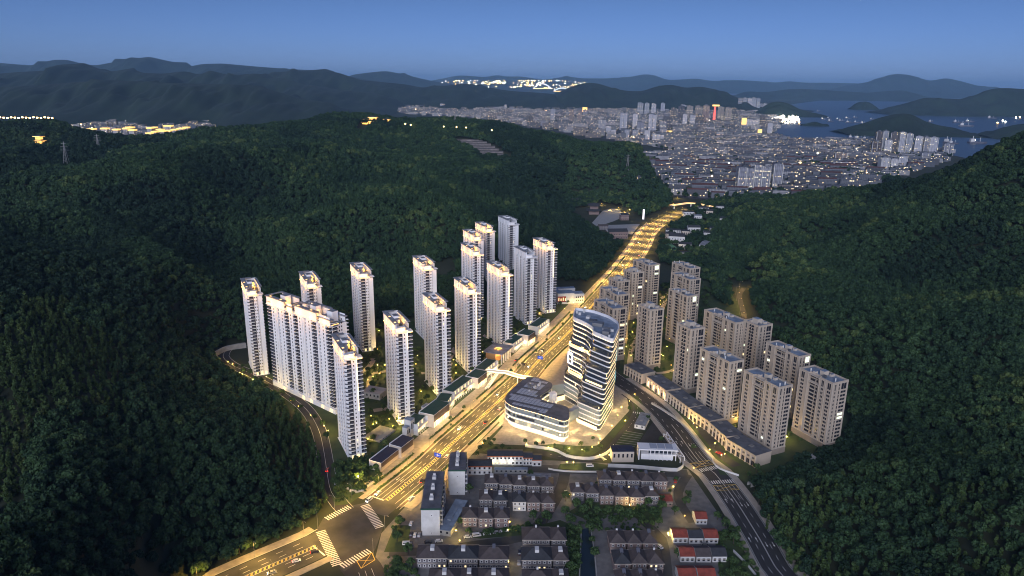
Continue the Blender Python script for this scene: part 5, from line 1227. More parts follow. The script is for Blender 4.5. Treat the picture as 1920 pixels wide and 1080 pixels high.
# square buildings beside the second road
x, y = g2(1167, 866); flat_block('office_house', 'square grey two storey building with navy roof beside the ramp yard', 'building', x, y + 4, 15, 9, 8, R(2), 'beige_trim', 'navy')
x, y = g2(1232, 862); t = thing('office_house', 'white modern building with framed roof and solar panels beside the second road', 'building', (x, y + 3, 0), R(-3))
b = MB(); b.box(-11, 11, -3, 5, 0, 4.2, 0); b.box(-13, 14, -4, 5.6, 7.4, 8.2, 0, True); b.box(-13, -12.2, -4, 5.6, 0, 7.4, 0); b.box(-6, 13, -4.2, 5, 3.9, 4.7, 0, True); b.build('wall', M['band_white'], t)
for k in range(7): b = MB(); b.box(-5 + k * 2.9, -4.5 + k * 2.9, -3.9, -3.4, 0, 7.4, 0); b.build('column', M['band_white'], t)
for k in range(3): b = MB(); b.box(-5 + k * 5.4, -.2 + k * 5.4, -2.8, 4.2, 8.5, 8.7, 0, True); b.build('solar_panel', M['panel'], t)
b = MB(); b.box(-6, 11, -3.05, -3, 5, 7.2, 0); b.build('window', M['office_glass'], t)
x, y = g2(1205, 793); flat_block('ramp_house', 'long low grey roofed ramp house above the striped lawn', 'ramp house', x, y, 8, 22, 3.2, R(-22), 'wall_white', 'roof_grey')
b = MB(); c4 = [g2(*p) for p in ((1172, 808), (1206, 814), (1188, 842), (1150, 838))]; b.sheet(c4, .075)
tag(b.build('striped_lawn', M['lawn']), kind='structure'); b = MB()
for k in range(8):
    a, c = lerp(c4[0], c4[3], k / 7), lerp(c4[1], c4[2], k / 7); n = np.array([0, .25]); b.face([(*(a - n), .09), (*(c - n), .09), (*(c + n), .09), (*(a + n), .09)])
tag(b.build('lawn_stripes', M['concrete']), kind='structure')
t = thing('ramp_truss', 'white lattice frame over the ramp beside the second road', 'ramp frame'); b = MB(); q0, q1 = np.array(g2(1244, 820)), np.array(g2(1275, 868)); q2_, q3_ = np.array(g2(1250, 817)), np.array(g2(1283, 864))
b.tube([(*q0, 3), (*q1, 3)], .3); b.tube([(*q2_, 3), (*q3_, 3)], .3)
for k in range(6): b.tube([(*(q0 + (q1 - q0) * k / 6), 3), (*(q2_ + (q3_ - q2_) * (k + 1) / 6), 3)], .2); b.tube([(*(q2_ + (q3_ - q2_) * k / 6), 3), (*(q0 + (q1 - q0) * (k + 1) / 6), 3)], .2)
for q in (q0, q1, q2_, q3_): b.tube([(*q, 0), (*q, 3)], .3)
b.build('lattice', M['band_white'], t)

# ------------------------------------------------------------------ buildings along the upper valley
def px_block(name, label, cat, px, py, w, d, h, rz, wall='brick_pink', roof='tile_dark', gable=True, Y=None):
    x, y = g2(px, py) if Y is None else at(px, py, Y)[:2]; z = 0 if Y is None else float(height(np.array([[x, y]]))[0]) - 1
    if gable: t = villa(label, x, y, w, d, h, rz, wall, roof, max(2, int(w / 4)), (), None, name, False, True, False, h * .35); t.location.z = z; t['category'] = cat
    else: t = flat_block(name, label, cat, x, y, w, d, h, rz, wall, roof); t.location.z = z
    return t
x, y = g2(1064, 566); t = thing('school', 'white and red kindergarten with staggered roofs beside the rightmost white tower', 'school', (x, y, 0), R(10))
b = MB(); b.box(-14, 6, -8, 6, 0, 13, 0, mt=2); b.box(6, 18, -8, 4, 0, 12, 0, mt=2); b.box(-16, -6, 6, 34, 0, 9, 0, mt=2); b.box(-6, 16, 26, 34, 0, 9, 0, mt=2); b.build('wall', [M['wall_white'], M['wall_white'], M['blue_roof']], t)
b = MB(); b.box(-14.1, -4, -8.12, -8, 2.5, 9.5, 0); b.build('red_panel', mat('red_cladding', (.30, .035, .025), .6), t)
b = MB()
for k in range(4): b.box(-13 + k * 2.6, -12.2 + k * 2.6, -8.2, -8.13, 4, 8 - k % 2, 0)
b.build('lit_window', M['lit_warm'], t)
b = MB()
for k in range(4):
    for z in (3, 7): b.box(8 + k * 2.4, 9.4 + k * 2.4, -8.06, -8, z, z + 1.8, 0)
b.build('window', M['glass_dark'], t)
px_block('brick_hall', 'pink brick hall with pale window frames left of the road bend', 'hall', 1156, 446, 34, 16, 12, R(8)); px_block('brick_house', 'small pink brick house on the slope left of the road bend', 'house', 1170, 412, 16, 12, 10, R(6)); px_block('farm_house', 'low brown roofed house left of the brick hall', 'house', 1130, 430, 18, 10, 7, R(5), 'brick_grey', 'tile_brown')
def pagoda(label, x, y, z, s, tiers, lit=False, name='temple_hall'):
    t = thing(name, label, 'temple', (x, y, z)); t.scale = (s,) * 3; zz = 0; w = 9
    for k in range(tiers):
        b = MB(); b.box(-w / 2, w / 2, -w * .4, w * .4, zz, zz + 3.4, 0); b.build('hall_wall', M['lit_amber'] if lit else M['brick_pink'], t)
        b = MB(); a, c = w / 2 + 2.2, w * .4 + 2.2; a2, c2 = w * .32, w * .22; z0, z1 = zz + 3.1, zz + 5.4
        lo = [(-a, -c, z0 + .7), (0, -c, z0), (a, -c, z0 + .7), (a, c, z0 + .7), (0, c, z0), (-a, c, z0 + .7)]; hi = [(-a2, -c2, z1), (0, -c2, z1), (a2, -c2, z1), (a2, c2, z1), (0, c2, z1), (-a2, c2, z1)]
        for i in range(6): b.face([lo[i], lo[(i + 1) % 6], hi[(i + 1) % 6], hi[i]])
        b.face(hi); b.face(lo[::-1]); b.build('eaves_roof', M['tile_dark'], t)
        if lit: b = MB(); b.box(-a * .9, a * .9, -c * .96, -c * .9, z0 + .5, z0 + .9, 0, True); b.box(a * .88, a * .93, -c * .8, c * .8, z0 + .5, z0 + .9, 0, True); b.build('light_line', M['led_warm'], t)
        zz += 4.6; w *= .8
    return t
M['lit_amber'] = mat('lit_amber_wall', (.5, .3, .1), .6, emit=(1, .5, .12), es=1.2, sample=False)
x, y = g2(1113, 401); pagoda('dark roofed temple hall with upturned eaves beside the lit forecourt', x, y, 0, 2.2, 2)
x, y = g2(1070, 385); px_block('temple_gate', 'low dark temple gate house behind the temple hall', 'temple', 1078, 380, 26, 12, 7, R(-5), 'brick_grey', 'tile_dark')
b = MB(); b.sheet([g2(*p) for p in ((1110, 418), (1130, 395), (1150, 390), (1185, 400), (1150, 415), (1120, 425))], .05); b.sheet([g2(*p) for p in ((1135, 440), (1140, 422), (1200, 420), (1185, 440), (1160, 436))], .06); tag(b.build('temple_forecourt', M['concrete']), kind='structure')
px_block('school_hall', 'pale green lit school hall with a floodlit court right of the road', 'school', 1268, 455, 26, 16, 12, R(-12), 'wall_white', 'tile_dark')
px_block('school_block', 'white lower school wing beside the floodlit court', 'school', 1284, 466, 20, 12, 8, R(-12), 'wall_white', 'tile_dark'); px_block('wall_block', 'long pale school outbuilding below the floodlit court', 'school', 1275, 477, 40, 6, 4, R(-10), 'concrete', 'tile_dark')
b = MB(); b.sheet([g2(*p) for p in ((1244, 460), (1256, 455), (1275, 468), (1262, 470))], .07); tag(b.build('sports_court', mat('green_court', (.12, .30, .18), .8)), kind='structure')
px_block('valley_house', 'white L shaped villa among the trees right of the road', 'house', 1355, 422, 12, 22, 14, R(-18), 'wall_white', 'tile_dark', False); px_block('valley_house', 'grey roofed barn below the white villa among trees', 'house', 1362, 446, 16, 26, 7, R(-20), 'wall_white', 'roof_grey'); px_block('valley_house', 'long grey roofed shed among trees right of the court', 'house', 1322, 462, 10, 40, 6, R(-28), 'wall_white', 'roof_grey')
px_block('valley_house', 'white walled house beside the road below the far footbridge', 'house', 1308, 415, 14, 16, 12, R(-10), 'wall_white', 'roof_grey', False); px_block('valley_house', 'low dark roofed houses beside the road bend', 'house', 1262, 437, 26, 9, 6, R(-8), 'wall_white', 'tile_dark')
# far footbridge, white marker pillar
p_ = Path([at(*p, Yb)[:2] for *p, Yb in ((1258, 388, 1480), (1274, 386, 1496), (1290, 384, 1512), (1306, 386, 1506), (1320, 390, 1490), (1334, 392, 1470))], 6)
t = thing('footbridge', 'brightly lit white footbridge over the far end of the road', 'footbridge'); b = MB(); strip(b, p_, -4, 4, 8, step=6); strip(b, p_, -4, 4, 7, step=6); b.build('deck', M['band_white'], t)
for o in (4.1, -4.1): b = MB(); strip(b, p_, o - .1, o + .1, 8.6, step=6, h=.7); b.build('light_line', M['led_soft'], t)
for q in (10, 60): x, y = p_.at(q); b = MB(); b.tube([(x, y, 0), (x, y, 8)], 1.2); b.build('pier', M['band_white'], t)
x, y = g2(1206, 412); t = thing('sign_pillar', 'tall white glowing sign pillar beside the road bend', 'sign pillar', (x, y, 0)); b = MB(); b.box(-1.6, 1.6, -.6, .6, 0, 20, 0); b.build('pillar', mat('backlit_pillar', (.8, .75, .8), .5, emit=(1, .9, .95), es=.8), t); b = MB(); b.box(-2, 2, -1, 1, 0, 1.2, 0); b.build('base', M['concrete'], t)
# lit temple on the left ridge, temple on the central ridge, cemetery terraces, pylons
x, y, z = at(67, 222, 1560); hz_ = float(height(np.array([[x, y]]))[0]); pagoda('brightly lit gold pagoda on the ridge at the left edge', x, y, hz_, 1.9, 3, True, 'pagoda')
for k, (px, py, Y) in enumerate(((700, 236, 2050), (725, 236, 2060), (685, 240, 2040))): x, y, z = at(px, py, Y); pagoda(['dark roofed hill temple with amber lit halls on the central ridge', 'right hand hall of the amber lit hill temple', 'left hand hall of the amber lit hill temple'][k], x, y, float(height(np.array([[x, y]]))[0]) - 1, 2.4 - .4 * k, 2, True, 'hill_temple')
t = thing('cemetery', 'grey terraced cemetery on the slope of the central hill', 'cemetery'); b = MB()
for k in range(9):
    f_ = k / 8; a, c = at(845 + 45 * f_, 246 + 34 * f_, 1890 - 190 * f_), at(905 + 62 * f_, 248 + 28 * f_, 1900 - 200 * f_); h0, h1 = float(height(np.array([a[:2]]))[0]), float(height(np.array([c[:2]]))[0])
    p, q = np.array(a[:2]), np.array(c[:2]); d = (q - p) / np.hypot(*(q - p)); n = np.array([-d[1], d[0]]) * 7
    for j in range(8):
        u0, u1 = j / 8, (j + 1) / 8; A, B_ = p + (q - p) * u0, p + (q - p) * u1; zA, zB = float(height(A[None])[0]) + 2.2, float(height(B_[None])[0]) + 2.2
        b.face([(*(A - n), zA), (*(B_ - n), zB), (*(B_ + n), zB + 1), (*(A + n), zA + 1)]); b.face([(*(A - n), zA - 4), (*(B_ - n), zB - 4), (*(B_ - n), zB), (*(A - n), zA)])
b.build('terrace', mat('grave_terraces', (.17, .15, .15), .9, .3, .12), t)
def pylon(label, px, py, Y, h):
    x, y, z = at(px, py, Y); z = float(height(np.array([[x, y]]))[0]); t = thing('lattice_pylon', label, 'pylon', (x, y, z)); b = MB(); w = h * .09
    for sx in (-1, 1):
        for sy in (-1, 1): b.tube([(sx * w, sy * w, 0), (sx * w * .25, sy * w * .25, h * .7), (0, 0, h)], .35, 0, 4)
    for k in range(7):
        z0, z1 = h * k / 9, h * (k + 1) / 9; w0, w1 = w * (1 - .78 * k / 7), w * (1 - .78 * (k + 1) / 7); b.tube([(-w0, -w0, z0), (w1, -w1, z1)], .2, 0, 3); b.tube([(w0, -w0, z0), (-w1, -w1, z1)], .2, 0, 3)
    b.build('mast', M['metal_grey'], t)
    for z_, l in ((.68, 8), (.8, 7), (.92, 5)): b = MB(); b.tube([(-l, 0, h * z_), (l, 0, h * z_)], .35, 0, 4); b.build('cross_arm', M['metal_grey'], t)
pylon('grey lattice pylon on the left ridge', 120, 275, 1350, 50); pylon('smaller lattice pylon left of the lit town', 184, 272, 1500, 38); pylon('lattice pylon above the red roofed hamlet', 1176, 323, 1720, 42); pylon('thin lattice pylon on the central ridge', 853, 222, 2150, 40)
# lamp-lit hill path on the right slope
pu = Path([p[:2] for p in PATH_UP], 6); b = MB(); q = np.linspace(0, pu.L, 40)
for k in range(39):
    A0, A1, B0, B1 = pu.at(q[k], -3), pu.at(q[k], 3), pu.at(q[k + 1], -3), pu.at(q[k + 1], 3); hh = height(np.array([A0, A1, B0, B1])) + .5; za, zb_ = max(hh[0], hh[1]), max(hh[2], hh[3]); b.face([(*A0, za), (*A1, za), (*B1, zb_), (*B0, zb_)])
tag(b.build('hill_path', M['asphalt']), kind='structure')
for k in range(10):
    s_ = 6 + (pu.L - 12) * k / 9; x, y = pu.at(s_, 4.5); z = float(height(np.array([[x, y]]))[0]); t = street_lamp(x, y, pu.ang(s_) - math.pi * 0, 'street lamp on the narrow path up the right slope', 'lamps along the hill path', 7000); t.location.z = z

EXTRA_H = [(1255,446,'tan walled house beside the road above the court'),(1340,436,'low white house among the lamps of the valley wood'),(1300,436,'small grey house in the middle of the valley wood'),(1285,444,'narrow white house behind the school hall'),(1328,444,'dark roofed cottage left of the grey barn'),(1290,405,'pale house above the road end'),(1330,404,'white cottage under the right slope at the valley head'),(1350,396,'flat roofed block below the lit footbridge'),(1318,396,'pair of pale roofs beside the lit footbridge'),(1370,388,'warm lit block at the valley head')]
for k, (px, py, lab) in enumerate(EXTRA_H): px_block('valley_house', lab, 'house', px, py, 13 + k % 3 * 4, 10 + k % 2 * 3, 8 + k % 4, R(-15 + 7 * (k % 3)), 'wall_white' if k % 3 else 'beige_trim', 'tile_dark', k % 2 == 0)

# ------------------------------------------------------------------ cars, garden lamps and planted trees
def car_proto(name, label, paint, van=False):
    t = thing(name, label, 'van' if van else 'car'); L, Wd = (5.0, 1.9) if van else (4.6, 1.8)
    prof = [(-2.3, .35), (-2.3, .85), (-1.9, .95), (-1.5, 1.45), (.7, 1.45), (1.4, .95), (2.2, .82), (2.3, .35)] if not van else [(-2.5, .35), (-2.5, 1.9), (1.5, 1.95), (2.1, 1.1), (2.5, .95), (2.5, .35)]
    b = MB(); n = len(prof)
    for s in (-1, 1):
        f_ = [(x, s * Wd / 2 * (.86 if z > 1.2 else 1), z) for x, z in prof]; b.face(f_ if s < 0 else f_[::-1])
    for i in range(n):
        (x0, z0), (x1, z1) = prof[i], prof[(i + 1) % n]; k0, k1 = (.86 if z0 > 1.2 else 1), (.86 if z1 > 1.2 else 1)
        b.face([(x0, -Wd / 2 * k0, z0), (x0, Wd / 2 * k0, z0), (x1, Wd / 2 * k1, z1), (x1, -Wd / 2 * k1, z1)])
    b.build('body', paint, t)
    b = MB()
    if not van:
        b.face([(.78, -.72, 1.42), (.78, .72, 1.42), (1.32, .80, 1.02), (1.32, -.80, 1.02)][::-1]); b.face([(-1.55, -.72, 1.42), (-1.55, .72, 1.42), (-1.86, .8, 1.0), (-1.86, -.8, 1.0)])
        for s in (-1, 1): b.face([(-1.4, s * .82, 1.36), (.62, s * .82, 1.36), (1.1, s * .905, 1.0), (-1.7, s * .905, 1.0)])
    else:
        b.face([(1.55, -.8, 1.9), (1.55, .8, 1.9), (2.08, .88, 1.18), (2.08, -.88, 1.18)][::-1])
        for s in (-1, 1): b.face([(-2.2, s * .86, 1.75), (1.3, s * .86, 1.75), (1.6, s * .955, 1.15), (-2.2, s * .955, 1.15)])
    b.build('window', M['glass_dark'], t)
    for x in (-1.4, 1.4):
        for s in (-1, 1):
            b = MB(); b.tube([(x, s * .72, .32), (x, s * .93, .32)], .32, 0, 10); b.build('wheel', M['tyre'], t)
    for s in (-1, 1):
        b = MB(); x = L / 2; b.box(x - .02, x + .03, s * .62 - .2, s * .62 + .2, .58, .78, 0); b.build('headlight', M['glass_rail'], t)
        b = MB(); b.box(-x - .03, -x + .02, s * .62 - .2, s * .62 + .2, .62, .8, 0); b.build('tail_light', M['car_red'], t)
    return t
CARS = []
def place_car(proto, label, px, py, deg, lights=None, z=.07):
    o = copy_tree(proto) if proto.get('used') else proto; 
    if 'used' in o and o is not proto: del o['used']
    proto['used'] = 1
    x, y = g2(px, py); o.location = (x, y, z); o.rotation_euler = (0, 0, R(deg)); o['label'] = label; o['group'] = 'cars in the valley'
    for ch in o.children:
        for nm, key, mt_ in (('headlight', 'h', 'headlight'), ('tail_light', 't', 'taillight')):
            if ch.name.startswith(nm):
                base = ch.data.name.split('~')[0]; lm = base + '~lit'
                if lights and key in lights:
                    if lm not in bpy.data.meshes: q = bpy.data.meshes[base].copy(); q.name = lm; q.materials[0] = M[mt_]
                    ch.data = bpy.data.meshes[lm]
                else: ch.data = bpy.data.meshes[base]
    return o
cw, cd, cr, cs_, vn = car_proto('parked_car', 'x', M['car_white']), car_proto('parked_car', 'x', M['car_dark']), car_proto('parked_car', 'x', M['car_red']), car_proto('parked_car', 'x', M['car_silver']), car_proto('white_van', 'x', M['car_white'], True)
place_car(vn, 'white van waiting at the junction stop line', 692, 939, 243, 'h'); place_car(cw, 'white car behind the van at the junction', 709, 926, 243, 'h')
place_car(cw, 'white car with bright headlights driving past the tall white block', 771, 936, 63, 'h'); place_car(cd, 'dark car with red tail lights left of the junction', 590, 1036, 25, 't'); place_car(cw, 'white car on the left arm of the main road', 556, 1053, 25, 't')
place_car(cs_, 'silver car at the bottom left corner of the road', 510, 1075, 205, 'h'); place_car(cr, 'car with glowing red lights on the dark lane beside the wood', 614, 882, 95, 't')
place_car(cw, 'white car in front of the green roofed shops on the main road', 935, 687, 63, 't'); place_car(cw, 'white car beside the gate pavilion on the main road', 992, 688, 243, 'h'); place_car(cs_, 'silver car beyond the curved tower on the main road', 1050, 634, 243, 'h'); place_car(cd, 'dark car passing the long green roofed shop', 968, 676, 63, 't')
for i, px in enumerate((877, 894, 913, 931, 946)): place_car((cw, vn, cw, cs_, cw)[i], ['first from the left in the kerbside line of five below the front villas', 'van, second in the kerbside line of five below the front villas', 'third in the kerbside line of five below the front villas', 'fourth in the kerbside line of five, silver', 'last on the right in the kerbside line of five'][i].join(('car ', '')), px, 1008 - i * 2.8, 12, z=.06)
place_car(cw, 'white car alone on the village lane above the broad houses', 823, 1016, 10, z=.06); place_car(cd, 'dark car beside the white one on the village lane', 803, 1018, 8, z=.06); place_car(vn, 'white van at the village entrance', 763, 1021, 4, z=.06)
place_car(cw, 'white car in the yard beside the tall white block', 771, 983, 85, z=.05); place_car(cw, 'white car in the middle of three behind the tall white block', 778, 1005, 88, z=.05); place_car(cs_, 'silver car right of three behind the tall white block', 786, 1005, 88, z=.05); place_car(cd, 'dark blue car left of three behind the tall white block', 771, 1004, 88, z=.05)
place_car(cw, 'white car parked beside the villas across from the narrow lane', 1061, 925, 88, z=.05); place_car(cw, 'white car beside the canal pair of houses', 1069, 1031, 5, z=.05); place_car(cw, 'white car beside the upper trio right of the canal', 1237, 1026, 115, z=.05); place_car(cs_, 'silver car in the bottom lane beside the canal pair', 973, 1057, 88, z=.06); place_car(cd, 'dark car parked above the silver one in the bottom lane', 974, 1038, 88, z=.06)
place_car(vn, 'white van on the lane below the office lawn', 1106, 875, 3, z=.08); place_car(cd, 'dark car under trees beside the lower cottages', 1300, 1017, 5, z=.05); place_car(cs_, 'silver car between the two cottage trios', 1321, 1020, 5, z=.05); place_car(cr, 'red car at the corner lawn of the frontage lane', 1348, 851, 140, z=.06); place_car(cw, 'white car before the gate lobby of the shop row', 1250, 752, 150, z=.06); place_car(cr, 'red car beside the last villa of the five house row', 1266, 903, 80, z=.05)
place_car(cs_, 'silver car on the plaza edge before the gate pavilion', 974, 684, 150, z=.1); place_car(cd, 'dark car on the plaza edge before the gate pavilion', 983, 684, 150, z=.1)
MORECARS = [(850,800,0),(905,795,1),(940,742,0),(915,760,1),(1010,655,0),(1075,605,1),(1110,580,0),(1150,540,1),(1190,500,0),(1185,478,1),(1205,455,0),(1235,425,1),(820,850,1),(760,895,1)]
for k, (px, py, dr) in enumerate(MORECARS):
    x, y = g2(px, py); s_ = MAIN.near(x, y); off_ = (-5.5 if dr else 5.5) - 1.7 * (k % 2); X, Y = MAIN.at(s_, off_); q = proj((X, Y, 0)); nm = ['white', 'dark', 'silver'][k % 3]
    place_car((cw, cd, cs_)[k % 3], f'{nm} car driving {"away up" if dr else "towards the junction on"} the main road, ' + ['opposite the brown louvre shop', 'passing the low office wing', 'under the stair of the footbridge', 'before the footbridge', 'beyond the gate pavilion', 'behind the curved tower', 'near the kindergarten', 'at the foot of the bare slope', 'below the brick hall', 'on the bend start', 'on the middle of the bend', 'near the glowing pillar', 'before the office lawn', 'near the second white block'][k], q[0], q[1], math.degrees(MAIN.ang(s_)) + (0 if dr else 180), 't' if dr else 'h', z=.075)
def bus_like(): pass
def garden_lamp_proto():
    t = thing('garden_lamp', 'x', 'garden lamp'); b = MB(); b.tube([(0, 0, 0), (0, 0, 2.6)], .07, 0, 6, .05); b.build('post', M['metal_dark'], t); b = MB(); b.lathe([(.05, 2.6), (.3, 2.75), (.36, 3.0), (.26, 3.25), (.02, 3.32)], 0, 0, 0, 8); b.build('lamp_shade', M['garden_glow'], t); return t
glp = garden_lamp_proto(); glp['n'] = 0
def garden_lamp(px, py, where, power=420, col=(1, .66, .16), xy=None):
    o = copy_tree(glp) if glp['n'] else glp; glp['n'] = 1
    if 'n' in o and o is not glp: del o['n']
    x, y = g2(px, py) if xy is None else xy; o.location = (x, y, 0); o['label'] = 'small glowing garden lamp ' + where; o['group'] = 'garden lamps ' + where; lamp_light(o, 0, 0, 3.6, power, col, .3)
for p in ((437, 688), (428, 684), (450, 705), (455, 707), (475, 718), (486, 722), (505, 735), (519, 744), (545, 757), (560, 768), (583, 785), (500, 712), (608, 805), (616, 814)): garden_lamp(*p, 'along the lane left of the slab block', 1000)
for p in ((690, 696), (708, 690), (712, 706), (722, 690), (690, 718), (700, 712), (706, 708), (696, 786), (700, 802), (706, 800), (730, 792), (745, 796), (753, 800), (690, 830), (737, 806), (768, 760), (790, 740), (800, 745), (805, 700), (812, 695), (780, 688), (783, 672), (850, 680), (855, 705), (855, 690), (708, 660), (711, 625), (925, 705), (850, 745), (815, 742), (880, 720), (880, 695), (905, 665), (968, 630), (978, 625), (985, 600), (1012, 592), (1020, 585), (1058, 583), (1075, 572), (895, 640)): garden_lamp(*p, 'in the gardens of the white estate', 800)
for p in ((1180, 646), (1174, 655), (1188, 610), (1186, 628), (1245, 560), (1238, 568), (1250, 620), (1243, 622), (1255, 640), (1250, 655), (1240, 670), (1243, 672), (1258, 690), (1262, 705), (1170, 600), (1238, 575), (1250, 600), (1385, 796), (1470, 818), (1474, 826), (1170, 668), (1183, 672), (1244, 552), (1256, 552), (1232, 676), (1262, 700)): garden_lamp(*p, 'in the gardens of the beige estate', 700)
for p in ((1292, 791), (1306, 808), (1340, 838), (1358, 858), (1300, 800), (1330, 850), (1352, 860)): garden_lamp(*p, 'on the verge beside the frontage lane', 800)
for p in ((1124, 860), (1063, 874), (1075, 874), (987, 840), (1028, 846), (1067, 848), (1091, 850), (1110, 845), (1122, 838), (1172, 795), (1125, 830), (1180, 758), (1190, 745), (1165, 770), (1158, 785), (1147, 805), (905, 838), (1142, 860), (1143, 850)): garden_lamp(*p, 'around the office lawn', 700)
for p in ((672, 902), (1070, 915), (862, 1022), (1300, 885), (1180, 955), (1252, 1008), (1283, 975), (955, 987), (1262, 920), (855, 1003), (1068, 935), (953, 1062), (1253, 1012)): garden_lamp(*p, 'in the village lanes', 260, (1, .9, .45))
for p in ((672, 900),): garden_lamp(*p, 'like a bright floodlight on the junction lawn', 5200, (1, .6, .12))
xs = [g2(*p) for p in ((1262, 384), (1270, 372), (1280, 392), (1295, 396), (1310, 393), (1325, 400), (1170, 399), (1160, 392), (1145, 395), (1180, 396), (1200, 392), (1095, 378), (1128, 384), (1285, 420), (1300, 425), (1318, 428), (1260, 470))]
for p in xs: garden_lamp(0, 0, 'at the head of the valley', 5000, xy=p)
def big_signs():
    for lab, s, off in (('blue road sign on a gantry arm before the green roofed shops', 262, -10.5), ('small blue road sign over the main road near the junction', 66, -10.5), ('blue road sign over the main road beside the curved tower', 545, -10.5)):
        x, y = MAIN.at(s, off); t = thing('road_sign', lab, 'road sign', (x, y, 0), MAIN.ang(s) - R(90)); b = MB(); b.tube([(0, 0, 0), (0, 0, 7.5), (-7, 0, 7.6)], .18, 0, 6); b.build('gantry', M['metal_grey'], t)
        b = MB(); b.box(-8.5, -3.5, -.22, -.1, 5.6, 8.4, 0, True); pn = b.build('sign_panel', M['sign_blue'], t); b = MB(); b.box(-6.2, -5.8, -.28, -.23, 6, 7.9, 0); b.box(-7.4, -4.6, -.28, -.231, 6.7, 7.1, 0); b.build('arrow', M['paint'], pn)
big_signs()
GT = [('with lamp lit leaves along the lane left of the slab block', [(443,690),(457,700),(478,716),(490,720),(515,740),(530,742),(548,758),(565,768),(590,788),(470,705),(500,728),(605,800),(612,825),(455,690)]),
      ('in the gardens of the white estate', [(690,700),(700,725),(715,700),(730,705),(690,760),(695,775),(720,770),(735,780),(748,790),(700,795),(720,800),(740,808),(690,815),(700,828),(715,845),(722,838),(760,730),(770,720),(785,740),(800,752),(810,735),(790,760),(808,680),(770,660),(830,690),(840,670),(850,700),(860,720),(880,725),(845,735),(885,700),(900,690),(905,640),(915,620),(960,630),(975,612),(990,590),(1030,580),(1050,575),(1065,570),(690,640),(715,650),(740,655),(640,660),(700,745),(820,720),(870,740)]),
      ('on the grass corner beside the nearest white tower', [(635,890),(642,878),(650,885),(655,872),(662,880),(668,868),(676,878),(685,882),(690,870),(640,900),(652,896),(698,876),(705,884)]),
      ('in the gardens of the beige estate', [(1180,640),(1190,620),(1200,650),(1235,590),(1245,605),(1250,630),(1240,660),(1255,680),(1265,690),(1245,560),(1170,590),(1175,560),(1325,560),(1310,545),(1260,650),(1390,800),(1465,826),(1480,820),(1500,830),(1380,790),(1330,640)]),
      ('around the office lawn', [(908,832),(920,838),(930,845),(915,826),(942,842),(955,848),(985,832),(1005,838),(1018,836),(1040,838),(1060,846),(1089,838),(1112,826),(1126,842),(1098,850),(1064,856),(900,845),(895,855),(926,830)]),
      ('beside the main road promenade', [(845,790),(870,768),(846,800),(868,775),(1055,610),(1070,595),(958,700),(1025,640),(1005,662)]),
      ('in the village greens', [(1080,955),(1095,965),(1105,955),(1060,968),(1070,985),(1085,1000),(1010,990),(1025,980),(1000,975),(1120,968),(1140,965),(1160,968),(1180,975),(1150,985),(1105,1000),(1110,1020),(1115,1045),(1075,1030),(1080,1055),(1070,1075),(740,1000),(750,990),(745,1015),(765,1040),(770,1065),(745,1060),(1240,960),(1265,965),(1235,985),(1290,935),(1285,950),(1345,975),(1360,990),(1375,1020),(1270,1045),(1190,1010),(1215,950),(1130,900),(995,895),(880,925),(865,985),(1240,945),(1060,940),(1225,965)]),
      ('beside the dark second road', [(1404,895),(1412,905),(1425,893),(1430,900),(1440,905),(1418,885),(1300,845),(1180,770),(1215,790),(1240,830)])]
for where, L_ in GT:
    for k, (px, py) in enumerate(L_):
        x, y = g2(px, py); s_ = (.55 if 'office' in where or 'promenade' in where else .8) * RNG.uniform(.75, 1.25)
        if 'village' in where: s_ *= 1.25
        tree('garden_tree', 'rounded green garden tree ' + where, CROWN_G[k % 3], TRUNK[k % 2], (x, y, 0), s_, RNG.random() * 6, 'garden trees ' + where)
EST_EXTRA = 0; r9 = np.random.RandomState(31)
for pl, nn, where in (([(640,655),(760,600),(900,556),(1030,540),(1045,572),(900,690),(790,750),(700,830),(690,700)], 75, 'in the gardens of the white estate'), ([(1180,690),(1180,570),(1240,545),(1330,545),(1330,650),(1265,690)], 28, 'in the gardens of the beige estate')):
    P = np.array([g2(*p) for p in pl]); lo, hi = P.min(0), P.max(0); q = lo + r9.rand(nn * 8, 2) * (hi - lo); q = q[inpoly(q, [tuple(p) for p in P])]
    for bx_, by_ in TOWER_BASES: q = q[np.hypot(q[:, 0] - bx_ + 4, q[:, 1] - by_ - 14) > 19]
    for k, (x, y) in enumerate(q[:nn]): tree('garden_tree', 'rounded green garden tree ' + where, CROWN_G[k % 3], TRUNK[k % 2], (x, y, 0), .7 + .5 * r9.rand(), r9.rand() * 6, 'garden trees ' + where)
rng3 = np.random.RandomState(8)   # shrubs and ground cover
gp_ = []
for pl, nn in (([(640,650),(760,590),(900,545),(1030,530),(1040,575),(900,700),(790,760),(690,840),(690,700)], 1100), ([(1180,690),(1180,560),(1240,540),(1330,540),(1330,650),(1260,700)], 420), ([(628,945),(622,870),(700,850),(720,890),(690,920)], 260), ([(1065,960),(1235,950),(1235,990),(1100,1000)], 140), ([(1055,990),(1090,990),(1085,1090),(1060,1090)], 110), ([(900,1005),(990,1000),(1000,985),(870,1000)], 40), ([(1340,1000),(1380,990),(1430,1090),(1350,1090)], 110), ([(725,1035),(790,1080),(720,1090)], 60), ([(1106, 885),(1140, 880),(1290,890),(1240,955),(1100,900)], 14)):
    P = np.array([g2(*p) for p in pl]); lo, hi = P.min(0), P.max(0); q = lo + rng3.rand(nn * 3, 2) * (hi - lo); q = q[inpoly(q, [tuple(p) for p in P])][:nn]
    ok_ = np.ones(len(q), bool)
    for bx_, by_ in TOWER_BASES: ok_ &= np.hypot(q[:, 0] - bx_, q[:, 1] - by_) > 6
    gp_.append(q[ok_])
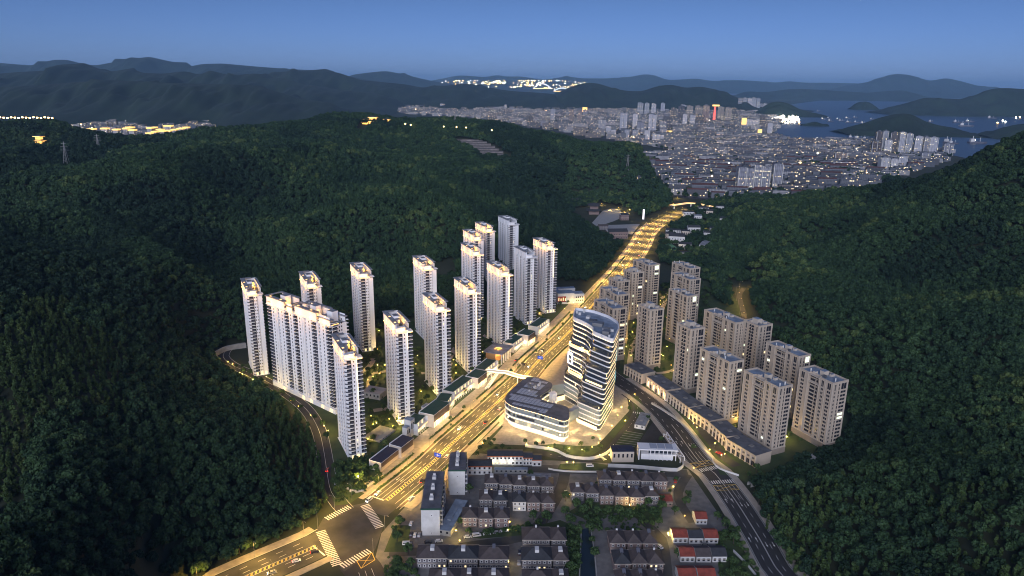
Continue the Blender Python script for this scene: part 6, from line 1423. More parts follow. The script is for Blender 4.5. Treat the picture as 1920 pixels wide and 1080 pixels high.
gp_ = np.concatenate(gp_); o = gn_scatter('shrubbery', np.column_stack([gp_, np.zeros(len(gp_)) - 1.2]), .28 + .55 * rng3.rand(len(gp_)) ** 2, rng3.rand(len(gp_)) * 6, rng3.randint(0, 3, len(gp_)), CROWN_G, 3)
tag(o, 'low shrubs and ground cover between the buildings', 'shrubs', kind='stuff')

# ------------------------------------------------------------------ far hills, islands, sea
def wooded(name, c1, c2):
    return mat(name, c1, .95, col2=c2, scale=.006, bump=.5)
M['far_wood'] = wooded('far_wooded_slope', (.008, .020, .014), (.018, .036, .020))
def ridge(px_pts, Y, thick, zb=0.0, seed=0, label=None, island=False, curve=0.0):
    yb_ = 155 + .012 * (px_pts[0][0] - 960) + 250 / Y * 1340; ye_ = 155 + .012 * (px_pts[-1][0] - 960) + 250 / Y * 1340
    pts = sorted(px_pts); pts = [(pts[0][0] - (12 if island else 25), yb_ + 1)] + pts + [(pts[-1][0] + (12 if island else 45), ye_ + 1)]; xs = [p[0] for p in pts]; n = max(24, int((xs[-1] - xs[0]) / 5)); X = np.linspace(xs[0], xs[-1], n); Yp = np.interp(X, xs, [p[1] for p in pts])
    k = np.array([1, 2, 3, 2, 1.]) / 9; Yp[2:-2] = np.convolve(Yp, k, 'valid')
    rows = []; m = 21; NZ = sum(np.sin(np.arange(n)[:, None] * fx + np.arange(m)[None] * fy + ph) * am for fx, fy, ph, am in ((.21, .9, seed, .30), (.47, -1.1, seed * 2, .24), (.9, 1.7, 1, .16), (.13, -.5, 3, .3), (1.4, -.3, 5, .12), (.62, .6, 2, .2)))
    for i in range(n):
        x, y, z = at(X[i], Yp[i], Y + curve * (X[i] - X.mean())); z = max(z, zb - 3); col = []
        for j in range(m):
            t = -1 + 2 * j / (m - 1); prof = (1 - abs(t)) ** .9 if t < 0 else (1 - abs(t)) ** .8
            wob = 1 + NZ[i, j] * (1 - abs(t)) * abs(t) * 1.6
            yy = y + t * thick * (1 + .18 * math.sin(i * .21 + seed)); col.append((x * yy / y if False else x + (yy - y) * x / y * .25, yy, zb - 4 + (z - zb + 4) * prof * wob if abs(t) > .01 else z))
        rows.append(col)
    global ROWS; ROWS = rows
    v = [p for c in rows for p in c]; f = [(i * m + j, (i + 1) * m + j, (i + 1) * m + j + 1, i * m + j + 1) for i in range(n - 1) for j in range(m - 1)]
    me = bpy.data.meshes.new('hills'); me.from_pydata(v, [], f); me.materials.append(M['far_wood']); me.shade_smooth()
    o = tag(inst('island' if island else 'hills', me), label, None, None, 'structure'); return o
ridge([(-300,112),(-120,120),(0,118),(60,123),(100,112),(127,112),(147,118),(177,123),(250,110),(268,108),(280,106),(300,111),(333,118),(357,125),(377,120),(417,119),(483,125),(550,130),(600,132),(680,148),(760,160)], 13000, 2600, seed=1)
ridge([(-400,120),(-200,140),(0,138),(33,135),(93,132),(133,122),(157,117),(180,127),(203,135),(247,128),(267,137),(310,138),(347,133),(373,140),(400,133),(433,142),(480,137),(507,145),(533,147),(567,157),(633,167),(720,178)], 6800, 1500, seed=2)
ridge([(-400,175),(-100,170),(60,160),(200,150),(330,156),(420,158),(480,160),(520,172),(560,185),(620,192)], 4900, 1000, seed=12)
ridge([(480,150),(517,135),(573,132),(603,130),(637,137),(675,150),(707,153),(760,158),(795,165),(812,160),(835,161),(862,157),(882,157),(900,160),(932,167),(962,171),(1000,173),(1037,176),(1080,186)], 8200, 1500, seed=3)
ridge([(640,150),(660,140),(700,135),(725,133),(760,140),(800,150),(860,160)], 17000, 2500, seed=4)
ridge([(1020,186),(1037,176),(1055,170),(1080,159),(1100,155),(1120,156),(1155,167),(1180,171),(1205,171),(1230,162),(1250,159),(1262,159),(1285,165),(1312,162),(1330,165),(1355,172),(1380,181),(1400,192)], 8000, 1100, seed=5)
ridge([(770,158),(837,146),(860,141),(912,145),(930,140),(950,144),(975,143),(1020,150),(1062,143),(1092,147),(1140,147),(1185,144),(1205,139),(1225,140),(1250,150),(1280,149),(1305,147),(1335,152),(1380,150),(1405,151),(1455,155),(1480,152),(1508,155),(1552,155),(1600,156),(1660,160)], 26000, 3000, seed=6)
ridge([(690,162),(760,155),(860,152),(960,151),(1060,152),(1110,157)], 23000, 6000, seed=16); PLAT = ROWS
ridge([(1560,166),(1600,158),(1628,154),(1644,147),(1682,137.6),(1712,143),(1744,152),(1774,146),(1801,152),(1834,161),(1870,166),(1930,170)], 21000, 2500, seed=7)
ridge([(1380,178),(1400,171),(1435,173),(1479,167),(1514,167),(1563,170),(1625,174),(1671,170),(1693,169),(1712,174),(1733,181),(1770,184),(1800,186)], 14500, 900, seed=8)
ridge([(1668,201),(1700,193),(1733,183),(1806,187),(1823,181),(1847,170),(1866,165.5),(1888,165),(1920,167),(1980,170),(2100,175)], 7200, 450, seed=9)
ridge([(1587,240),(1600,235),(1617,232),(1644,222),(1671,215),(1695,212),(1714,216),(1733,227),(1760,235),(1793,240),(1815,249)], 4050, 260, seed=10, island=True, label='wooded island in the bay')
ridge([(1515,231),(1521,229),(1527,228),(1533,229),(1540,232)], 4800, 60, seed=11, island=True); ridge([(1605,193),(1612,191),(1625,190),(1635,194)], 8400, 120, seed=13, island=True); ridge([(1850,254),(1870,243),(1900,234),(1940,230),(2000,228),(2060,235)], 3900, 220, seed=14, island=True)
ridge([(1436,196),(1450,190),(1470,191),(1490,199),(1500,206)], 6300, 200, seed=15)
b = MB(); b.sheet([g2(*p) for p in [(1442,248),(1462,256),(1478,262),(1560,261),(1640,268),(1700,280),(1780,290),(1850,305),(1990,335),(2150,270),(2050,205),(1850,196),(1700,188),(1560,186),(1480,196),(1500,205),(1530,208),(1500,216),(1478,228),(1455,238)]], .5)
b.sheet([g2(*p) for p in [(1180,166),(1400,183),(1560,185.8),(1700,187.8),(1850,195.8),(2100,199),(2100,174),(1180,162)]], .6)
tag(b.build('sea', M['water']), kind='structure')
_n = M['water'].node_tree; nz = _n.nodes.new('ShaderNodeTexNoise'); nz.inputs['Scale'].default_value = .02; nz.inputs['Detail'].default_value = 8; ge = _n.nodes.new('ShaderNodeNewGeometry'); bp = _n.nodes.new('ShaderNodeBump'); bp.inputs['Strength'].default_value = .35; bp.inputs['Distance'].default_value = 8
_n.links.new(ge.outputs['Position'], nz.inputs['Vector']); _n.links.new(nz.outputs['Fac'], bp.inputs['Height']); _n.links.new(bp.outputs[0], _n.nodes['Principled BSDF'].inputs['Normal'])

# ------------------------------------------------------------------ the city
def facade_mat(name, cols, lit=.05, roof=False, es=2.2, rows=3.0, bays=3.4):
    m = bpy.data.materials.new(name); m.use_nodes = True; n = m.node_tree; L = n.links; b = n.nodes['Principled BSDF']; b.inputs['Roughness'].default_value = .8
    oi = n.nodes.new('ShaderNodeAttribute'); oi.attribute_type = 'GEOMETRY'; oi.attribute_name = 'tone'
    rp = n.nodes.new('ShaderNodeValToRGB'); rp.color_ramp.interpolation = 'CONSTANT'; e = rp.color_ramp.elements
    for i, c in enumerate(cols):
        x = e[i] if i < 2 else e.new(i / len(cols)); x.position = i / len(cols); x.color = (*c, 1)
    L.new(oi.outputs['Fac'], rp.inputs[0])
    uv = n.nodes.new('ShaderNodeUVMap'); sp = n.nodes.new('ShaderNodeSeparateXYZ'); L.new(uv.outputs[0], sp.inputs[0])
    def mth(op, a, v=None, v2=None):
        x = n.nodes.new('ShaderNodeMath'); x.operation = op; L.new(a, x.inputs[0])
        if v is not None:
            if isinstance(v, (int, float)): x.inputs[1].default_value = v
            else: L.new(v, x.inputs[1])
        return x.outputs[0]
    u, v = mth('DIVIDE', sp.outputs[0], bays), mth('DIVIDE', sp.outputs[1], rows); fu, fv = mth('FRACT', u), mth('FRACT', v)
    win = mth('MULTIPLY', mth('MULTIPLY', mth('GREATER_THAN', fu, .22), mth('LESS_THAN', fu, .78)), mth('MULTIPLY', mth('GREATER_THAN', fv, .3), mth('LESS_THAN', fv, .82)))
    win = mth('MULTIPLY', win, mth('GREATER_THAN', sp.outputs[1], .0))
    cb = n.nodes.new('ShaderNodeCombineXYZ'); L.new(mth('FLOOR', u), cb.inputs[0]); L.new(mth('FLOOR', v), cb.inputs[1]); L.new(oi.outputs['Fac'], cb.inputs[2]); wn = n.nodes.new('ShaderNodeTexWhiteNoise'); L.new(cb.outputs[0], wn.inputs[0])
    on = mth('MULTIPLY', win, mth('LESS_THAN', wn.outputs['Value'], lit))
    mx = n.nodes.new('ShaderNodeMix'); mx.data_type = 'RGBA'; L.new(win, mx.inputs['Factor']); L.new(rp.outputs[0], mx.inputs[6]); mx.inputs[7].default_value = (.05, .055, .07, 1); L.new(mx.outputs[2], b.inputs['Base Color'])
    hue = n.nodes.new('ShaderNodeMix'); hue.data_type = 'RGBA'; L.new(wn.outputs['Color'], hue.inputs['Factor']); hue.inputs[6].default_value = (1, .66, .25, 1); hue.inputs[7].default_value = (.95, 1, .75, 1)
    L.new(hue.outputs[2], b.inputs['Emission Color']); L.new(mth('MULTIPLY', on, es), b.inputs['Emission Strength']); m.cycles.emission_sampling = 'NONE'; return m
M['slab'] = facade_mat('town_facade', [(.13, .14, .17), (.20, .20, .22), (.09, .10, .13), (.15, .13, .13), (.30, .30, .33), (.07, .07, .085)], .07)
M['high'] = facade_mat('high_rise_facade', [(.44, .45, .52), (.32, .34, .40), (.52, .52, .57), (.26, .27, .33)], .06)
M['dark_high'] = facade_mat('dark_high_rise_facade', [(.085, .065, .075), (.10, .09, .10), (.07, .07, .09)], .07)
M['warm_high'] = facade_mat('warm_high_rise_facade', [(.26, .21, .20), (.21, .17, .16), (.30, .27, .25)], .07)
M['town_roof'] = mat('town_roof', (.10, .11, .14), .9, .5, .02); M['town_roof_red'] = mat('town_roof_red', (.10, .045, .045), .9, .3, .03)
def set_tone(me, t):
    a = me.attributes.new('tone', 'FLOAT', 'FACE'); a.data.foreach_set('value', np.full(len(me.polygons), t, dtype=np.float32))
def block_mesh(nm, w, d, h, fm, roofm, seed, gable=False):
    r = random.Random(seed); b = MB(); b.box(-w / 2, w / 2, -d / 2, d / 2, 0, h, 0, mt=1)
    if gable: b.face([(-w / 2 - .3, -d / 2 - .4, h), (w / 2 + .3, -d / 2 - .4, h), (w / 2 + .3, 0, h + 2.6), (-w / 2 - .3, 0, h + 2.6)], 1); b.face([(w / 2 + .3, d / 2 + .4, h), (-w / 2 - .3, d / 2 + .4, h), (-w / 2 - .3, 0, h + 2.6), (w / 2 + .3, 0, h + 2.6)], 1)
    else:
        for k in range(2): x = r.uniform(-w * .4, w * .3); b.box(x, x + r.uniform(2, 4), -d * .2, d * .25, h, h + r.uniform(1.2, 2.8), 1)
    me = b.mesh(nm, [M[fm], M[roofm]]); set_tone(me, r.random()); return me
CITYP = [g2(*p) for p in [(1300,374),(1375,374),(1500,374),(1625,354),(1765,304),(1795,288),(1640,266),(1540,264),(1478,264),(1445,250),(1300,262),(1150,262),(1210,272),(1300,292),(1208,290),(1225,318),(1256,350),(1262,368)]]
MIDP = [g2(*p) for p in [(900,205),(1000,203),(1200,205),(1380,205),(1440,206),(1465,232),(1445,250),(1300,270),(1150,264),(1000,240),(880,220)]]
LEFTP = [g2(*p) for p in [(560,206),(640,190),(760,189),(900,204),(900,222),(780,216),(700,206)]]
TOWNP = [g2(*p) for p in [(120,228),(200,222),(380,228),(400,240),(330,262),(240,275),(170,268)]]
HAMLET = [at(*p)[:2] for p in ((1140, 322, 1690), (1200, 316, 1720), (1290, 318, 1900), (1300, 335, 1850), (1240, 340, 1700))]
b = MB()
for i, pl in enumerate((CITYP, MIDP, LEFTP, TOWNP)): b.sheet(pl, .3 + .1 * i)
M['city_ground'] = mat('city_streets', (.04, .042, .05), .9, .3, .01); tag(b.build('city_ground', M['city_ground']), kind='structure')
HIGH = [  # x, base y, top y, width px, kind, label
 (1393,361,312,30,'high'),(1425,361,309,28,'high'),(1453,356,306,16,'high'),(1410,352,316,22,'high'),
 (1168,244,211,14,'high'),(1190,241,213,10,'high'),(1200,251,228,14,'high'),(1222,250,214,15,'high'),(1242,248,226,13,'high'),(1175,259,243,10,'high'),(1190,259,243,12,'high'),(1150,253,243,10,'high'),(1212,263,244,12,'high'),(1233,263,250,22,'high'),(1250,243,217,16,'dark_high'),(1140,248,236,10,'high'),(1128,244,224,14,'high'),(1147,238,224,12,'high'),
 (1262,226,202,10,'dark_high'),(1276,227,199,12,'dark_high'),(1292,226,198,12,'warm_high'),(1308,229,198,13,'warm_high'),(1322,231,197,12,'warm_high'),(1350,228,200,12,'warm_high'),(1364,229,201,12,'warm_high'),(1375,229,202,10,'dark_high'),(1312,232,214,16,'dark_high'),(1283,238,214,9,'high'),(1297,238,215,10,'high'),(1200,215,192,11,'high'),(1212,216,193,9,'high'),(1225,215,194,9,'high'),(1242,212,193,8,'high'),(1270,208,195,10,'high'),(1281,209,196,10,'high'),
 (1386,209,184,8,'high'),(1395,209,183,8,'high'),(1404,209,184,8,'high'),(1412,209,183,8,'high'),(1420,209,184,7,'high'),(1427,207,194,7,'high'),(1434,208,194,7,'high'),
 (1442,253,230,10,'high'),(1410,240,223,24,'high'),(1429,241,216,10,'dark_high'),
 (1643,286,246,12,'dark_high'),(1655,284,245,8,'high'),(1672,290,248,14,'dark_high'),(1686,291,247,9,'high'),(1699,291,250,11,'high'),(1640,291,264,18,'dark_high'),(1662,290,262,12,'high'),(1717,291,255,12,'high'),(1731,291,256,9,'high'),(1745,291,257,14,'high'),(1774,292,269,17,'high'),(1654,319,295,16,'high'),(1674,317,297,12,'high'),(1690,313,292,14,'high'),(1733,299,286,16,'high'),(1755,297,288,12,'high'),(1570,303,284,14,'warm_high'),(1580,302,286,9,'warm_high'),
 (1036,230,204,9,'high'),(1071,230,205,9,'warm_high'),(1087,230,207,8,'warm_high'),(993,236,216,12,'dark_high'),(1018,236,227,10,'high'),(1097,220,206,9,'high'),
 (665,186,175,4,'high'),(655,188,180,6,'high'),(760,200,188,9,'high'),(782,198,185,10,'dark_high'),(796,200,190,7,'high'),(805,200,186,11,'dark_high'),(773,202,192,6,'dark_high'),(830,206,194,9,'high'),(845,200,188,12,'dark_high'),(858,203,196,7,'high'),(870,205,197,6,'high'),(882,206,196,6,'high'),(912,208,202,7,'high'),(948,207,196,5,'high'),(960,209,201,7,'high'),(968,209,203,6,'high'),(749,205,196,4,'dark_high'),
 (447,230,210,8,'warm_high'),(454,230,212,7,'warm_high'),(465,229,215,10,'warm_high'),(480,229,213,9,'warm_high'),(492,229,215,9,'warm_high'),(503,228,216,9,'warm_high'),(550,224,205,7,'warm_high'),(567,220,205,7,'warm_high'),(645,210,199,6,'high'),(660,209,198,8,'high'),(690,208,197,6,'high'),
]
HL = [(1300, 1500, 300, 400, 'near twin towers beside the valley mouth'), (1120, 1252, 200, 300, 'grey tower cluster below the ridge'), (1255, 1380, 220, 300, 'brown tower row in the far city'), (1180, 1300, 190, 222, 'distant pale tower row before the round hills'), (1380, 1440, 200, 212, 'far pale tower row by the bay head'), (1400, 1450, 235, 260, 'waterfront tower group'), (1560, 1800, 280, 330, 'sea front tower group'), (980, 1110, 210, 240, 'city centre towers left of the cluster'), (600, 990, 180, 215, 'distant towers across the left of the city'), (430, 700, 200, 240, 'beige tower group beyond the left ridge')]
WORD = {'high': 'grey', 'dark_high': 'dark', 'warm_high': 'brown beige'}
cnt = {}
used_xy = []
for i, (px, yb, yt, w, km) in enumerate(HIGH):
    x, y = g2(px, yb); lo, hi = 5.0, 400.0
    for _ in range(40):
        mid = (lo + hi) / 2
        if proj((x, y, mid))[1] > yt: lo = mid
        else: hi = mid
    H = lo; wm = w / FPX * proj((x, y, 0))[2]; zone = next((z[4] for z in HL if z[0] <= px <= z[1] and z[2] <= yb <= z[3]), 'far city towers')
    k = cnt[zone] = cnt.get(zone, 0) + 1
    ordn = (['first', 'second', 'third', 'fourth', 'fifth', 'sixth', 'seventh', 'eighth', 'ninth', 'tenth', 'eleventh', 'twelfth', 'thirteenth', 'fourteenth', 'fifteenth', 'sixteenth', 'seventeenth', 'eighteenth'] * 2)[k - 1]
    hgt = 'tall' if H > 80 else 'mid height'
    t = thing('high_rise', f'{hgt} {WORD[km]} high rise about {round(px / 19.2)} percent across, in the {zone}', 'high rise', (x, y, 0), RNG.uniform(-.25, .1), zone)
    t['label'] = f'{hgt} {WORD[km]} high rise in the {zone}'
    used_xy.append((x, y, wm)); rr = random.Random(i); d = min(wm, rr.uniform(14, 22))
    b = MB(); nb = max(1, int(wm / 16)); s_ = wm / nb
    for q in range(nb): b.box(-wm / 2 + q * s_ + s_ * .06, -wm / 2 + (q + 1) * s_ - s_ * .06, -d / 2 + (q % 2) * 1.5, d / 2, 0, H - (q % 3) * 3, 0, mt=1); b.box(-wm / 2 + q * s_ + s_ * .3, -wm / 2 + q * s_ + s_ * .62, -d / 2 - 2, d / 2 + 2, 0, H - 1.5 - (q % 3) * 3, 0, mt=1)
    me = b.mesh('tower_wall', [M[km], M['town_roof']]); set_tone(me, rr.random()); inst('wall', me, t)
    b = MB(); b.box(-wm * .2, wm * .15, -d * .3, d * .3, H - 6, H + 4, 0); b.build('roof_house', M['town_roof'], t)
    if yb > 280 and wm > 12:
        b = MB()
        for q in range(nb + 1): xx = -wm / 2 + q * s_; b.box(xx - .7, xx + .7, -d / 2 - 2.3, -d / 2 + 1, 0, H - 2, 0)
        b.build('pier', M['wall_white'], t)
# red lit tower and other landmark lights
x, y = g2(1338, 233); t = thing('lit_tower', 'slim red glowing tower with golden top in the brown tower row', 'landmark tower', (x, y, 0)); M['red_glow'] = mat('red_glow', (.6, .1, .08), .5, emit=(1, .10, .07), es=1.1, sample=False); M['gold_glow'] = mat('gold_glow', (.8, .6, .2), .5, emit=(1, .58, .15), es=1.0, sample=False)
b = MB(); b.lathe([(18, 0), (11, 20), (7, 50), (6, 112), (3, 114)], 0, 0, 0, 8); b.build('shaft', M['red_glow'], t); b = MB(); b.box(-16, 26, -10, 10, 116, 126, 0, True); b.build('crown', M['gold_glow'], t)
for lab, px, yb, w, h, d, m in (('low building with red glowing roof edge in the city centre', 1062, 236, 150, 10, 40, 'red_glow'), ('golden lit building in the city centre', 1096, 215, 40, 60, 20, 'gold_glow'), ('gold lit hotel block before the waterfront', 1393, 240, 30, 60, 20, 'gold_glow'), ('gold framed gate building by the waterfront', 1423, 255, 22, 34, 14, 'gold_glow'), ('gold lit hall in the distant left city', 706, 189, 110, 22, 40, 'gold_glow'), ('red topped hall below the grey tower cluster', 1283, 246, 36, 16, 20, 'red_glow'), ('warm lit market street hall at the foot of the ridge', 1270, 266, 190, 9, 20, 'gold_glow'), ('yellow lit hall in the middle of the city', 1255, 249, 70, 12, 14, 'gold_glow')):
    x, y = g2(px, yb); t = thing('lit_building', lab, 'building', (x, y, 0)); b = MB(); b.box(-w / 2, w / 2, -d / 2, d / 2, 0, h * .7, 0, mt=1); me = b.mesh('w', [M['slab'], M['town_roof']]); set_tone(me, .3); inst('wall', me, t); b = MB(); b.box(-w / 2, w / 2, -d / 2 - .3, -d / 2 - .05, h * .25, h, 0, True); b.build('lit_front', M[m], t)
# lit crown towers of the left town
for k, (px, yt, w) in enumerate([(176,243,14),(201,242,13),(222,244,11),(240,242,9),(248,240,13),(252,245,12),(284,241,10),(292,240,9),(283,251,10),(293,248,10),(303,244,12),(307,247,10),(318,237,16),(318,246,12),(330,244,10),(342,242,12),(352,240,10)]):
    yb = yt + (27 if px < 270 else 20); x, y = g2(px, yb); wm = w / FPX * proj((x, y, 0))[2] * .8; lo, hi = 5, 300
    for _ in range(40):
        mid = (lo + hi) / 2; lo, hi = (mid, hi) if proj((x, y, mid))[1] > yt else (lo, mid)
    t = thing('lit_crown_tower', 'pale tower with golden lit crown in the ' + ('left' if px < 270 else 'right') + ' group of the valley town', 'high rise', (x, y, 0), 0, 'golden crowned towers in the valley town'); b = MB()
    b.box(-wm / 2, wm / 2, -9, 9, 0, lo, 0, mt=1); b.box(-wm * .15, wm * .15, -11, 11, 0, lo, 0, mt=1); me = b.mesh('w', [M['high'], M['town_roof']]); set_tone(me, .6); inst('wall', me, t); b = MB(); b.box(-wm * .62, wm * .62, -12, 12, lo, lo + 5, 0, True); b.build('crown_light', M['gold_glow'], t); used_xy.append((x, y, wm))
# walk-up blocks: rows of slabs filling the town
slabs = []
rs = random.Random(3)
def fill(poly, sx, sy, wr, hr, d, rz, jit=.3):
    P = np.array(poly); c, q = math.cos(rz), math.sin(rz); loc = np.column_stack([P[:, 0] * c + P[:, 1] * q, -P[:, 0] * q + P[:, 1] * c]); lo, hi = loc.min(0), loc.max(0); y = lo[1]
    while y < hi[1]:
        x = lo[0] + rs.random() * sx
        while x < hi[0]:
            w = rs.uniform(*wr); X, Y = (x + w / 2) * c - y * q, (x + w / 2) * q + y * c
            if inpoly(np.array([[X, Y]]), poly)[0] and rs.random() > .12 and all(abs(X - ux) > uw / 2 + w / 2 or not (-(28 if uy < 3000 else 150) < Y - uy < 26) for ux, uy, uw in used_xy): slabs.append((X, Y, w, d * rs.uniform(.9, 1.2), rs.uniform(*hr), rz + rs.uniform(-.05, .05)))
            x += w + rs.uniform(4, sx)
        y += sy * rs.uniform(.9, 1.2)
fill(CITYP, 16, 30, (28, 62), (13, 20), 11, R(-9)); fill(MIDP, 45, 66, (30, 80), (16, 34), 16, R(-6)); fill(LEFTP, 50, 75, (30, 80), (16, 36), 18, R(5)); fill(TOWNP, 40, 60, (25, 60), (10, 26), 14, R(4)); fill(HAMLET, 14, 20, (10, 20), (6, 9), 9, R(-12))
slabs.sort(key=lambda s: s[1])
MESHES = [block_mesh('walk_up_block', 44, 11, 17, 'slab', 'town_roof', i) for i in range(10)] + [block_mesh('walk_up_block', 44, 11, 17, 'slab', 'town_roof_red', 20 + i, True) for i in range(3)]
allb = MB(); tones = []
for i, (x, y, w, d, h, rz) in enumerate(slabs):
    ham = inpoly(np.array([[x, y]]), HAMLET)[0]; z = float(height(np.array([[x, y]]))[0]) if ham else 0
    if i < 290:
        px = proj((x, y, 0))[0]; where = 'in the hamlet at the foot of the central ridge' if ham else ('before the near twin towers at the valley mouth' if px < 1400 and y < 2100 else ('in the dense town right of the near twin towers' if px >= 1400 else 'in the dense town below the grey tower cluster'))
        me = MESHES[rs.randrange(len(MESHES))]; nm = 'small house' if ham else 'walk up block'
        o = inst('village_house' if ham else 'walk_up_block', me, None, (x, y, z), rz, (w / 44, d / 11, h / 17)); red = me.materials[1] == M['town_roof_red']
        tag(o, ('red roofed ' if red else 'grey roofed ') + nm + ' ' + where, 'house' if ham else 'apartment block', nm + 's ' + where)
    else:
        n0 = len(allb.f); c, q = math.cos(rz), math.sin(rz); allb.obox(x, y, w, d, 0, h, rz, 0, mt=1)
        if i % 2: allb.obox(x, y, 4, d * .5, h, h + 2.5, rz, 1)
        tones += [rs.random()] * (len(allb.f) - n0)
me = allb.mesh('distant_town', [M['slab'], M['town_roof']]); a = me.attributes.new('tone', 'FLOAT', 'FACE'); a.data.foreach_set('value', np.array(tones, dtype=np.float32))
tag(inst('distant_town', me), 'mass of distant low blocks filling the city as far as the bay', 'town', kind='stuff'); print('slabs', len(slabs))
# town trees: dark clumps between the blocks
tp = []
r5 = np.random.RandomState(6)
for pl, nn in ((CITYP, 2600), (MIDP, 1200)):
    P = np.array(pl); lo, hi = P.min(0), P.max(0); q = lo + r5.rand(nn * 4, 2) * (hi - lo); q = q[inpoly(q, pl)]; q = q[_noise(q, .012, 21) > .1][:nn]; tp.append(q)
FLAT_WOODS = [[(1232,476),(1240,448),(1256,425),(1300,408),(1330,400),(1400,425),(1405,530),(1340,520),(1290,500),(1240,500)], [(1285,398),(1330,378),(1400,372),(1400,400),(1330,402)], [(1170,385),(1232,378),(1240,396),(1200,404)], [(1330,330),(1360,318),(1410,322),(1400,334)], [(1290,300),(1340,292),(1430,300),(1400,306)], [(1050,385),(1080,372),(1130,372),(1120,384),(1080,392)], [(1332,484),(1374,545),(1368,582),(1340,560),(1318,520)], [(1232,548),(1262,535),(1300,530),(1330,520),(1300,545)], [(1400,345),(1480,340),(1480,372),(1380,374)]]
BLD = [g2(*p) for p in ((1268,455),(1284,466),(1275,477),(1355,422),(1362,446),(1322,462),(1308,415),(1262,437),(1260,465),(1255,446),(1340,436),(1300,436),(1285,444),(1328,444),(1290,405),(1330,404),(1350,396),(1318,396),(1370,388))]
fw = []
for pl in FLAT_WOODS:
    P = [g2(*p) for p in pl]; A = np.array(P); lo, hi = A.min(0), A.max(0); q = lo + r5.rand(int(np.prod(hi - lo) / 40), 2) * (hi - lo); q = q[inpoly(q, P)]
    for bx_, by_ in BLD: q = q[np.hypot(q[:, 0] - bx_, q[:, 1] - by_) > 19]
    fw.append(q)
fw = np.concatenate(fw); tp = np.concatenate(tp); al = np.concatenate([fw, tp]); S_ = np.concatenate([.9 + .6 * r5.rand(len(fw)), 1.2 + .9 * r5.rand(len(tp))])
tag(gn_scatter('valley_wood', np.column_stack([al, np.full(len(al), -.5)]), S_, r5.rand(len(al)) * 6, r5.randint(0, NB + ND, len(al)), CROWN + CROWN_D, 8), 'dark trees between the valley houses and through the town', 'trees', kind='stuff')
# city lamps: far beyond counting
lights = {'w': MB(), 'c': MB()}; r6 = random.Random(9)
def bulb(px, py, s, k='w', z=None, Y=None):
    x, y, zz_ = (*g2(px, py), 5) if Y is None else at(px, py, Y)
    s *= max(1, y / 2500); lights[k].box(x - s / 2, x + s / 2, y - s / 2, y + s / 2, zz_, zz_ + s, 0, True)
for _ in range(300):
    pl = r6.choice((CITYP, CITYP, MIDP, MIDP, LEFTP, TOWNP)); P = np.array(pl); lo, hi = P.min(0), P.max(0); x, y = lo + np.array([r6.random(), r6.random()]) * (hi - lo)
    if inpoly(np.array([[x, y]]), pl)[0]: s = (.6 + 2.4 * r6.random() ** 3) * max(1, y / 3000); lights[r6.choice('wwwc')].box(x - s / 2, x + s / 2, y - s / 2, y + s / 2, 18, 18 + s, 0, True)
for _ in range(120): bulb(r6.uniform(1440, 1500), r6.uniform(208, 232), r6.uniform(1.5, 4), 'c' if r6.random() < .8 else 'w')
for _ in range(60): bulb(r6.gauss(1470, 16), r6.gauss(222, 5), r6.uniform(2, 5), 'c')
for q_ in range(330):
    c_ = PLAT[min(max(int(r6.gauss(.62, .2) * len(PLAT)), 3), len(PLAT) - 4)]; p_ = c_[r6.choice((4, 5, 6, 7, 8, 9, 10))]; s = r6.uniform(4, 11) if r6.random() < .85 else r6.uniform(10, 20); x, y = p_[0] + r6.uniform(-60, 60), p_[1] + r6.uniform(-200, 200)
    lights[r6.choice('wwc')].box(x - s, x + s, y - s / 2, y + s / 2, p_[2] + 5, p_[2] + 5 + s, 0, True)
for a, c, n_, yy in ((1080, 1400, 34, 193), (640, 760, 14, 186), (130, 360, 16, 202), (1150, 1440, 22, 168), (1400, 1600, 14, 174), (1420, 1560, 12, 185), (700, 760, 18, 203), (560, 640, 10, 190)):
    for q in range(n_): bulb(a + (c - a) * (q + r6.random()) / n_, yy + r6.uniform(-1.5, 1.5), r6.uniform(1.0, 2.0), 'w')
for px, py in ((1600,165),(1602,164),(1645,167),(1650,168),(1655,167),(1717,168),(1722,167),(1760,183),(1765,182),(1768,183),(1653,187),(1670,186),(1690,187),(1710,186),(1530,186),(1545,185),(1720,206),(1735,205),(1742,205),(1905,222),(1912,221),(1880,228),(1885,230),(1870,232),(0,203),(22,203),(24,201)): bulb(px, py, 3, r6.choice('wwc'))
for px in range(0, 100, 7): bulb(px, 221 + (px % 3) * .6, 2.2, 'w', Y=1545)
for px, py in ((832, 238), (856, 239), (874, 240), (943, 262), (922, 245), (770, 235), (760, 233)): bulb(px, py, 2.2, 'w', Y=1900)
M['bulb_w'] = mat('warm_street_bulbs', (1, .8, .4), .5, emit=(1, .60, .20), es=16, sample=False); M['bulb_c'] = mat('white_flood_bulbs', (1, 1, .9), .5, emit=(1, .93, .78), es=18, sample=False)
tag(lights['w'].build('city_lights', M['bulb_w']), 'countless warm street lights sprinkled through the distant city', 'city lights', kind='stuff'); tag(lights['c'].build('flood_lights', M['bulb_c']), 'white floodlights along the distant waterfront and city', 'city lights', kind='stuff')
M['arch_glow'] = mat('pale_arch_lights', (.6, .7, .8), .5, emit=(.7, .85, 1), es=.7, sample=False)
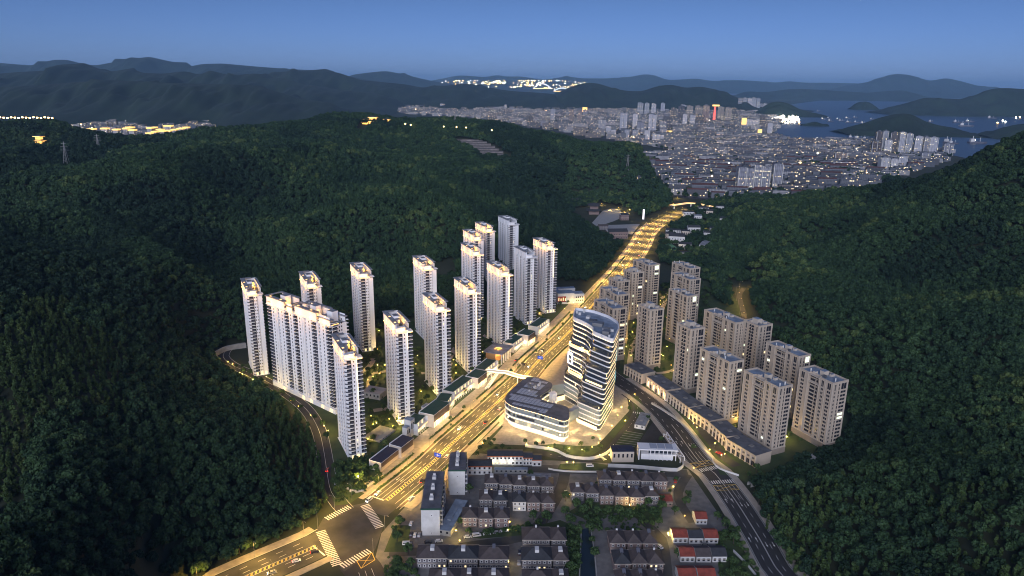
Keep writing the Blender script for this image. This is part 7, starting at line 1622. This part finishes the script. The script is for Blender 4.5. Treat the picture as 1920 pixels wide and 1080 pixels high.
# lit arch bridges at the far shore
for k, (p0, pm, p1, lab) in enumerate((((1038, 171), (1054, 165), (1068, 171), 'far arch bridge outlined in white lights'), ((1000, 166), (1016, 157), (1034, 166), 'left far arch bridge outlined in white lights'))):
    t = thing('arch_bridge', lab, 'bridge'); A, Bq, Cq = at(*p0, 13500), at(*pm, 13500), at(*p1, 13500); pts_ = []
    for q in range(13): u = q / 12; pts_.append(tuple((1 - u) ** 2 * np.array(A) + 2 * u * (1 - u) * (2 * np.array(Bq) - .5 * np.array(A) - .5 * np.array(Cq)) + u * u * np.array(Cq)))
    b = MB(); b.tube(pts_, 9, 0, 5); b.build('arch', M['arch_glow'], t); b = MB(); b.tube([A, Cq], 6, 0, 5); b.build('deck', M['led_soft'], t)
# lit quay sheds, boats
for k, (px, py, w) in enumerate(((1450, 214, 70), (1478, 210, 90), (1495, 209, 70), (1720, 205, 110), (1735, 206, 60), (1690, 186, 260), (1790, 187, 200), (1530, 185, 160), (1462, 226, 60))):
    x, y = g2(px, py); t = flat_block('quay_shed', 'pale lit quay shed ' + ['left on the bright waterfront', 'in the middle of the bright waterfront', 'at the tip of the bright waterfront', 'on the far shore behind the island', 'right of the shed on the far shore', 'long and low on the distant spit', 'long and low below the big headland', 'on the distant middle island', 'nearest on the bright waterfront'][k], 'quay shed', x, y, w, 30, 10, 0, 'wall_white', 'town_roof')
bm_h = MB(); hull = [(-.5, -.11), (.25, -.12), (.5, 0), (.25, .12), (-.5, .11)]; bm_h.prism(hull, 0, .09, 0); hull_me = bm_h.mesh('hull', mat('ship_hull_paint', (.10, .10, .13), .5)); bm_h = MB(); bm_h.box(-.42, -.2, -.07, .07, .09, .24, 0); bm_h.box(-.3, -.27, -.01, .01, .24, .38, 0); bm_h.box(.1, .12, -.01, .01, .09, .3, 0); cab_me = bm_h.mesh('cabin', M['wall_white']); bm_h = MB(); bm_h.box(-.19, -.17, -.05, .05, .14, .2, 0, True); bl_me = bm_h.mesh('deck_light', mat('ship_deck_light', (1, .9, .7), .5, emit=(1, .85, .55), es=5, sample=False))
for k, (px, py, L_) in enumerate([(1545,224,50),(1558,228,55),(1572,224,45),(1578,227,45),(1590,222,50),(1604,221,50),(1592,230,55),(1607,230,50),(1619,231,45),(1636,224,40),(1746,229,55),(1795,230,70),(1818,229,70),(1812,237,90),(1780,268,80),(1788,270,60),(1833,269,90),(1600,259,50),(1612,260,50),(1625,262,55),(1500,217,45),(1535,209,45),(1483,219,50),(1860,222,70),(1730,232,60),(1555,222,45)]):
    x, y = g2(px, py); t = thing('cargo_boat' if L_ > 65 else 'fishing_boat', ('large dark work boat ' if L_ > 65 else 'small boat ') + ('anchored left of the bay island' if px < 1640 and py < 240 else ('off the tip of the bay island' if px > 1700 and py < 245 else ('moored before the sea front towers' if px < 1640 else 'in the channel below the bay island'))), 'boat', (x, y, .4), R((k * 47) % 60 - 30), 'boats in the bay'); t.scale = (L_,) * 3; inst('hull', hull_me, t); inst('cabin', cab_me, t)
    if k % 2 == 0: inst('deck_light', bl_me, t)

# ------------------------------------------------------------------ haze
hz = MB(); hz.box(-48000, 48000, -600, 62000, -8, 720, 0, bottom=True)
hm = bpy.data.materials.new('haze'); hm.use_nodes = True; hn = hm.node_tree
hn.nodes.remove(hn.nodes['Principled BSDF']); pv = hn.nodes.new('ShaderNodeVolumePrincipled')
pv.inputs['Color'].default_value = (.38, .66, 1.0, 1); pv.inputs['Density'].default_value = 3.0e-5; pv.inputs['Anisotropy'].default_value = 0.0
hn.links.new(pv.outputs[0], hn.nodes['Material Output'].inputs['Volume'])
tag(hz.build('haze', hm), 'thin blue dusk haze over the valley', 'haze', kind='stuff')
